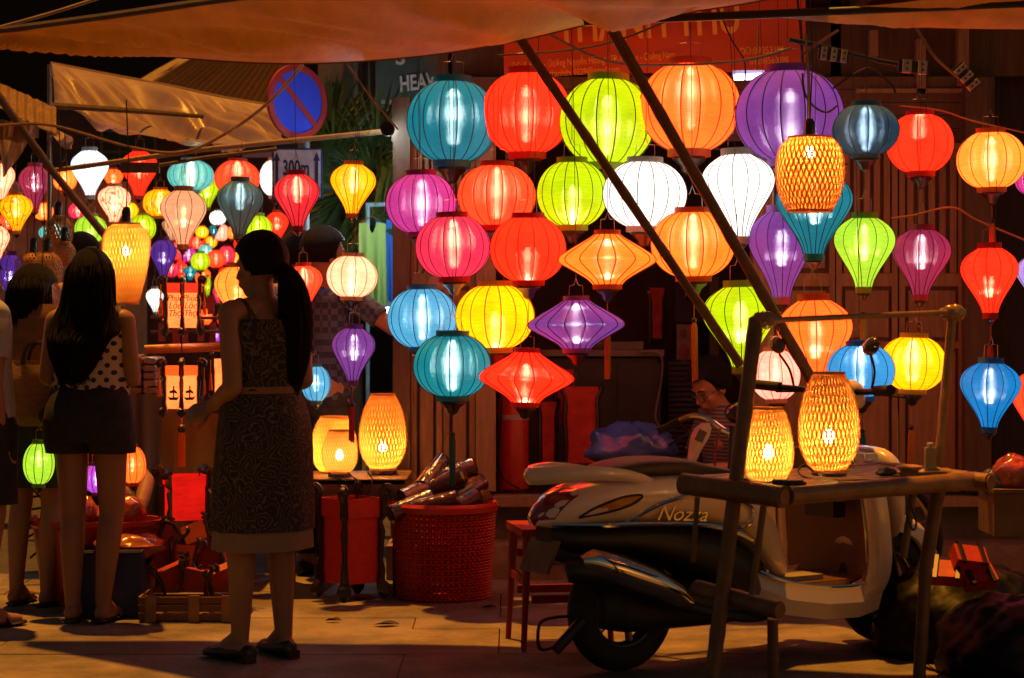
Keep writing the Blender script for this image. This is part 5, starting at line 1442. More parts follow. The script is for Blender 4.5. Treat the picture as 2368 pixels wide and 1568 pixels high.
# ---- bamboo stand in front of the scooter
N_ = Vector((at(1800, 0, 6.6).x, 6.6, .682)); Rr_ = Vector((at(2250, 0, 7.02).x, 7.02, .70)); L_ = Vector((at(1590, 0, 6.86).x, 6.86, .70))
B_ = L_ + Rr_ - N_
t = thing('bamboo_stand', 'bamboo display stand with tall frame in front of the scooter', 'stand', ((N_.x + Rr_.x) / 2, 6.9, 0))
def cane(a, b, r, mat=bamboo, n='rail', ext=0.0):
    a, b = Vector(a), Vector(b); d = (b - a)
    a = a - d.normalized() * ext; b = b + d.normalized() * ext; d = b - a
    k = max(8, int(d.length / .03)); ps = []; rs = []
    ph = random.randint(0, 6)
    for i in range(k + 1):
        ps.append(a + d * i / k); rs.append(r * (1.09 if (i + ph) % 8 == 4 else 1.0 + .015 * random.uniform(-1, 1)))
    m = MB(); m.tube(ps, rs, 14)
    return m.build(n, mat, t)
cane(L_, N_, .036, bamboo_dark, ext=.02)
MB().lathe([(.001, 0), (.026, 0), (.026, .004)], N_ + (N_ - L_).normalized() * .0205, 16, axis=(N_ - L_).normalized().to_track_quat('Z', 'Y').to_matrix()).build('cut_end', M('bamboo_end', (0.34, 0.14, 0.05), 0.7), t)
cane(N_ + (Rr_ - N_).normalized() * .05, Rr_, .030, ext=.01)
cane(L_ + (B_ - L_).normalized() * .05, B_, .026)
cane(Rr_, B_, .03, ext=.06)
MB().lathe([(.001, 0), (.026, 0), (.026, .004)], Rr_ - (B_ - Rr_).normalized() * .064, 16, axis=(B_ - Rr_).normalized().to_track_quat('-Z', 'Y').to_matrix()).build('cut_end', M('bamboo_end', ()), t)
for i in range(7):
    f = (i + .5) / 7
    a = N_.lerp(L_, f) + (Rr_ - N_).normalized() * .03; b = Rr_.lerp(B_, f) - (Rr_ - N_).normalized() * .03
    d = (b - a)
    m = MB(); w = (L_ - N_) / 7 * .46
    hz = Vector((0, 0, .009))
    q = [a - w, b - w, b + w, a + w]
    m.add([v - hz + Vector((0, 0, .012)) for v in q] + [v + hz + Vector((0, 0, .012)) for v in q], [(0, 3, 2, 1), (4, 5, 6, 7), (0, 1, 5, 4), (1, 2, 6, 5), (2, 3, 7, 6), (3, 0, 4, 7)])
    m.build('top_slat', wood, t, angle=0)
# tall left post leaning, lower rails
pt_top = at(1748, 738, 6.78); pt_mid = at(1697, 1120, 6.74); pt_bot = at(1648, 1548, 6.72)
cane(pt_bot, pt_top, .025, bamboo_dark, 'post')
low = .36
cane(at(1612, 1150, 6.82), at(1602, 1300, 6.82), .0085, bamboo_dark, 'spindle')
l2, n2 = at(1620, 1362, 6.86), at(1790, 1408, 6.62)
cane(l2, n2, .029, bamboo_dark, 'lower_rail', ext=.02)
MB().lathe([(.001, 0), (.026, 0), (.026, .004)], n2 + (n2 - l2).normalized() * .0205, 16, axis=(n2 - l2).normalized().to_track_quat('Z', 'Y').to_matrix()).build('cut_end', M('bamboo_end', ()), t)
cane(at(1765, 1170, 6.66), at(1738, 1375, 6.66), .011, bamboo_dark, 'spindle')
cane(at(2112, 1130, 6.98), at(2088, 1290, 6.98), .013, bamboo_dark, 'spindle')
cane(at(2172, 1110, 7.05), at(2140, 1310, 7.1), .024, bamboo_dark, 'post')
rb2 = at(2120, 1500, 7.15)
cane(at(2140, 1310, 7.1), (rb2.x, 7.12, .0), .022, bamboo_dark, 'post')
cane(at(1648, 1548, 6.72), (pt_bot.x - .004, 6.72, 0), .021, bamboo_dark, 'post')
cane(at(1786, 1430, 6.7), (at(1790, 0, 6.72).x, 6.75, 0), .018, bamboo_dark, 'post')
# upper frame
u0, u1 = at(1752, 742, 6.78), at(2205, 722, 7.15)
cane(u0, u1, .010, M('bamboo_gold', (0.42, 0.22, 0.08), 0.35, vs=14, coat=.2), 'top_rail', ext=.02)
cane(at(2203, 716, 7.15), at(2168, 1082, 7.12), .016, M('bamboo_gold', ()), 'post')
for (px, py, Y) in ((1765, 741, 6.78), (2203, 724, 7.15)):
    o = crumple(at(px, py, Y), (.045, .03, .03), M('packing_tape', (0.42, 0.24, 0.10), 0.2, bump=.6, bs=30, coat=.4), 'x', 'tape_wrap', None, seed=px)
    del o['label']; o.parent = t; o.location = -Vector(t.location)
# things on the stand
def small(px, py, Y, d, mat, label, name, cat, rz=0):
    o = thing(name, label, cat, at(px, py, Y), rz)
    MB().box((0, 0, d[2] / 2), d).build('body', mat, o, local=True)
    return o
zt_ = lambda px, Y: None
so_ = small(1822, 1130, 6.72, (.10, .05, .03), M('grey_plastic', (0.06, 0.07, 0.06), 0.4), 'dark grey power adapter at the front of the stand', 'adapter', 'adapter', R(-10))
MB().box((.052, 0, .015), (.012, .02, .016)).build('plug', cable_mat, so_, local=True)
for k in range(3):
    MB().box((-.03 + k * .03, -.026, .015), (.018, .003, .012)).build('port', cable_mat, so_, local=True)
s2_ = small(1975, 1118, 6.86, (.13, .055, .016), M('pale_stick', (0.5, 0.25, 0.1), 0.6), 'short pale board lying beside the tall woven lamp', 'wooden_block', 'block', R(12))
s3_ = small(2120, 1098, 7.02, (.18, .09, .012), M('tray', (0.12, 0.09, 0.07), 0.3), 'dark flat tray on the far end of the stand', 'tray', 'tray', R(18))
MB().lathe([(.03, .012), (.045, .03), (.03, .034), (.01, .034)], (-.03, 0, 0), 16).build('dish', M('dish', (0.5, 0.28, 0.1), 0.4), s3_, local=True)
s4_ = small(2150, 1086, 7.08, (.035, .03, .075), M('pale_bottle', (0.4, 0.35, 0.2), 0.4), 'small pale bottle standing at the back of the stand', 'bottle', 'bottle')
MB().lathe([(.012, .075), (.012, .09), (.009, .092)], (0, 0, 0), 10).build('cap', M('band_white', ()), s4_, local=True)
s5_ = small(1915, 1112, 6.98, (.16, .12, .012), black_wood, 'black wooden plinth under the tall woven lamp', 'plinth', 'plinth', R(10))
for sx_ in (-1, 1):
    MB().box((sx_ * .06, -.04, -.012), (.025, .025, .024)).build('foot', black_wood, s5_, local=True)
for k, pts in enumerate([[(1880, 1090, 6.9), (1860, 1075, 6.92), (1845, 1090, 6.9), (1865, 1105, 6.88), (1900, 1108, 6.88)], [(2060, 1105, 6.95), (2080, 1100, 6.9), (2095, 1150, 6.85), (2098, 1190, 6.85), (2110, 1225, 6.85), (2118, 1210, 6.85), (2108, 1175, 6.86), (2100, 1150, 6.86)], [(1700, 1100, 6.8), (1760, 1120, 6.75), (1800, 1110, 6.8), (1850, 1112, 6.85)]]):
    rope(pts, .004, cable_mat, ['coil of black flex beside the tall woven lamp', 'loop of black flex hanging below the stand', 'black flex lying along the stand front'][k], 'cable', 'cable')
crumple(at(2048, 1092, 6.98), (.035, .03, .018), M('grey_plastic', ()), 'tangle of black flex and plug on the stand', 'cable_tangle', 'cables', seed=73)
crumple(at(2170, 1092, 7.1), (.07, .05, .018), M('tan_cloth', (0.35, 0.17, 0.06), 0.8), 'crumpled tan cloth at the far corner of the stand', 'cloth', 'cloth', seed=77)

# ---- litter on the ground
for px, py, w_, mt_, lab, nm in ((893, 1447, .09, M('leaf_dry', (0.03, 0.02, 0.012), 0.8), 'dark dry leaf on the lit ground between the shadows', 'dry_leaf'), (770, 1438, .05, MATS['leaf_dry'], 'small dark leaf on the ground right of the dress hem', 'dry_leaf'),
        (830, 1385, .12, M('pink_scrap', (0.35, 0.02, 0.03), 0.7), 'pink cloth scrap on the ground under the red box lantern', 'cloth_scrap'), (480, 1425, .06, M('pink_scrap', ()), 'small red scrap on the ground before the slatted crate', 'paper_scrap'), (1130, 1408, .05, MATS['leaf_dry'], 'tiny dark leaf before the red basket', 'dry_leaf')):
    Y = 6000 / (py - 735)
    o = MB().grid(lambda u, v: Vector(((at(px, py, Y).x + (u - .5) * w_ + .02 * (v - .5)), Y + (v - .5) * w_ * .7 * (1 - (2 * u - 1) ** 2 * .7), .006 + .012 * math.sin(u * 3) * (v - .5) ** 2 * 4)), 8, 4).build(nm, mt_, angle=180)
    tag(o, lab, nm.replace('_', ' '))
# ================================================================ SCOOTER
sc = thing('scooter', 'cream white scooter with chrome trimmed side panel parked behind the bamboo stand', 'scooter', (.385, 7.35, 0), R(33))
cream = M('scooter_cream', (0.84, 0.68, 0.52), 0.22, vs=3, var=0.06, coat=0.7)
vinyl = M('seat_vinyl', (0.045, 0.022, 0.012), 0.55, vs=12, var=0.15, bump=0.1, bs=200)
blackp = M('black_panel', (0.014, 0.012, 0.012), 0.45)
chrome = M('chrome', (0.75, 0.72, 0.68), 0.10, 1.0, var=0.02)
rubber = M('rubber', (0.018, 0.017, 0.017), 0.75, vs=20)
brownp = M('brown_panel', (0.13, 0.06, 0.03), 0.38, vs=5, var=0.12)
ST = [(-.37, .575, .535, .035), (-.32, .62, .525, .085), (-.22, .665, .525, .130), (-.08, .69, .525, .160), (.08, .70, .52, .178), (.22, .70, .51, .182), (.36, .685, .485, .178), (.48, .655, .43, .168), (.56, .60, .36, .150), (.63, .50, .30, .125), (.68, .40, .28, .10)]
def st_at(x, k): return interp([(s[0], s[k]) for s in ST], x)
def sect(x, zt, zb, hw, n=28, e=.62):
    zc, hz = (zt + zb) / 2, (zt - zb) / 2
    return [Vector((x, -math.copysign(abs(math.cos(a)) ** e, math.cos(a)) * hw, zc + math.copysign(abs(math.sin(a)) ** e, math.sin(a)) * hz)) for a in [2 * PI * k / n for k in range(n)]]
def body_y(x, z):
    zt, zb, hw = st_at(x, 1), st_at(x, 2), st_at(x, 3)
    t = min(.999, abs((z - (zt + zb) / 2) / ((zt - zb) / 2)))
    s = t ** (1 / .62)
    return -hw * (max(0, 1 - s * s) ** .5) ** .62
def loft(stations, name, mat, parent, n=28, e=.62, steps=5):
    P = spline([Vector((i, 0, 0)) for i in range(len(stations))], steps)
    rs = []
    cols = list(zip(*stations))
    sp = [spline([Vector((c, 0, 0)) for c in col], steps) for col in cols]
    m = MB()
    for i in range(len(P)):
        rs.append(sect(sp[0][i].x, sp[1][i].x, sp[2][i].x, sp[3][i].x, n, e))
    m.rings(rs)
    return m.build(name, mat, parent, local=True, angle=50)
body = loft(ST, 'rear_body', cream, sc)
loft([(-.14, .705, .68, .06), (-.08, .735, .675, .105), (.05, .755, .68, .125), (.2, .752, .68, .135), (.33, .725, .675, .13), (.45, .70, .66, .115), (.54, .685, .63, .09), (.585, .66, .62, .05)], 'seat', vinyl, sc, e=.7)
# grab rail
gr = MB()
loop = spline([(.06, -.13, .665), (-.06, -.135, .70), (-.2, -.12, .715), (-.32, -.075, .71), (-.375, 0, .705), (-.32, .075, .71), (-.2, .12, .715), (-.06, .135, .70), (.06, .13, .665)], 6)
gr.tube(loop, [.012 + .012 * math.sin(PI * i / (len(loop) - 1)) for i in range(len(loop))], 10, flat=1.3)
gr.tube([(-.27, -.09, .70), (-.27, .09, .70)], .02, 8)
gr.build('grab_rail', cream, sc, local=True)
# tail lamp
tl = MB()
for_ = []
rs = []
for z, x, w in ((.535, -.372, .05), (.56, -.385, .075), (.60, -.36, .092), (.635, -.315, .10), (.66, -.25, .095)):
    rs.append([Vector((x + .05 * (abs(t) ** 2), t * w, z)) for t in (-1, -.6, -.2, .2, .6, 1)] + [Vector((x + .05 * (abs(t) ** 2) + .05, t * w * .9, z - .012)) for t in (1, .6, .2, -.2, -.6, -1)])
tl.rings(rs); tl.build('tail_lamp', M('lamp_red', (0.25, 0.008, 0.006), 0.1, coat=1.0, var=.05), sc, local=True)
def on_body(x, z, e=.009): return Vector((x, body_y(x, z) - e, z))
# indicator eye
pts = [(-.26, .565), (-.2, .60), (-.1, .632), (-.03, .635), (-.06, .61), (-.14, .585), (-.26, .565)]
ey = spline([on_body(x, z, .002) for x, z in pts], 5)
MB().tube(ey, .0045, 6).build('indicator_rim', blackp, sc, local=True)
m = MB(); c = sum(ey, Vector()) / len(ey)
m.add([c + Vector((0, -.006, 0))] + ey, [(0, i + 1, i + 2) for i in range(len(ey) - 1)])
m.build('indicator_lens', M('amber_lens', (0.7, 0.3, 0.06), 0.12, coat=1.0), sc, local=True)
# emblem panel outline, lettering, lower trim
pts = [(-.08, .54), (.045, .605), (.20, .632), (.34, .618), (.44, .575), (.455, .54), (.42, .505), (.36, .482)]
MB().tube(spline([on_body(x, z) for x, z in pts], 6), .0075, 6).build('panel_trim', chrome, sc, local=True)
pts = [(-.34, .535), (-.2, .535), (-.08, .535), (.05, .533), (.18, .518), (.30, .50), (.40, .47), (.46, .44)]
MB().tube(spline([Vector((x, -st_at(x, 3) * .97 - .006, st_at(x, 2) + .012)) for x, z in pts], 5), .0085, 6).build('lower_trim', chrome, sc, local=True)
MB().tube([Vector((.45, -.172, .455)), Vector((.545, -.155, .33))], .006, 6).build('lower_trim', chrome, sc, local=True)
lt = text('Nozza', (0, 0, 0), .072, M('chrome_dark', (0.62, 0.52, 0.42), 0.22, 1.0), None, shear=.45, ext=.002, sx=1.15)
lt.parent = sc; lt.name = 'emblem_lettering'
lt.location = (.02, body_y(.1, .57) - .005, .548); lt.rotation_euler = (R(90), 0, R(-4))
lt.rotation_euler = (R(84), R(4), R(-3))
# black underside
loft([(-.33, .54, .46, .05), (-.22, .53, .43, .10), (-.05, .53, .42, .14), (.1, .525, .38, .155), (.25, .51, .32, .16), (.38, .48, .24, .155), (.5, .42, .18, .14), (.6, .32, .17, .12)], 'under_body', blackp, sc, e=.7)
loft([(-.1, .30, .16, .05), (.0, .32, .14, .10), (.2, .32, .14, .12), (.4, .28, .14, .12), (.52, .24, .15, .1)], 'engine', M('engine_metal', (0.06, 0.055, 0.05), 0.5, .5), sc)
# exhaust
MB().tube(spline([(-.34, -.15, .385), (-.30, -.165, .39), (-.18, -.175, .365), (.0, -.175, .305), (.18, -.165, .23), (.45, -.13, .17), (.6, -.08, .16)], 5), [.03, .036, .038, .04, .042, .043, .044, .045, .046, .046, .046, .046, .046, .045, .044, .05, .045, .04, .035, .03, .026, .022, .02, .018, .018, .018, .018, .018, .018, .018, .018], 14).build('exhaust', blackp, sc, local=True)
hs = MB()
hs.rings([[Vector((x, -.178 - .062 * w * math.cos(a) , z + .052 * w * math.sin(a))) for a in [R(-75 + 150 * k / 10) for k in range(11)]] + [Vector((x, -.175 - .05 * w * math.cos(a), z + .044 * w * math.sin(a))) for a in [R(75 - 150 * k / 10) for k in range(11)]] for x, z, w in ((-.30, .425, .4), (-.26, .42, .9), (-.15, .385, 1.15), (-.02, .34, 1.15), (.10, .29, 1.0), (.17, .255, .45))])
hs.build('heat_shield', chrome, sc, local=True, angle=50)
# plate bracket, tail hook
MB().box((-.345, 0, .43), (.012, .17, .12), tilt=Matrix.Rotation(R(24), 3, 'Y')).build('plate_holder', M('plate_brown', (0.22, 0.13, 0.07), 0.5), sc, local=True)
MB().box((-.25, 0, .42), (.14, .10, .05), tilt=Matrix.Rotation(R(18), 3, 'Y')).build('tail_bracket', blackp, sc, local=True)
MB().tube(spline([(-.25, -.05, .22), (-.36, -.06, .22), (-.39, -.06, .19), (-.385, -.06, .12), (-.33, -.06, .12)], 4), .006, 6).build('stand_hook', dark_metal, sc, local=True)
MB().tube([(-.2, -.05, .2), (-.32, -.06, .11)], .02, 8).build('stand_pedal', blackp, sc, local=True)
def wheel(x):
    ax = Matrix.Rotation(R(90), 3, 'X')
    c = Vector((x, 0, .222))
    pr = []
    for k in range(17):
        a = 2 * PI * k / 16
        pr.append((.170 + .052 * math.cos(a), .048 * math.sin(a)))
    w = MB().lathe(pr, c, 48, cap=False, axis=ax).build('wheel', rubber, sc, local=True)
    MB().lathe([(.128, -.03), (.134, -.034), (.138, -.03), (.130, -.02), (.130, .02), (.138, .03), (.134, .034), (.128, .03), (.122, .0), (.128, -.03)], c, 40, cap=False, axis=ax).build('rim', M('rim_metal', (0.6, 0.57, 0.52), 0.3, .9), w, local=True)
    MB().lathe([(.001, -.04), (.035, -.04), (.045, -.025), (.045, .025), (.035, .04), (.001, .04)], c, 20, axis=ax).build('hub', M('engine_metal', ()), w, local=True)
    for k in range(5):
        a = 2 * PI * k / 5
        d = Vector((math.cos(a), 0, math.sin(a)))
        MB().tube([c + d * .035, c + d * .085 + Vector((0, -.006, 0)), c + d * .126], [.018, .013, .016], 8).build('spoke', M('rim_metal', ()), w, local=True)
    return w
wheel(0); wheel(1.25)
# floor board and sill
MB().box((.78, 0, .265), (.5, .32, .03)).build('floorboard', brownp, sc, local=True)
MB().box((.74, -.04, .29), (.2, .16, .018)).build('foot_mat', M('mat_grey', (0.3, 0.27, 0.25), 0.7), sc, local=True)
si = MB(); rs = []
for x, z0, z1, y in ((.5, .22, .33, .15), (.62, .17, .285, .175), (.78, .145, .262, .20), (.92, .145, .262, .225), (1.0, .17, .30, .245)):
    rs.append([Vector((x, -y, z0)), Vector((x, -y - .022, (z0 + z1) / 2)), Vector((x, -y, z1)), Vector((x, -y + .05, z1 - .004)), Vector((x, -y + .05, z0))])
si.rings(rs); si.build('sill', cream, sc, local=True)
sj = MB(); sj.rings([[Vector((v.x, -v.y, v.z)) for v in reversed(r)] for r in rs]); sj.build('sill', cream, sc, local=True)
MB().tube(spline([(.5, -.165, .335), (.62, -.19, .292), (.78, -.215, .268), (.92, -.24, .27), (1.0, -.262, .31)], 4), .006, 6).build('sill_trim', chrome, sc, local=True)
# leg shield
def shield(u, v, e=0.0, k=1.0):
    w = .262 + .018 * math.sin(v * PI) - .03 * v ** 3
    if v < .22: w *= (1 - (1 - v / .22) ** 2 * .22)
    return Vector((1.07 - .10 * u * u - .05 * v - .10 * max(0, .3 - v) + e, w * u * k, .20 + .55 * v))
m = MB(); nu, nv = 20, 20
front = [[shield(-1 + 2 * i / nu, j / nv) for i in range(nu + 1)] for j in range(nv + 1)]
m.rings([[p for p in r] + [p + Vector((.03, 0, 0)) for p in reversed(r)] for r in front])
m.build('leg_shield', brownp, sc, local=True, angle=50)
ed = [shield(-1, j / 14) for j in range(14, -1, -1)] 
ed2 = [shield(1, j / 14) for j in range(15)]
rimp = ed + [shield(-1 + 2 * i / 10, 0) for i in range(1, 10)] + ed2
for seg in (ed, ed2):
    rm = MB()
    rm.rings([[p + Vector((-.012, s * .0, 0)) + q for q in (Vector((0, -.022, 0)), Vector((.02, -.035, 0)), Vector((.07, -.03, 0)), Vector((.075, .0, 0)), Vector((.03, .03, 0)), Vector((0, .026, 0)))] for p in seg for s in (1,)])
    rm.build('shield_rim', cream, sc, local=True, angle=60)
MB().tube([p + Vector((-.016, .026 if p.y < 0 else -.026, 0)) for p in ed], .0045, 6).build('shield_trim', chrome, sc, local=True)
MB().tube([p + Vector((-.016, -.026, 0)) for p in ed2], .0045, 6).build('shield_trim', chrome, sc, local=True)
loft([(1.07, .74, .62, .10), (1.10, .76, .52, .21), (1.15, .76, .42, .22), (1.20, .72, .40, .18), (1.25, .64, .42, .11), (1.28, .56, .46, .05)], 'front_apron', cream, sc)
MB().box((.955, 0, .56), (.06, .16, .12)).build('glove_box', blackp, sc, local=True)
MB().tube([(.945, .0, .66), (.92, 0, .67), (.915, 0, .645)], .006, 6).build('bag_hook', chrome, sc, local=True)
# headset
MB().tube([(1.07, 0, .8), (1.0, 0, .95)], [.05, .035], 12).build('steering_column', blackp, sc, local=True)
loft([(.93, .985, .94, .05), (.97, 1.01, .92, .12), (1.02, 1.02, .91, .13), (1.07, 1.0, .90, .10), (1.11, .97, .92, .05)], 'headset_cover', cream, sc)
for s in (-1, 1):
    MB().tube(spline([(1.0, s * .08, .97), (.99, s * .2, .975), (.95, s * .33, .985)], 5), .012, 8).build('handlebar', dark_metal, sc, local=True)
    MB().tube([(.965, s * .27, .98), (.93, s * .385, .988)], .020, 10).build('grip', rubber, sc, local=True)
    MB().tube(spline([(1.0, s * .19, .975), (1.03, s * .24, .965), (1.02, s * .36, .96)], 4), .006, 6).build('brake_lever', dark_metal, sc, local=True)
    MB().tube(spline([(.99, s * .22, .985), (.985, s * .24, 1.05), (.95, s * .26, 1.11)], 4), .005, 6).build('mirror_stem', dark_metal, sc, local=True)
    MB().ell((.945, s * .265, 1.145), (.02, .045, .032), rot=Matrix.Rotation(R(25 * s), 3, 'X')).build('mirror', M('mirror_back', (0.08, 0.07, 0.07), 0.15, coat=.8), sc, local=True)
# front fender and fork
m = MB(); rs = []
for k in range(15):
    a = R(142 - 11 * k)
    if a < R(-8): break
    r0 = .245
    c = Vector((1.25, 0, .222))
    w = .062 + .012 * math.sin(k / 14 * PI)
    rs.append([c + Vector((math.cos(a) * (r0 + h), y, math.sin(a) * (r0 + h) + .01)) for y, h in ((-w, -.05), (-w, 0), (-w * .6, .022), (0, .03), (w * .6, .022), (w, 0), (w, -.05), (w * .8, -.01), (0, .018), (-w * .8, -.01))])
m.rings(rs); m.build('front_fender', cream, sc, local=True, angle=60)
for s in (-1, 1):
    MB().tube([(1.25, s * .075, .222), (1.18, s * .075, .5)], .02, 8).build('fork_leg', dark_metal, sc, local=True)
MB().tube([(.35, .08, .2), (.3, .24, .012)], .011, 8).build('side_stand', dark_metal, sc, local=True)

# ================================================================ BICYCLE behind the scooter
bi = thing('bicycle', 'dark bicycle with chrome handlebar and white front panel behind the scooter', 'bicycle', (.8, 8.75, 0))
WL[bi.name] = Vector((.8, 8.75, 0))
fr_paint = M('bike_paint', (0.03, 0.03, 0.07), 0.3, coat=.6)
bY = 8.75
def bw(px, r=.29):
    c = Vector((at(px, 0, bY).x, bY, r + .02))
    ax = Matrix.Rotation(R(90), 3, 'X')
    w = MB().lathe([(r + .02 * math.cos(2 * PI * k / 10), .02 * math.sin(2 * PI * k / 10)) for k in range(11)], c, 48, cap=False, axis=ax).build('wheel', rubber, bi)
    MB().lathe([(r - .03, -.012), (r - .018, -.014), (r - .018, .014), (r - .03, .012), (r - .03, -.012)], c, 48, cap=False, axis=ax).build('rim', chrome, w)
    MB().lathe([(.001, -.04), (.025, -.04), (.025, .04), (.001, .04)], c, 12, axis=ax).build('hub', chrome, w)
    for k in range(18):
        a = 2 * PI * k / 18; d = Vector((math.cos(a), 0, math.sin(a)))
        MB().tube([c + d * .02 + Vector((0, .03 * (-1) ** k, 0)), c + d * (r - .025)], .0014, 4).build('spoke', wire_mat, w)
    return c
wf = bw(1600); wr = bw(2010)
hd = at(1700, 1075, bY)
MB().tube([wf + Vector((0, -.05, 0)), wf.lerp(hd, .6) + Vector((0, -.04, 0)), hd], .012, 8).build('fork_leg', fr_paint, bi)
MB().tube([wf + Vector((0, .05, 0)), wf.lerp(hd, .6) + Vector((0, .04, 0)), hd], .012, 8).build('fork_leg', fr_paint, bi)
MB().tube([hd - Vector((.02, 0, .1)), at(1692, 985, bY)], .016, 10).build('head_tube', fr_paint, bi)
bb = Vector((at(1800, 0, bY).x, bY, .30))
MB().tube([at(1765, 1160, bY), at(1780, 1290, bY)], .022, 10).build('down_tube', fr_paint, bi)
MB().tube([at(1765, 1160, bY), hd], .02, 10).build('top_tube', fr_paint, bi)
MB().tube([at(1838, 1185, bY), at(1872, 1350, bY)], .022, 12).build('seat_tube', chrome, bi)
MB().tube([at(1780, 1290, bY), at(1872, 1345, bY)], .018, 10).build('lower_tube', fr_paint, bi)
MB().tube([at(1872, 1345, bY), wr], .011, 8).build('chain_stay', fr_paint, bi)
MB().tube([at(1838, 1185, bY), wr], .010, 8).build('seat_stay', fr_paint, bi)
MB().ell(at(1830, 1165, bY), (.12, .07, .035)).build('saddle', vinyl, bi)
lt = text('ASAMA', at(1783, 1262, bY - .03), .034, M('letter_pale', (0.6, 0.52, 0.48), 0.5), bi, rot=(R(90), R(-95), 0), font_bold=True, sx=1.0)
hb = spline([at(1520, 997, bY), at(1555, 982, bY), at(1592, 962, bY), at(1630, 966, bY), at(1672, 994, bY), at(1700, 1005, bY)], 5)
MB().tube(hb, .0125, 8).build('handlebar', chrome, bi)
MB().tube(hb[:8], .018, 8).build('grip', rubber, bi)
MB().tube(spline([at(1570, 985, bY - .03), at(1590, 1000, bY - .05), at(1545, 1030, bY - .05)], 4), .006, 6).build('brake_lever', dark_metal, bi)
hb2 = spline([at(1700, 1005, bY), at(1735, 995, bY + .1), at(1760, 975, bY + .2)], 5)
MB().tube(hb2, .0125, 8).build('handlebar', chrome, bi)
MB().ell(at(1710, 955, bY), (.065, .05, .048)).build('headlamp', M('lamp_black', (0.015, 0.014, 0.014), 0.12, coat=1.0), bi)
pn = MB(); rs = []
for py, x0_, x1_ in ((978, 1622, 1640), (990, 1605, 1645), (1010, 1596, 1640), (1040, 1591, 1622), (1070, 1590, 1608), (1095, 1590, 1600)):
    rs.append([at(x0_, py, bY - .02), at((x0_ + x1_) / 2, py, bY - .05), at(x1_, py, bY - .03), at((x0_ + x1_) / 2, py, bY + .01)])
pn.rings(rs); pno = pn.build('front_panel', cream, bi)
MB().box(at(1620, 1008, bY - .048), (.035, .004, .05), tilt=Matrix.Rotation(R(25), 3, 'Y')).build('badge', M('badge_grey', (0.2, 0.18, 0.22), 0.5), pno)
MB().tube(spline([at(1662, 1000, bY - .03), at(1652, 1050, bY - .05), at(1656, 1100, bY - .04), at(1668, 1140, bY)], 5), .005, 6).build('brake_cable', M('cable_red', (0.3, 0.02, 0.02), 0.4), bi)
# ================================================================ PEOPLE
skin = M('skin', (0.34, 0.165, 0.095), 0.5, vs=10, var=0.08)
hairm = M('hair', (0.005, 0.0035, 0.003), 0.55, vs=30, st=(10, 10, 1), var=0.3, bump=.8, bs=60, spec=.14)
def remesh(m, vox, it):
    me = m.mesh('body', None)
    o = bpy.data.objects.new('tmp', me); coll.objects.link(o)
    r = o.modifiers.new('r', 'REMESH'); r.mode = 'VOXEL'; r.voxel_size = vox
    s = o.modifiers.new('s', 'SMOOTH'); s.factor = .5; s.iterations = it
    dg = bpy.context.evaluated_depsgraph_get(); dg.update()
    out = bpy.data.meshes.new_from_object(o.evaluated_get(dg))
    bpy.data.objects.remove(o); bpy.data.meshes.remove(me)
    out.shade_smooth(); out.name = 'body'
    return out
REST = dict(pelvis=(0, 0, .90), waist=(0, .005, 1.03), chest=(0, .0, 1.20), neck=(0, -.01, 1.345), head=(0, .015, 1.475),
            shL=(-.155, -.01, 1.305), elL=(-.19, -.03, 1.05), wrL=(-.185, .05, .84), shR=(.155, -.01, 1.305), elR=(.19, -.03, 1.05), wrR=(.185, .05, .84),
            hipL=(-.085, 0, .87), knL=(-.085, .02, .48), anL=(-.085, -.025, .085), hipR=(.085, 0, .87), knR=(.085, .02, .48), anR=(.085, -.025, .085))
def hand(m, w, d, n, s, curl=35, side=1):
    """palm and five fingers; d = pointing direction, n = palm normal"""
    d = Vector(d).normalized(); n = Vector(n); n = (n - d * n.dot(d)).normalized(); l = d.cross(n) * side
    w = Vector(w)
    for i, (off, L0, L1) in enumerate(((-.030, .080, .066), (-.010, .086, .076), (.010, .084, .070), (.029, .076, .056))):
        k0 = w + l * off * .5 * s; k1 = w + (l * off + d * L0) * s
        m.capsule(k0, .013 * s, k1, .0105 * s, 8)
        p = k1; a = R(curl * .5)
        for seg in (.45, .32, .23):
            dd = d * math.cos(a) + n * math.sin(a)
            q = p + dd * L1 * seg * s
            m.capsule(p, .0092 * s, q, .0082 * s, 8)
            p = q; a += R(curl)
    t0 = w + (l * -.018 + d * .02) * s
    t1 = t0 + (l * -.032 + d * .034 + n * .012) * s
    t2 = t1 + (l * -.008 + d * .03 + n * .014) * s
    m.capsule(t0, .013 * s, t1, .011 * s, 8); m.capsule(t1, .010 * s, t2, .0085 * s, 8)
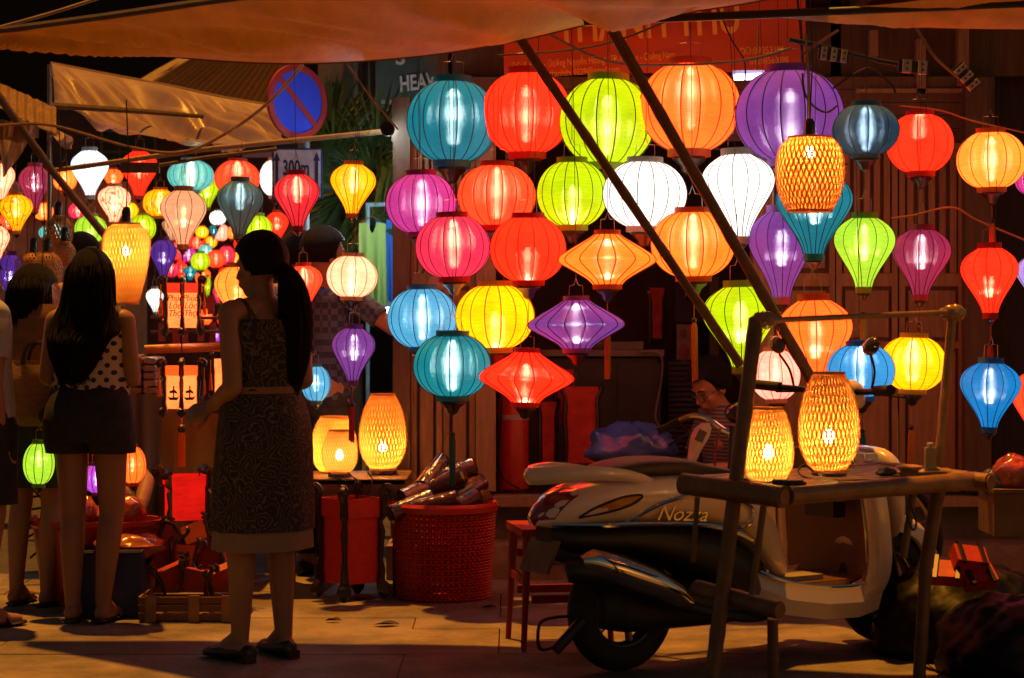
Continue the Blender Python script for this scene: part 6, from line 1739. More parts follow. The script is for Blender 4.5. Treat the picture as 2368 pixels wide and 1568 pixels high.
def person(label, loc, yaw, h=1.58, J=None, hy=0, hp=0, fem=True, vox=.0075, girth=1.0, curl=35, lean=None, face=False, palm=None):
    s = h / 1.58
    P = {k: Vector(v) for k, v in REST.items()}
    if J: P.update({k: Vector(v) for k, v in J.items()})
    P = {k: v * s for k, v in P.items()}
    t = thing('person', label, 'person', loc, yaw)
    m = MB(); g = s * girth
    hipc = (P['hipL'] + P['hipR']) / 2
    up = (P['chest'] - P['pelvis']).normalized()
    sd = (P['shR'] - P['shL']).normalized()
    fw = up.cross(sd).normalized()
    tr = Matrix((sd, up.cross(sd).normalized(), sd.cross(up.cross(sd)).normalized())).transposed()
    m.ell(P['pelvis'] - Vector((0, 0, .02)) * s, (.158 * g, .105 * g, .12 * s), rot=tr)
    for q in (-1, 1):
        m.ell(P['pelvis'] + (sd * q * .07 - fw * .045) * g - up * .03 * s, (.085 * g, .085 * g, .09 * s))
    m.ell(P['waist'], (.122 * g, .088 * g, .16 * s), rot=tr)
    m.ell(P['chest'], (.142 * g, .098 * g, .165 * s), rot=tr)
    if fem:
        for q in (-1, 1): m.ell(P['chest'] + sd * q * .062 * g + fw * .075 * g, (.052 * g, .048 * g, .052 * g))
    m.capsule(P['shL'] * .92 + P['neck'] * .08, .047 * g, P['shR'] * .92 + P['neck'] * .08, .047 * g)
    for q in ('L', 'R'):
        m.capsule(P['neck'] - up * .02 * s, .052 * g, P['sh' + q].lerp(P['neck'], .25), .040 * g)
    m.capsule(P['neck'] - up * .05 * s, .055 * s, P['head'] - up * .04 * s, .048 * s)
    H = Matrix.Rotation(R(hy), 3, 'Z') @ Matrix.Rotation(R(-hp), 3, 'X')
    hd = P['head']
    hv = lambda x, y, z: hd + H @ (Vector((x, y, z)) * s)
    m.ell(hv(0, -.005, .03), (.073 * s, .092 * s, .088 * s), rot=H)
    m.ell(hv(0, .025, -.04), (.056 * s, .064 * s, .070 * s), rot=H)
    m.ell(hv(0, .045, -.085), (.034 * s, .032 * s, .026 * s), rot=H)
    m.capsule(hv(0, .084, .012), .009 * s, hv(0, .103, -.028), .013 * s, 8)
    m.ell(hv(0, .088, -.055), (.024 * s, .011 * s, .009 * s), rot=H)
    m.ell(hv(0, .084, -.067), (.021 * s, .011 * s, .008 * s), rot=H)
    m.capsule(hv(-.035, .078, .022), .010 * s, hv(.035, .078, .022), .010 * s, 8)
    for q in (-1, 1):
        m.ell(hv(q * .073, .0, -.012), (.010 * s, .020 * s, .031 * s), rot=H)
        m.ell(hv(q * .035, .06, -.03), (.022 * s, .02 * s, .02 * s), rot=H)
    for q in ('L', 'R'):
        m.capsule(P['sh' + q], .044 * g, P['el' + q], .036 * g)
        fa = P['wr' + q] - P['el' + q]
        m.capsule(P['el' + q], .036 * g, P['el' + q] + fa * .35, .036 * g); m.capsule(P['el' + q] + fa * .35, .036 * g, P['wr' + q], .024 * s)
        m.capsule(P['hip' + q], .080 * g, P['kn' + q], .054 * g)
        ca = P['an' + q] - P['kn' + q]
        m.capsule(P['kn' + q], .052 * g, P['kn' + q] + ca * .3 - fw * .012, .053 * g); m.capsule(P['kn' + q] + ca * .3 - fw * .012, .053 * g, P['an' + q], .034 * s)
        a = P['an' + q]
        ff = Vector((fw.x, fw.y, 0)).normalized() if Vector((fw.x, fw.y, 0)).length > .3 else Vector((0, 1, 0))
        so = Vector((sd.x, sd.y, 0)) * (.02 if q == 'R' else -.02)
        toe = a + ff * .155 * s + so - Vector((0, 0, a.z - .026 * s))
        if J and ('toe' + q) in J: toe = Vector(J['toe' + q]) * s
        m.capsule(Vector((a.x, a.y, a.z)) - ff * .02 * s - Vector((0, 0, .045 * s)), .034 * s, toe, .025 * s)
        m.capsule(a, .036 * s, a.lerp(toe, .5) - Vector((0, 0, .01 * s)), .030 * s)
        dn = fa.normalized() if not palm or q not in palm else Vector(palm[q][0])
        pn_ = (fw if not palm or q not in palm else Vector(palm[q][1]))
        hand(m, P['wr' + q], dn, pn_ + Vector((0, 0, .01)), s, curl, 1 if q == 'R' else -1)
    me = remesh(m, vox * s, 4)
    link('body', me, t, skin)
    P['H'] = H; P['hv'] = hv; P['s'] = s; P['fw'] = fw; P['sd'] = sd; P['up'] = up
    return t, P
def cloth_loft(t, rings, mat, name, fold=.0, nf=9, n=56, seed=0, thick=True, steps=5, sharp=180):
    """rings: (cx, cy, cz, rx, ry[, fold amount]) from top to bottom"""
    cols = list(zip(*[r if len(r) == 6 else (*r, fold) for r in rings]))
    sp = [[p.x for p in spline([Vector((c, 0, 0)) for c in col], steps)] for col in cols]
    K = len(sp[0]); m = MB(); rs = []
    for i in range(K):
        cx, cy, cz, rx, ry, fo = (sp[j][i] for j in range(6))
        ring = []
        for k in range(n):
            a = 2 * PI * k / n
            w = 1 + fo * (math.sin(nf * a + seed + 1.5 * math.sin(2 * a)) * .6 + .6 * mnoise.noise(Vector((math.cos(a) * 2 + seed, math.sin(a) * 2, cz * 3))))
            ring.append(Vector((cx + math.cos(a) * rx * w, cy + math.sin(a) * ry * w, cz)))
        rs.append(ring)
    m.rings(rs, True, False)
    if thick:
        inner = [[Vector((p.x * .0 + (p.x - sp[0][i]) * .965 + sp[0][i], (p.y - sp[1][i]) * .965 + sp[1][i], p.z)) for p in r] for i, r in enumerate(rs)]
        m.rings(list(reversed(inner)), True, False)
        m.rings([rs[-1], inner[-1]], True, False); m.rings([inner[0], rs[0]], True, False)
    return m.build(name, mat, t, local=True, angle=sharp)
def strands(t, roots, n, name='hair_strands'):
    pass
def hair_cap(t, P, back=.0, r=1.0, name='hair', extra=None, cut=.30, seed=0):
    """hair mass over the skull, open at the face"""
    s, hv = P['s'], P['hv']
    m = MB(); rs = []
    nz, na = 14, 40
    for i in range(nz + 1):
        th = PI * (.02 + .68 * i / nz)
        ring = []
        for k in range(na):
            a = 2 * PI * k / na
            x = math.sin(th) * math.cos(a); y = math.sin(th) * math.sin(a); z = math.cos(th)
            f = max(0, y)                      # front
            zz = z
            if f > .25 and z < cut: zz = cut + (z - cut) * (1 - min(1, (f - .25) * 3)) * .9; 
            k_ = 1 + .035 * mnoise.noise(Vector((math.cos(a) * 6, math.sin(a) * 6, zz * 1.2 + seed)))
            sc_ = 1.0 if zz == z else .96
            ring.append(hv(x * .086 * r * k_ * sc_, -.008 + y * .106 * r * k_ * sc_ - back * (1 - f), .034 + zz * .104 * r * k_))
        rs.append(ring)
    m.rings(rs, True, True)
    return m.build(name, hairm, t, local=True, angle=180)
def hair_fall(t, pts, name='long_hair', n=48, seed=0, ragged=.05, strandn=110):
    """pts: (cx, cy, cz, rx, ry) from crown to tips, plus loose strands on the surface"""
    cols = list(zip(*pts))
    sp = [[p.x for p in spline([Vector((c, 0, 0)) for c in col], 6)] for col in cols]
    K = len(sp[0]); m = MB(); rs = []
    for i in range(K):
        ring = []
        for k in range(n):
            a = 2 * PI * k / n
            w = 1 + .05 * mnoise.noise(Vector((math.cos(a) * 7 + seed, math.sin(a) * 7, sp[2][i] * 1.5))) + .03 * math.sin(a * 17 + seed)
            ring.append(Vector((sp[0][i] + math.cos(a) * sp[3][i] * w, sp[1][i] + math.sin(a) * sp[4][i] * w, sp[2][i] - (ragged * abs(mnoise.noise(Vector((a * 5, seed, 0)))) * (i / (K - 1)) ** 2))))
        rs.append(ring)
    m.rings(rs, True, True)
    o = m.build(name, hairm, t, local=True, angle=180)
    rnd = random.Random(seed + 3)
    sm = MB()
    for q in range(strandn):
        a = rnd.uniform(0, 2 * PI); i0 = rnd.randint(0, K // 3); ps = []
        e = rnd.uniform(1.0, 1.05)
        for i in range(i0, K, 3):
            b = a + .05 * math.sin(i * .5 + q)
            ps.append(Vector((sp[0][i] + math.cos(b) * sp[3][i] * e, sp[1][i] + math.sin(b) * sp[4][i] * e, sp[2][i])))
        ps.append(ps[-1] + Vector((rnd.uniform(-.02, .02), 0, -rnd.uniform(.01, .06))))
        if len(ps) > 2: sm.tube(ps, [.0028] * (len(ps) - 1) + [.0006], 4, cap=False)
    so = sm.build('hair_strands', hairm, o, local=True); so['kind'] = 'stuff'
    return o
def shoe(t, P, q, mat, name='shoe', heel=0.0, open_=False):
    a = P['an' + q]; s = P['s']; fw = Vector((P['fw'].x, P['fw'].y, 0)).normalized(); sd = Vector((P['sd'].x, P['sd'].y, 0)).normalized()
    so = sd * (.02 if q == 'R' else -.02)
    m = MB(); rs = []
    for f, w, h in ((-.065, .018, .05), (-.055, .032, .065), (-.02, .038, .068), (.04, .038, .055), (.09, .043, .050), (.14, .042, .046), (.175, .03, .036), (.195, .012, .026)):
        c = Vector((a.x, a.y, 0)) + fw * f * s + so * (f / .155)
        top = (.018 if open_ else h) * s
        rs.append([c + sd * w * s * math.cos(b) + Vector((0, 0, max(.0, top * .5 + top * .5 * math.sin(b)))) + Vector((0, 0, .002)) for b in [2 * PI * k / 14 for k in range(14)]])
    m.rings(rs)
    o = m.build(name, mat, t, local=True, angle=50)
    if heel:
        MB().box(Vector((a.x, a.y, 0)) - fw * .045 * s + Vector((0, 0, heel / 2)), (.05 * s, .05 * s, heel)).build('heel', mat, o, local=True)
    if open_:
        c = Vector((a.x, a.y, 0)) + fw * .09 * s + so * .6
        MB().tube([c + sd * .045 * s + Vector((0, 0, .015)), c + Vector((0, 0, .06 * s)), c - sd * .045 * s + Vector((0, 0, .015))], .007, 6).build('strap', mat, o, local=True)
    return o

def swirl_mat():
    m = M('swirl_print', (0.10, 0.075, 0.055), 0.8)
    nt = m.node_tree; N = nt.nodes; L = nt.links
    tc = N.new('ShaderNodeTexCoord')
    vo = N.new('ShaderNodeTexVoronoi'); vo.inputs['Scale'].default_value = 14; vo.feature = 'F1'
    nz = N.new('ShaderNodeTexNoise'); nz.inputs['Scale'].default_value = 14; nz.inputs['Detail'].default_value = 2
    L.new(tc.outputs['Object'], nz.inputs[0])
    mixv = N.new('ShaderNodeVectorMath'); mixv.operation = 'MULTIPLY_ADD'; mixv.inputs[1].default_value = (.09, .09, .09)
    L.new(nz.outputs[1], mixv.inputs[0]); L.new(tc.outputs['Object'], mixv.inputs[2]); L.new(mixv.outputs[0], vo.inputs[0])
    ml = N.new('ShaderNodeMath'); ml.operation = 'MULTIPLY'; ml.inputs[1].default_value = 34
    L.new(vo.outputs[0], ml.inputs[0])
    sn = N.new('ShaderNodeMath'); sn.operation = 'SINE'; L.new(ml.outputs[0], sn.inputs[0])
    cr = N.new('ShaderNodeValToRGB')
    cr.color_ramp.elements[0].position = .45; cr.color_ramp.elements[0].color = (.02, .014, .012, 1)
    cr.color_ramp.elements[1].position = .8; cr.color_ramp.elements[1].color = (.11, .08, .058, 1)
    L.new(sn.outputs[0], cr.inputs[0]); L.new(cr.outputs[0], N['Principled BSDF'].inputs['Base Color'])
    return m
def dots_mat():
    m = M('polka_dots', (0.5, 0.42, 0.36), 0.8)
    nt = m.node_tree; N = nt.nodes; L = nt.links
    tc = N.new('ShaderNodeTexCoord'); sp = N.new('ShaderNodeSeparateXYZ'); L.new(tc.outputs['Object'], sp.inputs[0])
    def mth(op, a, b=None, c=None):
        n = N.new('ShaderNodeMath'); n.operation = op
        for i, v in enumerate((a, b, c)):
            if v is None: continue
            if isinstance(v, (int, float)): n.inputs[i].default_value = v
            else: L.new(v, n.inputs[i])
        return n.outputs[0]
    P_ = .048
    u = mth('DIVIDE', sp.outputs[0], P_); v = mth('DIVIDE', sp.outputs[2], P_ * .62)
    row = mth('FLOOR', v); off = mth('MULTIPLY', mth('MODULO', mth('ABSOLUTE', row), 2.0), .5)
    fu = mth('SUBTRACT', mth('FRACT', mth('ADD', u, off)), .5); fv = mth('MULTIPLY', mth('SUBTRACT', mth('FRACT', v), .5), .62)
    d = mth('SQRT', mth('ADD', mth('MULTIPLY', fu, fu), mth('MULTIPLY', fv, fv)))
    k = mth('LESS_THAN', d, .21)
    mx = N.new('ShaderNodeMix'); mx.data_type = 'RGBA'; mx.inputs[6].default_value = (.52, .42, .33, 1); mx.inputs[7].default_value = (.02, .016, .03, 1)
    L.new(k, mx.inputs[0]); L.new(mx.outputs[2], N['Principled BSDF'].inputs['Base Color'])
    return m
swirl, dots = swirl_mat(), dots_mat()
slip = M('dress_slip', (0.30, 0.20, 0.13), 0.7, vs=8, var=.1, trans=.1)
black_leather = M('black_leather', (0.015, 0.012, 0.015), 0.4)

# ---- ponytailed woman in the swirl dress
yaw = R(42)
wl = (at(606, 0, 7.62).x, 7.62, 0)
t, P = person('woman with a long ponytail in a brown swirl print sundress, back turned', wl, yaw, 1.535,
    dict(elL=(-.175, -.06, 1.03), wrL=(-.135, .13, .955), elR=(.18, -.02, 1.05), wrR=(.02, .21, .96), knL=(-.09, .02, .48), anL=(-.10, .0, .09), anR=(.085, -.02, .09)), hy=18, hp=4, girth=1.03, curl=45,
    palm={'L': ((-.6, .75, -.35), (.6, .3, -.4)), 'R': ((-.6, .7, -.1), (-.5, -.5, .6))})
s = P['s']
cloth_loft(t, [(0, -.012, 1.245, .150, .112, 0), (0, -.005, 1.20, .166, .130, 0), (0, .0, 1.12, .158, .124, .01), (0, .0, 1.03, .146, .112, .02), (0, 0, .985, .150, .118, .02)], swirl, 'bodice', seed=2)
for q in (-1, 1):
    MB().tube(spline([(q * .085, .10, 1.20), (q * .10, .055, 1.285), (q * .105, .0, 1.318), (q * .10, -.05, 1.30), (q * .07, -.105, 1.19)], 5), .008, 6, flat=.5).build('strap', swirl, t, local=True)
cloth_loft(t, [(0, 0, 1.0, .150, .119, 0), (0, 0, .975, .151, .120, 0)], M('belt_tan', (0.30, 0.13, 0.06), 0.55), 'belt', steps=3)
cloth_loft(t, [(0, 0, .975, .150, .118, .015), (0, -.01, .90, .170, .142, .03), (0, -.015, .80, .182, .152, .04), (0, -.01, .68, .188, .154, .05), (0, -.005, .56, .192, .156, .06), (0, 0, .475, .194, .158, .07)], swirl, 'skirt', nf=8, seed=1)
cloth_loft(t, [(0, 0, .56, .184, .148, .05), (0, 0, .44, .189, .153, .07), (0, 0, .405, .191, .155, .07)], slip, 'slip', nf=8, seed=1.3)
hair_cap(t, P, back=.004, r=1.06, seed=4)
hx = P['hv'](0, -.09, -.02)
MB().lathe([(.026, -.012), (.034, 0), (.026, .012)], hx + Vector((.0, -.015, -.02)), 14).build('hair_tie', M('hair_tie', (0.03, 0.02, 0.03), 0.6), t, local=True)
hair_fall(t, [(hx.x, hx.y, hx.z + .03, .035, .03), (hx.x + .02, hx.y - .035, hx.z - .02, .045, .035), (hx.x + .035, hx.y - .045, hx.z - .10, .060, .042), (hx.x + .04, hx.y - .045, hx.z - .20, .064, .045), (hx.x + .045, hx.y - .035, hx.z - .30, .058, .042), (hx.x + .045, hx.y - .02, hx.z - .40, .038, .030), (hx.x + .04, hx.y - .01, hx.z - .46, .012, .012)], 'ponytail', seed=6, strandn=90)
for q in ('L', 'R'): shoe(t, P, q, black_leather, heel=.03)

# ---- long haired woman in polka dots
wl = (at(210, 0, 8.55).x, 8.55, 0)
t, P = person('woman with very long black hair in polka dot top and dark shorts', wl, R(-6), 1.50,
    dict(elR=(.185, .0, 1.055), wrR=(.12, .21, 1.10), elL=(-.19, -.02, 1.06), wrL=(-.12, .2, 1.02), knL=(-.085, .02, .47), anL=(-.075, -.02, .085), knR=(.085, .03, .47), anR=(.06, -.02, .085)), girth=1.04, vox=.008)
cloth_loft(t, [(0, -.01, 1.30, .135, .085, 0), (0, -.005, 1.24, .152, .110, 0), (0, 0, 1.15, .156, .122, .01), (0, 0, 1.05, .150, .115, .02), (0, -.005, .97, .160, .125, .03), (0, -.005, .93, .165, .13, .04)], dots, 'top', seed=3)
navy_d = M('dark_denim', (0.018, 0.018, 0.032), 0.85, vs=20)
cloth_loft(t, [(0, -.005, .97, .158, .122, 0), (0, -.025, .88, .180, .155, .01), (0, -.03, .80, .186, .160, .01), (0, -.025, .745, .182, .15, .01)], navy_d, 'shorts', seed=3)
for q, x in (('shorts_leg', -.09), ('shorts_leg', .09)):
    cloth_loft(t, [(x, -.025, .84, .094, .145, 0), (x, -.015, .76, .099, .130, .01), (x, .0, .695, .096, .102, .02)], navy_d, q, seed=x)
hair_cap(t, P, back=.006, r=1.08, cut=.2, seed=8)
c = P['hv'](0, -.02, 0)
hair_fall(t, [(c.x, c.y, c.z + .10, .055, .055), (c.x, c.y - .005, c.z + .05, .092, .095), (c.x, c.y - .02, c.z - .03, .103, .095), (c.x, c.y - .045, c.z - .11, .115, .075), (c.x, -.095, c.z - .20, .150, .050), (c.x - .015, -.12, c.z - .24, .125, .045), (c.x - .025, -.125, c.z - .30, .105, .042), (c.x - .03, -.125, c.z - .35, .080, .036), (c.x - .035, -.12, c.z - .39, .05, .024)], seed=9, strandn=170, ragged=.09)
for q in ('L', 'R'): shoe(t, P, q, black_leather, 'sandal', open_=True)

# ---- woman at the left edge
wl = (at(-52, 0, 8.42).x, 8.42, 0)
t, P = person('woman cut off by the left edge in a white top and dark shorts, facing right', wl, R(-38), 1.48,
    dict(elR=(.175, -.05, 1.05), wrR=(.165, .0, .82)), hy=-10, hp=-2, vox=.0085)
white_top = M('white_top', (0.42, 0.42, 0.46), 0.8, vs=10, var=.08)
cloth_loft(t, [(0, -.01, 1.335, .10, .07, 0), (0, -.01, 1.29, .165, .105, 0), (0, -.005, 1.22, .165, .122, .01), (0, 0, 1.10, .155, .122, .02), (0, 0, 1.0, .158, .125, .025), (0, -.005, .90, .172, .138, .03), (0, -.01, .85, .176, .14, .03)], white_top, 'top', seed=5)
for q, sg_ in (('L', -1), ('R', 1)):
    a, b = P['sh' + q], P['sh' + q].lerp(P['el' + q], .55)
    MB().tube([a + Vector((-sg_ * .02, 0, .01)), a.lerp(b, .5), b], [.058, .056, .054], 16).build('sleeve', white_top, t, local=True)
cloth_loft(t, [(0, -.01, .93, .165, .13, 0), (0, -.02, .84, .18, .145, .01), (0, -.015, .78, .185, .148, .01)], navy_d, 'shorts', seed=6)
for x in (-.088, .088):
    cloth_loft(t, [(x, -.01, .82, .095, .13, 0), (x, 0, .70, .096, .11, .01), (x, .01, .56, .092, .10, .02), (x, .015, .50, .09, .098, .02)], navy_d, 'shorts_leg', seed=x)
hair_cap(t, P, back=.004, r=1.06, cut=.25, seed=12)
c = P['hv'](0, -.03, 0)
hair_fall(t, [(c.x, c.y, c.z + .08, .06, .06), (c.x, c.y - .01, c.z + .02, .088, .085), (c.x, c.y - .02, c.z - .06, .085, .075), (c.x, c.y - .02, c.z - .13, .06, .05), (c.x, c.y - .02, c.z - .16, .03, .03)], 'short_hair', seed=13, strandn=60)
for q in ('L', 'R'): shoe(t, P, q, black_leather, 'sandal', open_=True)

# ---- woman behind them with the straw bag
wl = (at(80, 0, 9.05).x, 9.05, 0)
t, P = person('dark haired woman in tan sleeveless top, second from the left edge', wl, R(-20), 1.45,
    dict(elL=(-.18, -.02, 1.06), wrL=(-.08, .16, .93), elR=(.17, .04, 1.06), wrR=(.05, .20, .93)), hy=-30, vox=.009)
tan = M('tan_top', (0.24, 0.12, 0.06), 0.8, vs=12)
cloth_loft(t, [(0, -.01, 1.31, .125, .075, 0), (0, -.005, 1.24, .156, .112, 0), (0, 0, 1.13, .154, .12, .01), (0, 0, 1.03, .146, .112, .02), (0, -.01, .92, .168, .13, .03), (0, -.01, .84, .178, .14, .03)], tan, 'top', seed=15)
cloth_loft(t, [(0, -.01, .92, .165, .128, 0), (0, -.015, .80, .18, .145, .02), (0, -.01, .62, .185, .15, .04), (0, 0, .52, .19, .155, .05)], navy_d, 'skirt', seed=16)
hair_cap(t, P, back=.005, r=1.08, cut=.2, seed=17)
c = P['hv'](0, -.03, 0)
hair_fall(t, [(c.x, c.y, c.z + .09, .06, .06), (c.x, c.y - .01, c.z + .03, .092, .09), (c.x, c.y - .02, c.z - .06, .10, .085), (c.x, c.y - .035, c.z - .15, .11, .07), (c.x, c.y - .04, c.z - .22, .09, .05), (c.x, c.y - .04, c.z - .25, .04, .03)], 'bob_hair', seed=18, strandn=70)
for q in ('L', 'R'): shoe(t, P, q, black_leather, 'sandal', open_=True)
# straw bag
bg_ = thing('straw_bag', 'straw tote bag carried between the left women', 'bag', at(92, 910, 8.75)); 
straw = M('straw', (0.36, 0.20, 0.09), 0.85, vs=20, st=(1, 1, 4), var=.2, bump=.5, bs=80)
bgw, bgh = sz(68, 8.75), sz(150, 8.75)
cloth_loft(bg_, [(0, 0, bgh * .5, bgw * .92, .05, .03), (0, 0, bgh * .25, bgw * 1.0, .07, .02), (0, 0, 0, bgw * 1.0, .075, .02), (0, 0, -bgh * .3, bgw * .9, .07, .02), (0, 0, -bgh * .5, bgw * .7, .05, .02)], straw, 'basketwork', nf=5, seed=2)
for yy in (-.05, .05):
    MB().tube(spline([(-bgw * .5, yy, bgh * .45), (-bgw * .3, yy, bgh * .75), (bgw * .3, yy, bgh * .75), (bgw * .5, yy, bgh * .45)], 5), .009, 6).build('handle', black_leather, bg_, local=True)
MB().lathe([(bgw * .88, -.003), (bgw * .93, .0), (bgw * .93, .014), (bgw * .88, .014)], (0, 0, bgh * .5 - .01), 40, cap=False, sy=.055 / bgw).build('rim_band', M('straw_rim', (0.5, 0.26, 0.06), 0.7), bg_, local=True)
MB().ell((.06, -.075, -bgh * .33), (.05, .012, .04)).build('leather_patch', M('patch', (0.03, 0.02, 0.04), 0.6), bg_, local=True)

# ---- man with raised arm by the clothes
wl = (at(745, 0, 10.05).x, 10.05, 0)
t, P = person('dark haired man in a blue plaid shirt reaching toward the hanging clothes', wl, R(-50), 1.66,
    dict(shR=(.165, .02, 1.30), elR=(.34, .16, 1.14), wrR=(.42, .30, 1.32), elL=(-.2, -.03, 1.06), wrL=(-.2, -.0, .83)), hy=-12, fem=False, vox=.0095, girth=1.05, palm={'R': ((.3, .6, .7), (-.7, .5, -.2))})
plaid = M('plaid_shirt', (0.12, 0.16, 0.30), 0.8)
nt = plaid.node_tree; N = nt.nodes
tcn = N.new('ShaderNodeTexCoord'); ck = N.new('ShaderNodeTexChecker'); ck.inputs['Scale'].default_value = 34; ck.inputs[1].default_value = (.012, .02, .06, 1); ck.inputs[2].default_value = (.05, .07, .14, 1)
nt.links.new(tcn.outputs['Object'], ck.inputs[0]); nt.links.new(ck.outputs[0], N['Principled BSDF'].inputs['Base Color'])
cloth_loft(t, [(0, -.01, 1.40, .08, .065, 0), (0, -.01, 1.36, .16, .10, 0), (0, 0, 1.26, .178, .125, .01), (0, 0, 1.10, .165, .125, .02), (0, 0, .95, .172, .13, .03), (0, 0, .86, .178, .135, .03)], plaid, 'shirt', seed=25)
for q, sg_ in (('L', -1), ('R', 1)):
    a, b = P['sh' + q], P['sh' + q].lerp(P['el' + q], .7)
    MB().tube([a + Vector((-sg_ * .02, 0, .01)), a.lerp(b, .5), b], [.06, .058, .056], 16).build('sleeve', plaid, t, local=True)
cloth_loft(t, [(0, 0, .95, .165, .12, 0), (0, -.015, .84, .178, .14, .01), (0, -.01, .78, .18, .14, .01)], navy_d, 'trousers', seed=26)
for q, x in (('L', -.09), ('R', .09)):
    k = P['kn' + q]; a = P['an' + q]
    cloth_loft(t, [(x, -.01, .82, .096, .12, 0), (k.x, k.y, k.z, .076, .082, .02), (a.x, a.y, a.z + .02, .06, .066, .03)], navy_d, 'trouser_leg', seed=x)
hair_cap(t, P, back=.002, r=1.05, cut=.35, seed=28)
for q in ('L', 'R'): shoe(t, P, q, black_leather)
# ---- second head beside him
wl = (at(692, 0, 10.5).x, 10.5, 0)
t, P = person('person in dark clothes standing behind the crimson balloon lantern tip', wl, R(20), 1.66, dict(elL=(-.2, -.02, 1.06), wrL=(-.17, .08, .86)), hy=10, fem=False, vox=.011)
darkc = M('dark_cloth', (0.03, 0.035, 0.05), 0.85)
cloth_loft(t, [(0, -.01, 1.40, .08, .065, 0), (0, -.01, 1.36, .16, .10, 0), (0, 0, 1.26, .178, .125, .01), (0, 0, 1.10, .165, .125, .02), (0, 0, .9, .178, .135, .03)], darkc, 'shirt', seed=35)
cloth_loft(t, [(0, 0, .95, .165, .12, 0), (0, -.01, .78, .18, .14, .01)], navy_d, 'trousers', seed=26)
for q, x in (('L', -.09), ('R', .09)):
    k = P['kn' + q]; a = P['an' + q]
    cloth_loft(t, [(x, -.01, .82, .096, .12, 0), (k.x, k.y, k.z, .076, .082, .02), (a.x, a.y, a.z + .02, .06, .066, .03)], navy_d, 'trouser_leg', seed=x)
hair_cap(t, P, r=1.05, cut=.35, seed=38)
# ---- shopper far left behind
wl = (at(185, 0, 11.3).x, 11.3, 0)
t, P = person('person in a pale blue shirt behind the long haired woman, only hair and collar showing', wl, R(-120), 1.68, None, fem=False, vox=.011)
pale_shirt = M('pale_blue_shirt', (0.35, 0.42, 0.6), 0.8)
cloth_loft(t, [(0, -.01, 1.41, .08, .065, 0), (0, -.01, 1.37, .16, .10, 0), (0, 0, 1.26, .178, .125, .01), (0, 0, 1.10, .165, .125, .02), (0, 0, .9, .178, .135, .03)], pale_shirt, 'shirt', seed=45)
cloth_loft(t, [(0, 0, .95, .165, .12, 0), (0, -.01, .78, .18, .14, .01)], navy_d, 'trousers', seed=26)
for q, x in (('L', -.09), ('R', .09)):
    k = P['kn' + q]; a = P['an' + q]
    cloth_loft(t, [(x, -.01, .82, .096, .12, 0), (k.x, k.y, k.z, .076, .082, .02), (a.x, a.y, a.z + .02, .06, .066, .03)], navy_d, 'trouser_leg', seed=x)
hair_cap(t, P, r=1.05, cut=.3, seed=48)

# ---- crouching seller reaching into the tub (mostly hidden)
wl = (at(205, 0, 9.62).x, 9.62, 0)
t, P = person('person crouching behind the long haired woman with one arm reaching into the red tub', wl, R(195), 1.58,
    dict(pelvis=(0, -.12, .28), waist=(0, -.08, .40), chest=(0, .02, .55), neck=(0, .10, .67), head=(0, .15, .79), shL=(-.15, .07, .63), shR=(.15, .07, .63), elL=(-.25, .20, .50), wrL=(-.19, .34, .34), elR=(.18, .22, .5), wrR=(.08, .30, .42),
         hipL=(-.09, -.12, .25), hipR=(.09, -.12, .25), knL=(-.13, .20, .44), knR=(.13, .20, .44), anL=(-.12, .02, .09), anR=(.12, .02, .09)), hp=15, vox=.0095, palm={'L': ((.2, .5, -.8), (.6, -.5, -.3))})
cloth_loft(t, [(0, .10, .68, .09, .07, 0), (0, .06, .62, .16, .105, 0), (0, .0, .52, .17, .13, .01), (0, -.07, .40, .165, .13, .02), (0, -.12, .28, .18, .14, .02)], darkc, 'shirt', seed=55)
for q in ('L', 'R'):
    MB().tube([P['hip' + q], P['hip' + q].lerp(P['kn' + q], .5), P['kn' + q]], [.092, .086, .066], 14).build('trouser_leg', navy_d, t, local=True)
    MB().tube([P['kn' + q] + Vector((0, .012, .012)), P['an' + q]], [.066, .05], 14).build('trouser_shin', navy_d, t, local=True)
hair_cap(t, P, r=1.06, cut=.25, seed=58)

# ---- seated vendor with glasses
wl = (at(1685, 0, 9.72).x, 9.72, 0)
hz = at(0, 915, 9.72).z
b0 = hz - .53
t, P = person('seated vendor with glasses and a striped shirt looking down behind the bicycle', wl, R(118), 1.58,
    dict(pelvis=(0, -.05, b0 + .03), waist=(0, -.04, b0 + .15), chest=(0, .0, b0 + .33), neck=(0, .03, b0 + .47), head=(0, .10, b0 + .575), shL=(-.15, .02, b0 + .43), shR=(.15, .02, b0 + .43), elL=(-.19, .08, b0 + .20), wrL=(-.05, .27, b0 + .19), elR=(.19, .08, b0 + .20), wrR=(.06, .27, b0 + .20),
         hipL=(-.09, -.03, b0), hipR=(.09, -.03, b0), knL=(-.10, .36, b0 + .03), knR=(.10, .36, b0 + .03), anL=(-.10, .38, .09), anR=(.10, .38, .09), toeL=(-.11, .5, .03), toeR=(.11, .5, .03)), hp=30, hy=6, vox=.0075, curl=40, face=True)
stripe = M('striped_shirt', (0.2, 0.18, 0.2), 0.8)
nt = stripe.node_tree; N = nt.nodes
tcn = N.new('ShaderNodeTexCoord'); wv = N.new('ShaderNodeTexWave'); wv.bands_direction = 'Z'; wv.inputs['Scale'].default_value = 18
crn = N.new('ShaderNodeValToRGB'); crn.color_ramp.elements[0].color = (.04, .035, .05, 1); crn.color_ramp.elements[1].color = (.15, .13, .12, 1); crn.color_ramp.elements[0].position = .4; crn.color_ramp.elements[1].position = .6
nt.links.new(tcn.outputs['Object'], wv.inputs[0]); nt.links.new(wv.outputs[0], crn.inputs[0]); nt.links.new(crn.outputs[0], N['Principled BSDF'].inputs['Base Color'])
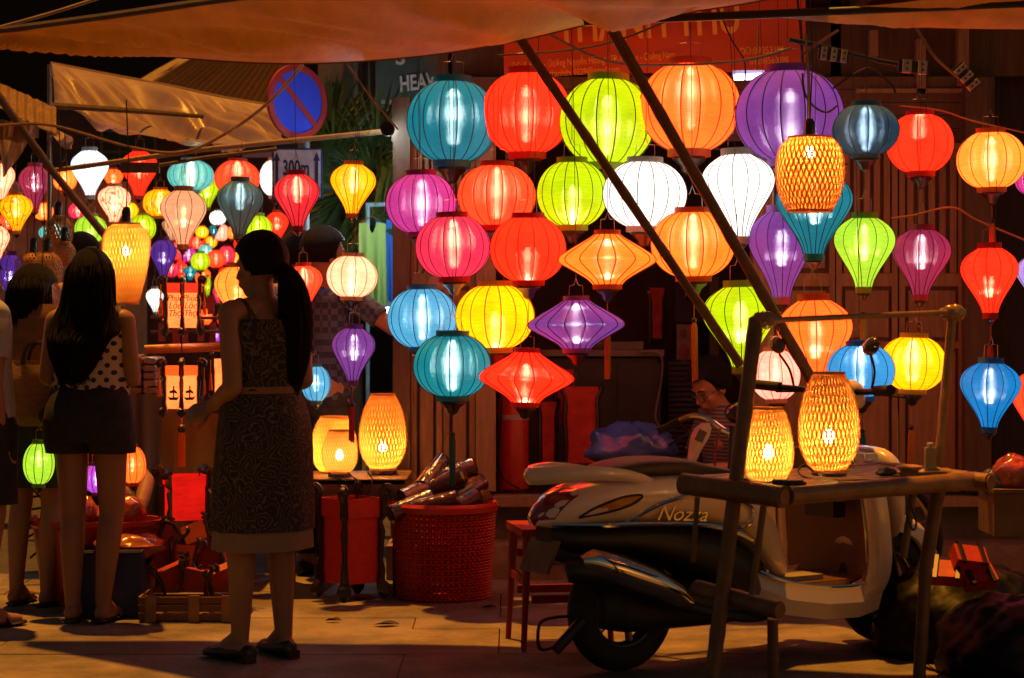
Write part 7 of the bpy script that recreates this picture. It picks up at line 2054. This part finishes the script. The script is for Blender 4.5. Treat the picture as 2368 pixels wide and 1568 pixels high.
cloth_loft(t, [(0, .03, b0 + .49, .075, .065, 0), (0, .015, b0 + .455, .155, .10, 0), (0, .005, b0 + .36, .172, .128, .01), (0, -.02, b0 + .20, .158, .125, .02), (0, -.045, b0 + .04, .175, .145, .03)], stripe, 'shirt', seed=65)
for q, sg_ in (('L', -1), ('R', 1)):
    a, b = P['sh' + q], P['sh' + q].lerp(P['el' + q], .75)
    MB().tube([a + Vector((-sg_ * .02, 0, .01)), a.lerp(b, .5), b], [.058, .056, .054], 16).build('sleeve', stripe, t, local=True)
    MB().tube([P['hip' + q], P['hip' + q].lerp(P['kn' + q], .5), P['kn' + q]], [.094, .084, .066], 14).build('trouser_leg', navy_d, t, local=True)
    MB().tube([P['kn' + q], P['kn' + q].lerp(P['an' + q], .5), P['an' + q]], [.066, .062, .05], 14).build('trouser_shin', navy_d, t, local=True)
hair_cap(t, P, back=.004, r=1.06, cut=.42, seed=68)
hv = P['hv']
lens = M('spectacle_lens', (0.05, 0.05, 0.06), 0.05, coat=1.0, alpha=.35)
for q in (-1, 1):
    MB().ell(hv(q * .032, .083, -.004), (.013, .008, .006), rot=P['H']).build('eye', M('eye', (0.05, 0.03, 0.025), 0.2, coat=.8), t, local=True)
    rim = [hv(q * .034 + .026 * math.cos(a), .103 + .004 * math.cos(a) * -1, -.004 + .019 * math.sin(a)) for a in [2 * PI * k / 18 for k in range(19)]]
    MB().tube(rim, .0022, 6, cap=False).build('spectacle_rim', black_leather, t, local=True)
    MB().tube([hv(q * .060, .100, .0), hv(q * .078, .05, .004), hv(q * .080, -.02, .002)], .002, 6).build('spectacle_temple', black_leather, t, local=True)
    MB().tube(spline([hv(q * .012, .092, .022), hv(q * .034, .094, .030), hv(q * .056, .084, .024)], 4), [.003] * 9, 6).build('eyebrow', hairm, t, local=True)
MB().tube([hv(-.009, .104, -.001), hv(.009, .104, -.001)], .002, 6).build('spectacle_bridge', black_leather, t, local=True)
MB().tube([hv(-.022, .099, -.0605), hv(0, .103, -.062), hv(.022, .099, -.0605)], .0022, 6).build('lips_line', M('lip', (0.22, 0.07, 0.06), 0.5), t, local=True)
st = thing('stool', 'low wooden stool under the seated vendor', 'stool', (wl[0] + .02, wl[1] + .06, 0))
MB().box((0, 0, b0 - .12), (.32, .3, .03)).build('seat', wood_dark, st, local=True)
for a in (-.12, .12):
    for b in (-.11, .11):
        MB().box((a, b, (b0 - .135) / 2), (.035, .035, b0 - .135)).build('leg', wood_dark, st, local=True)
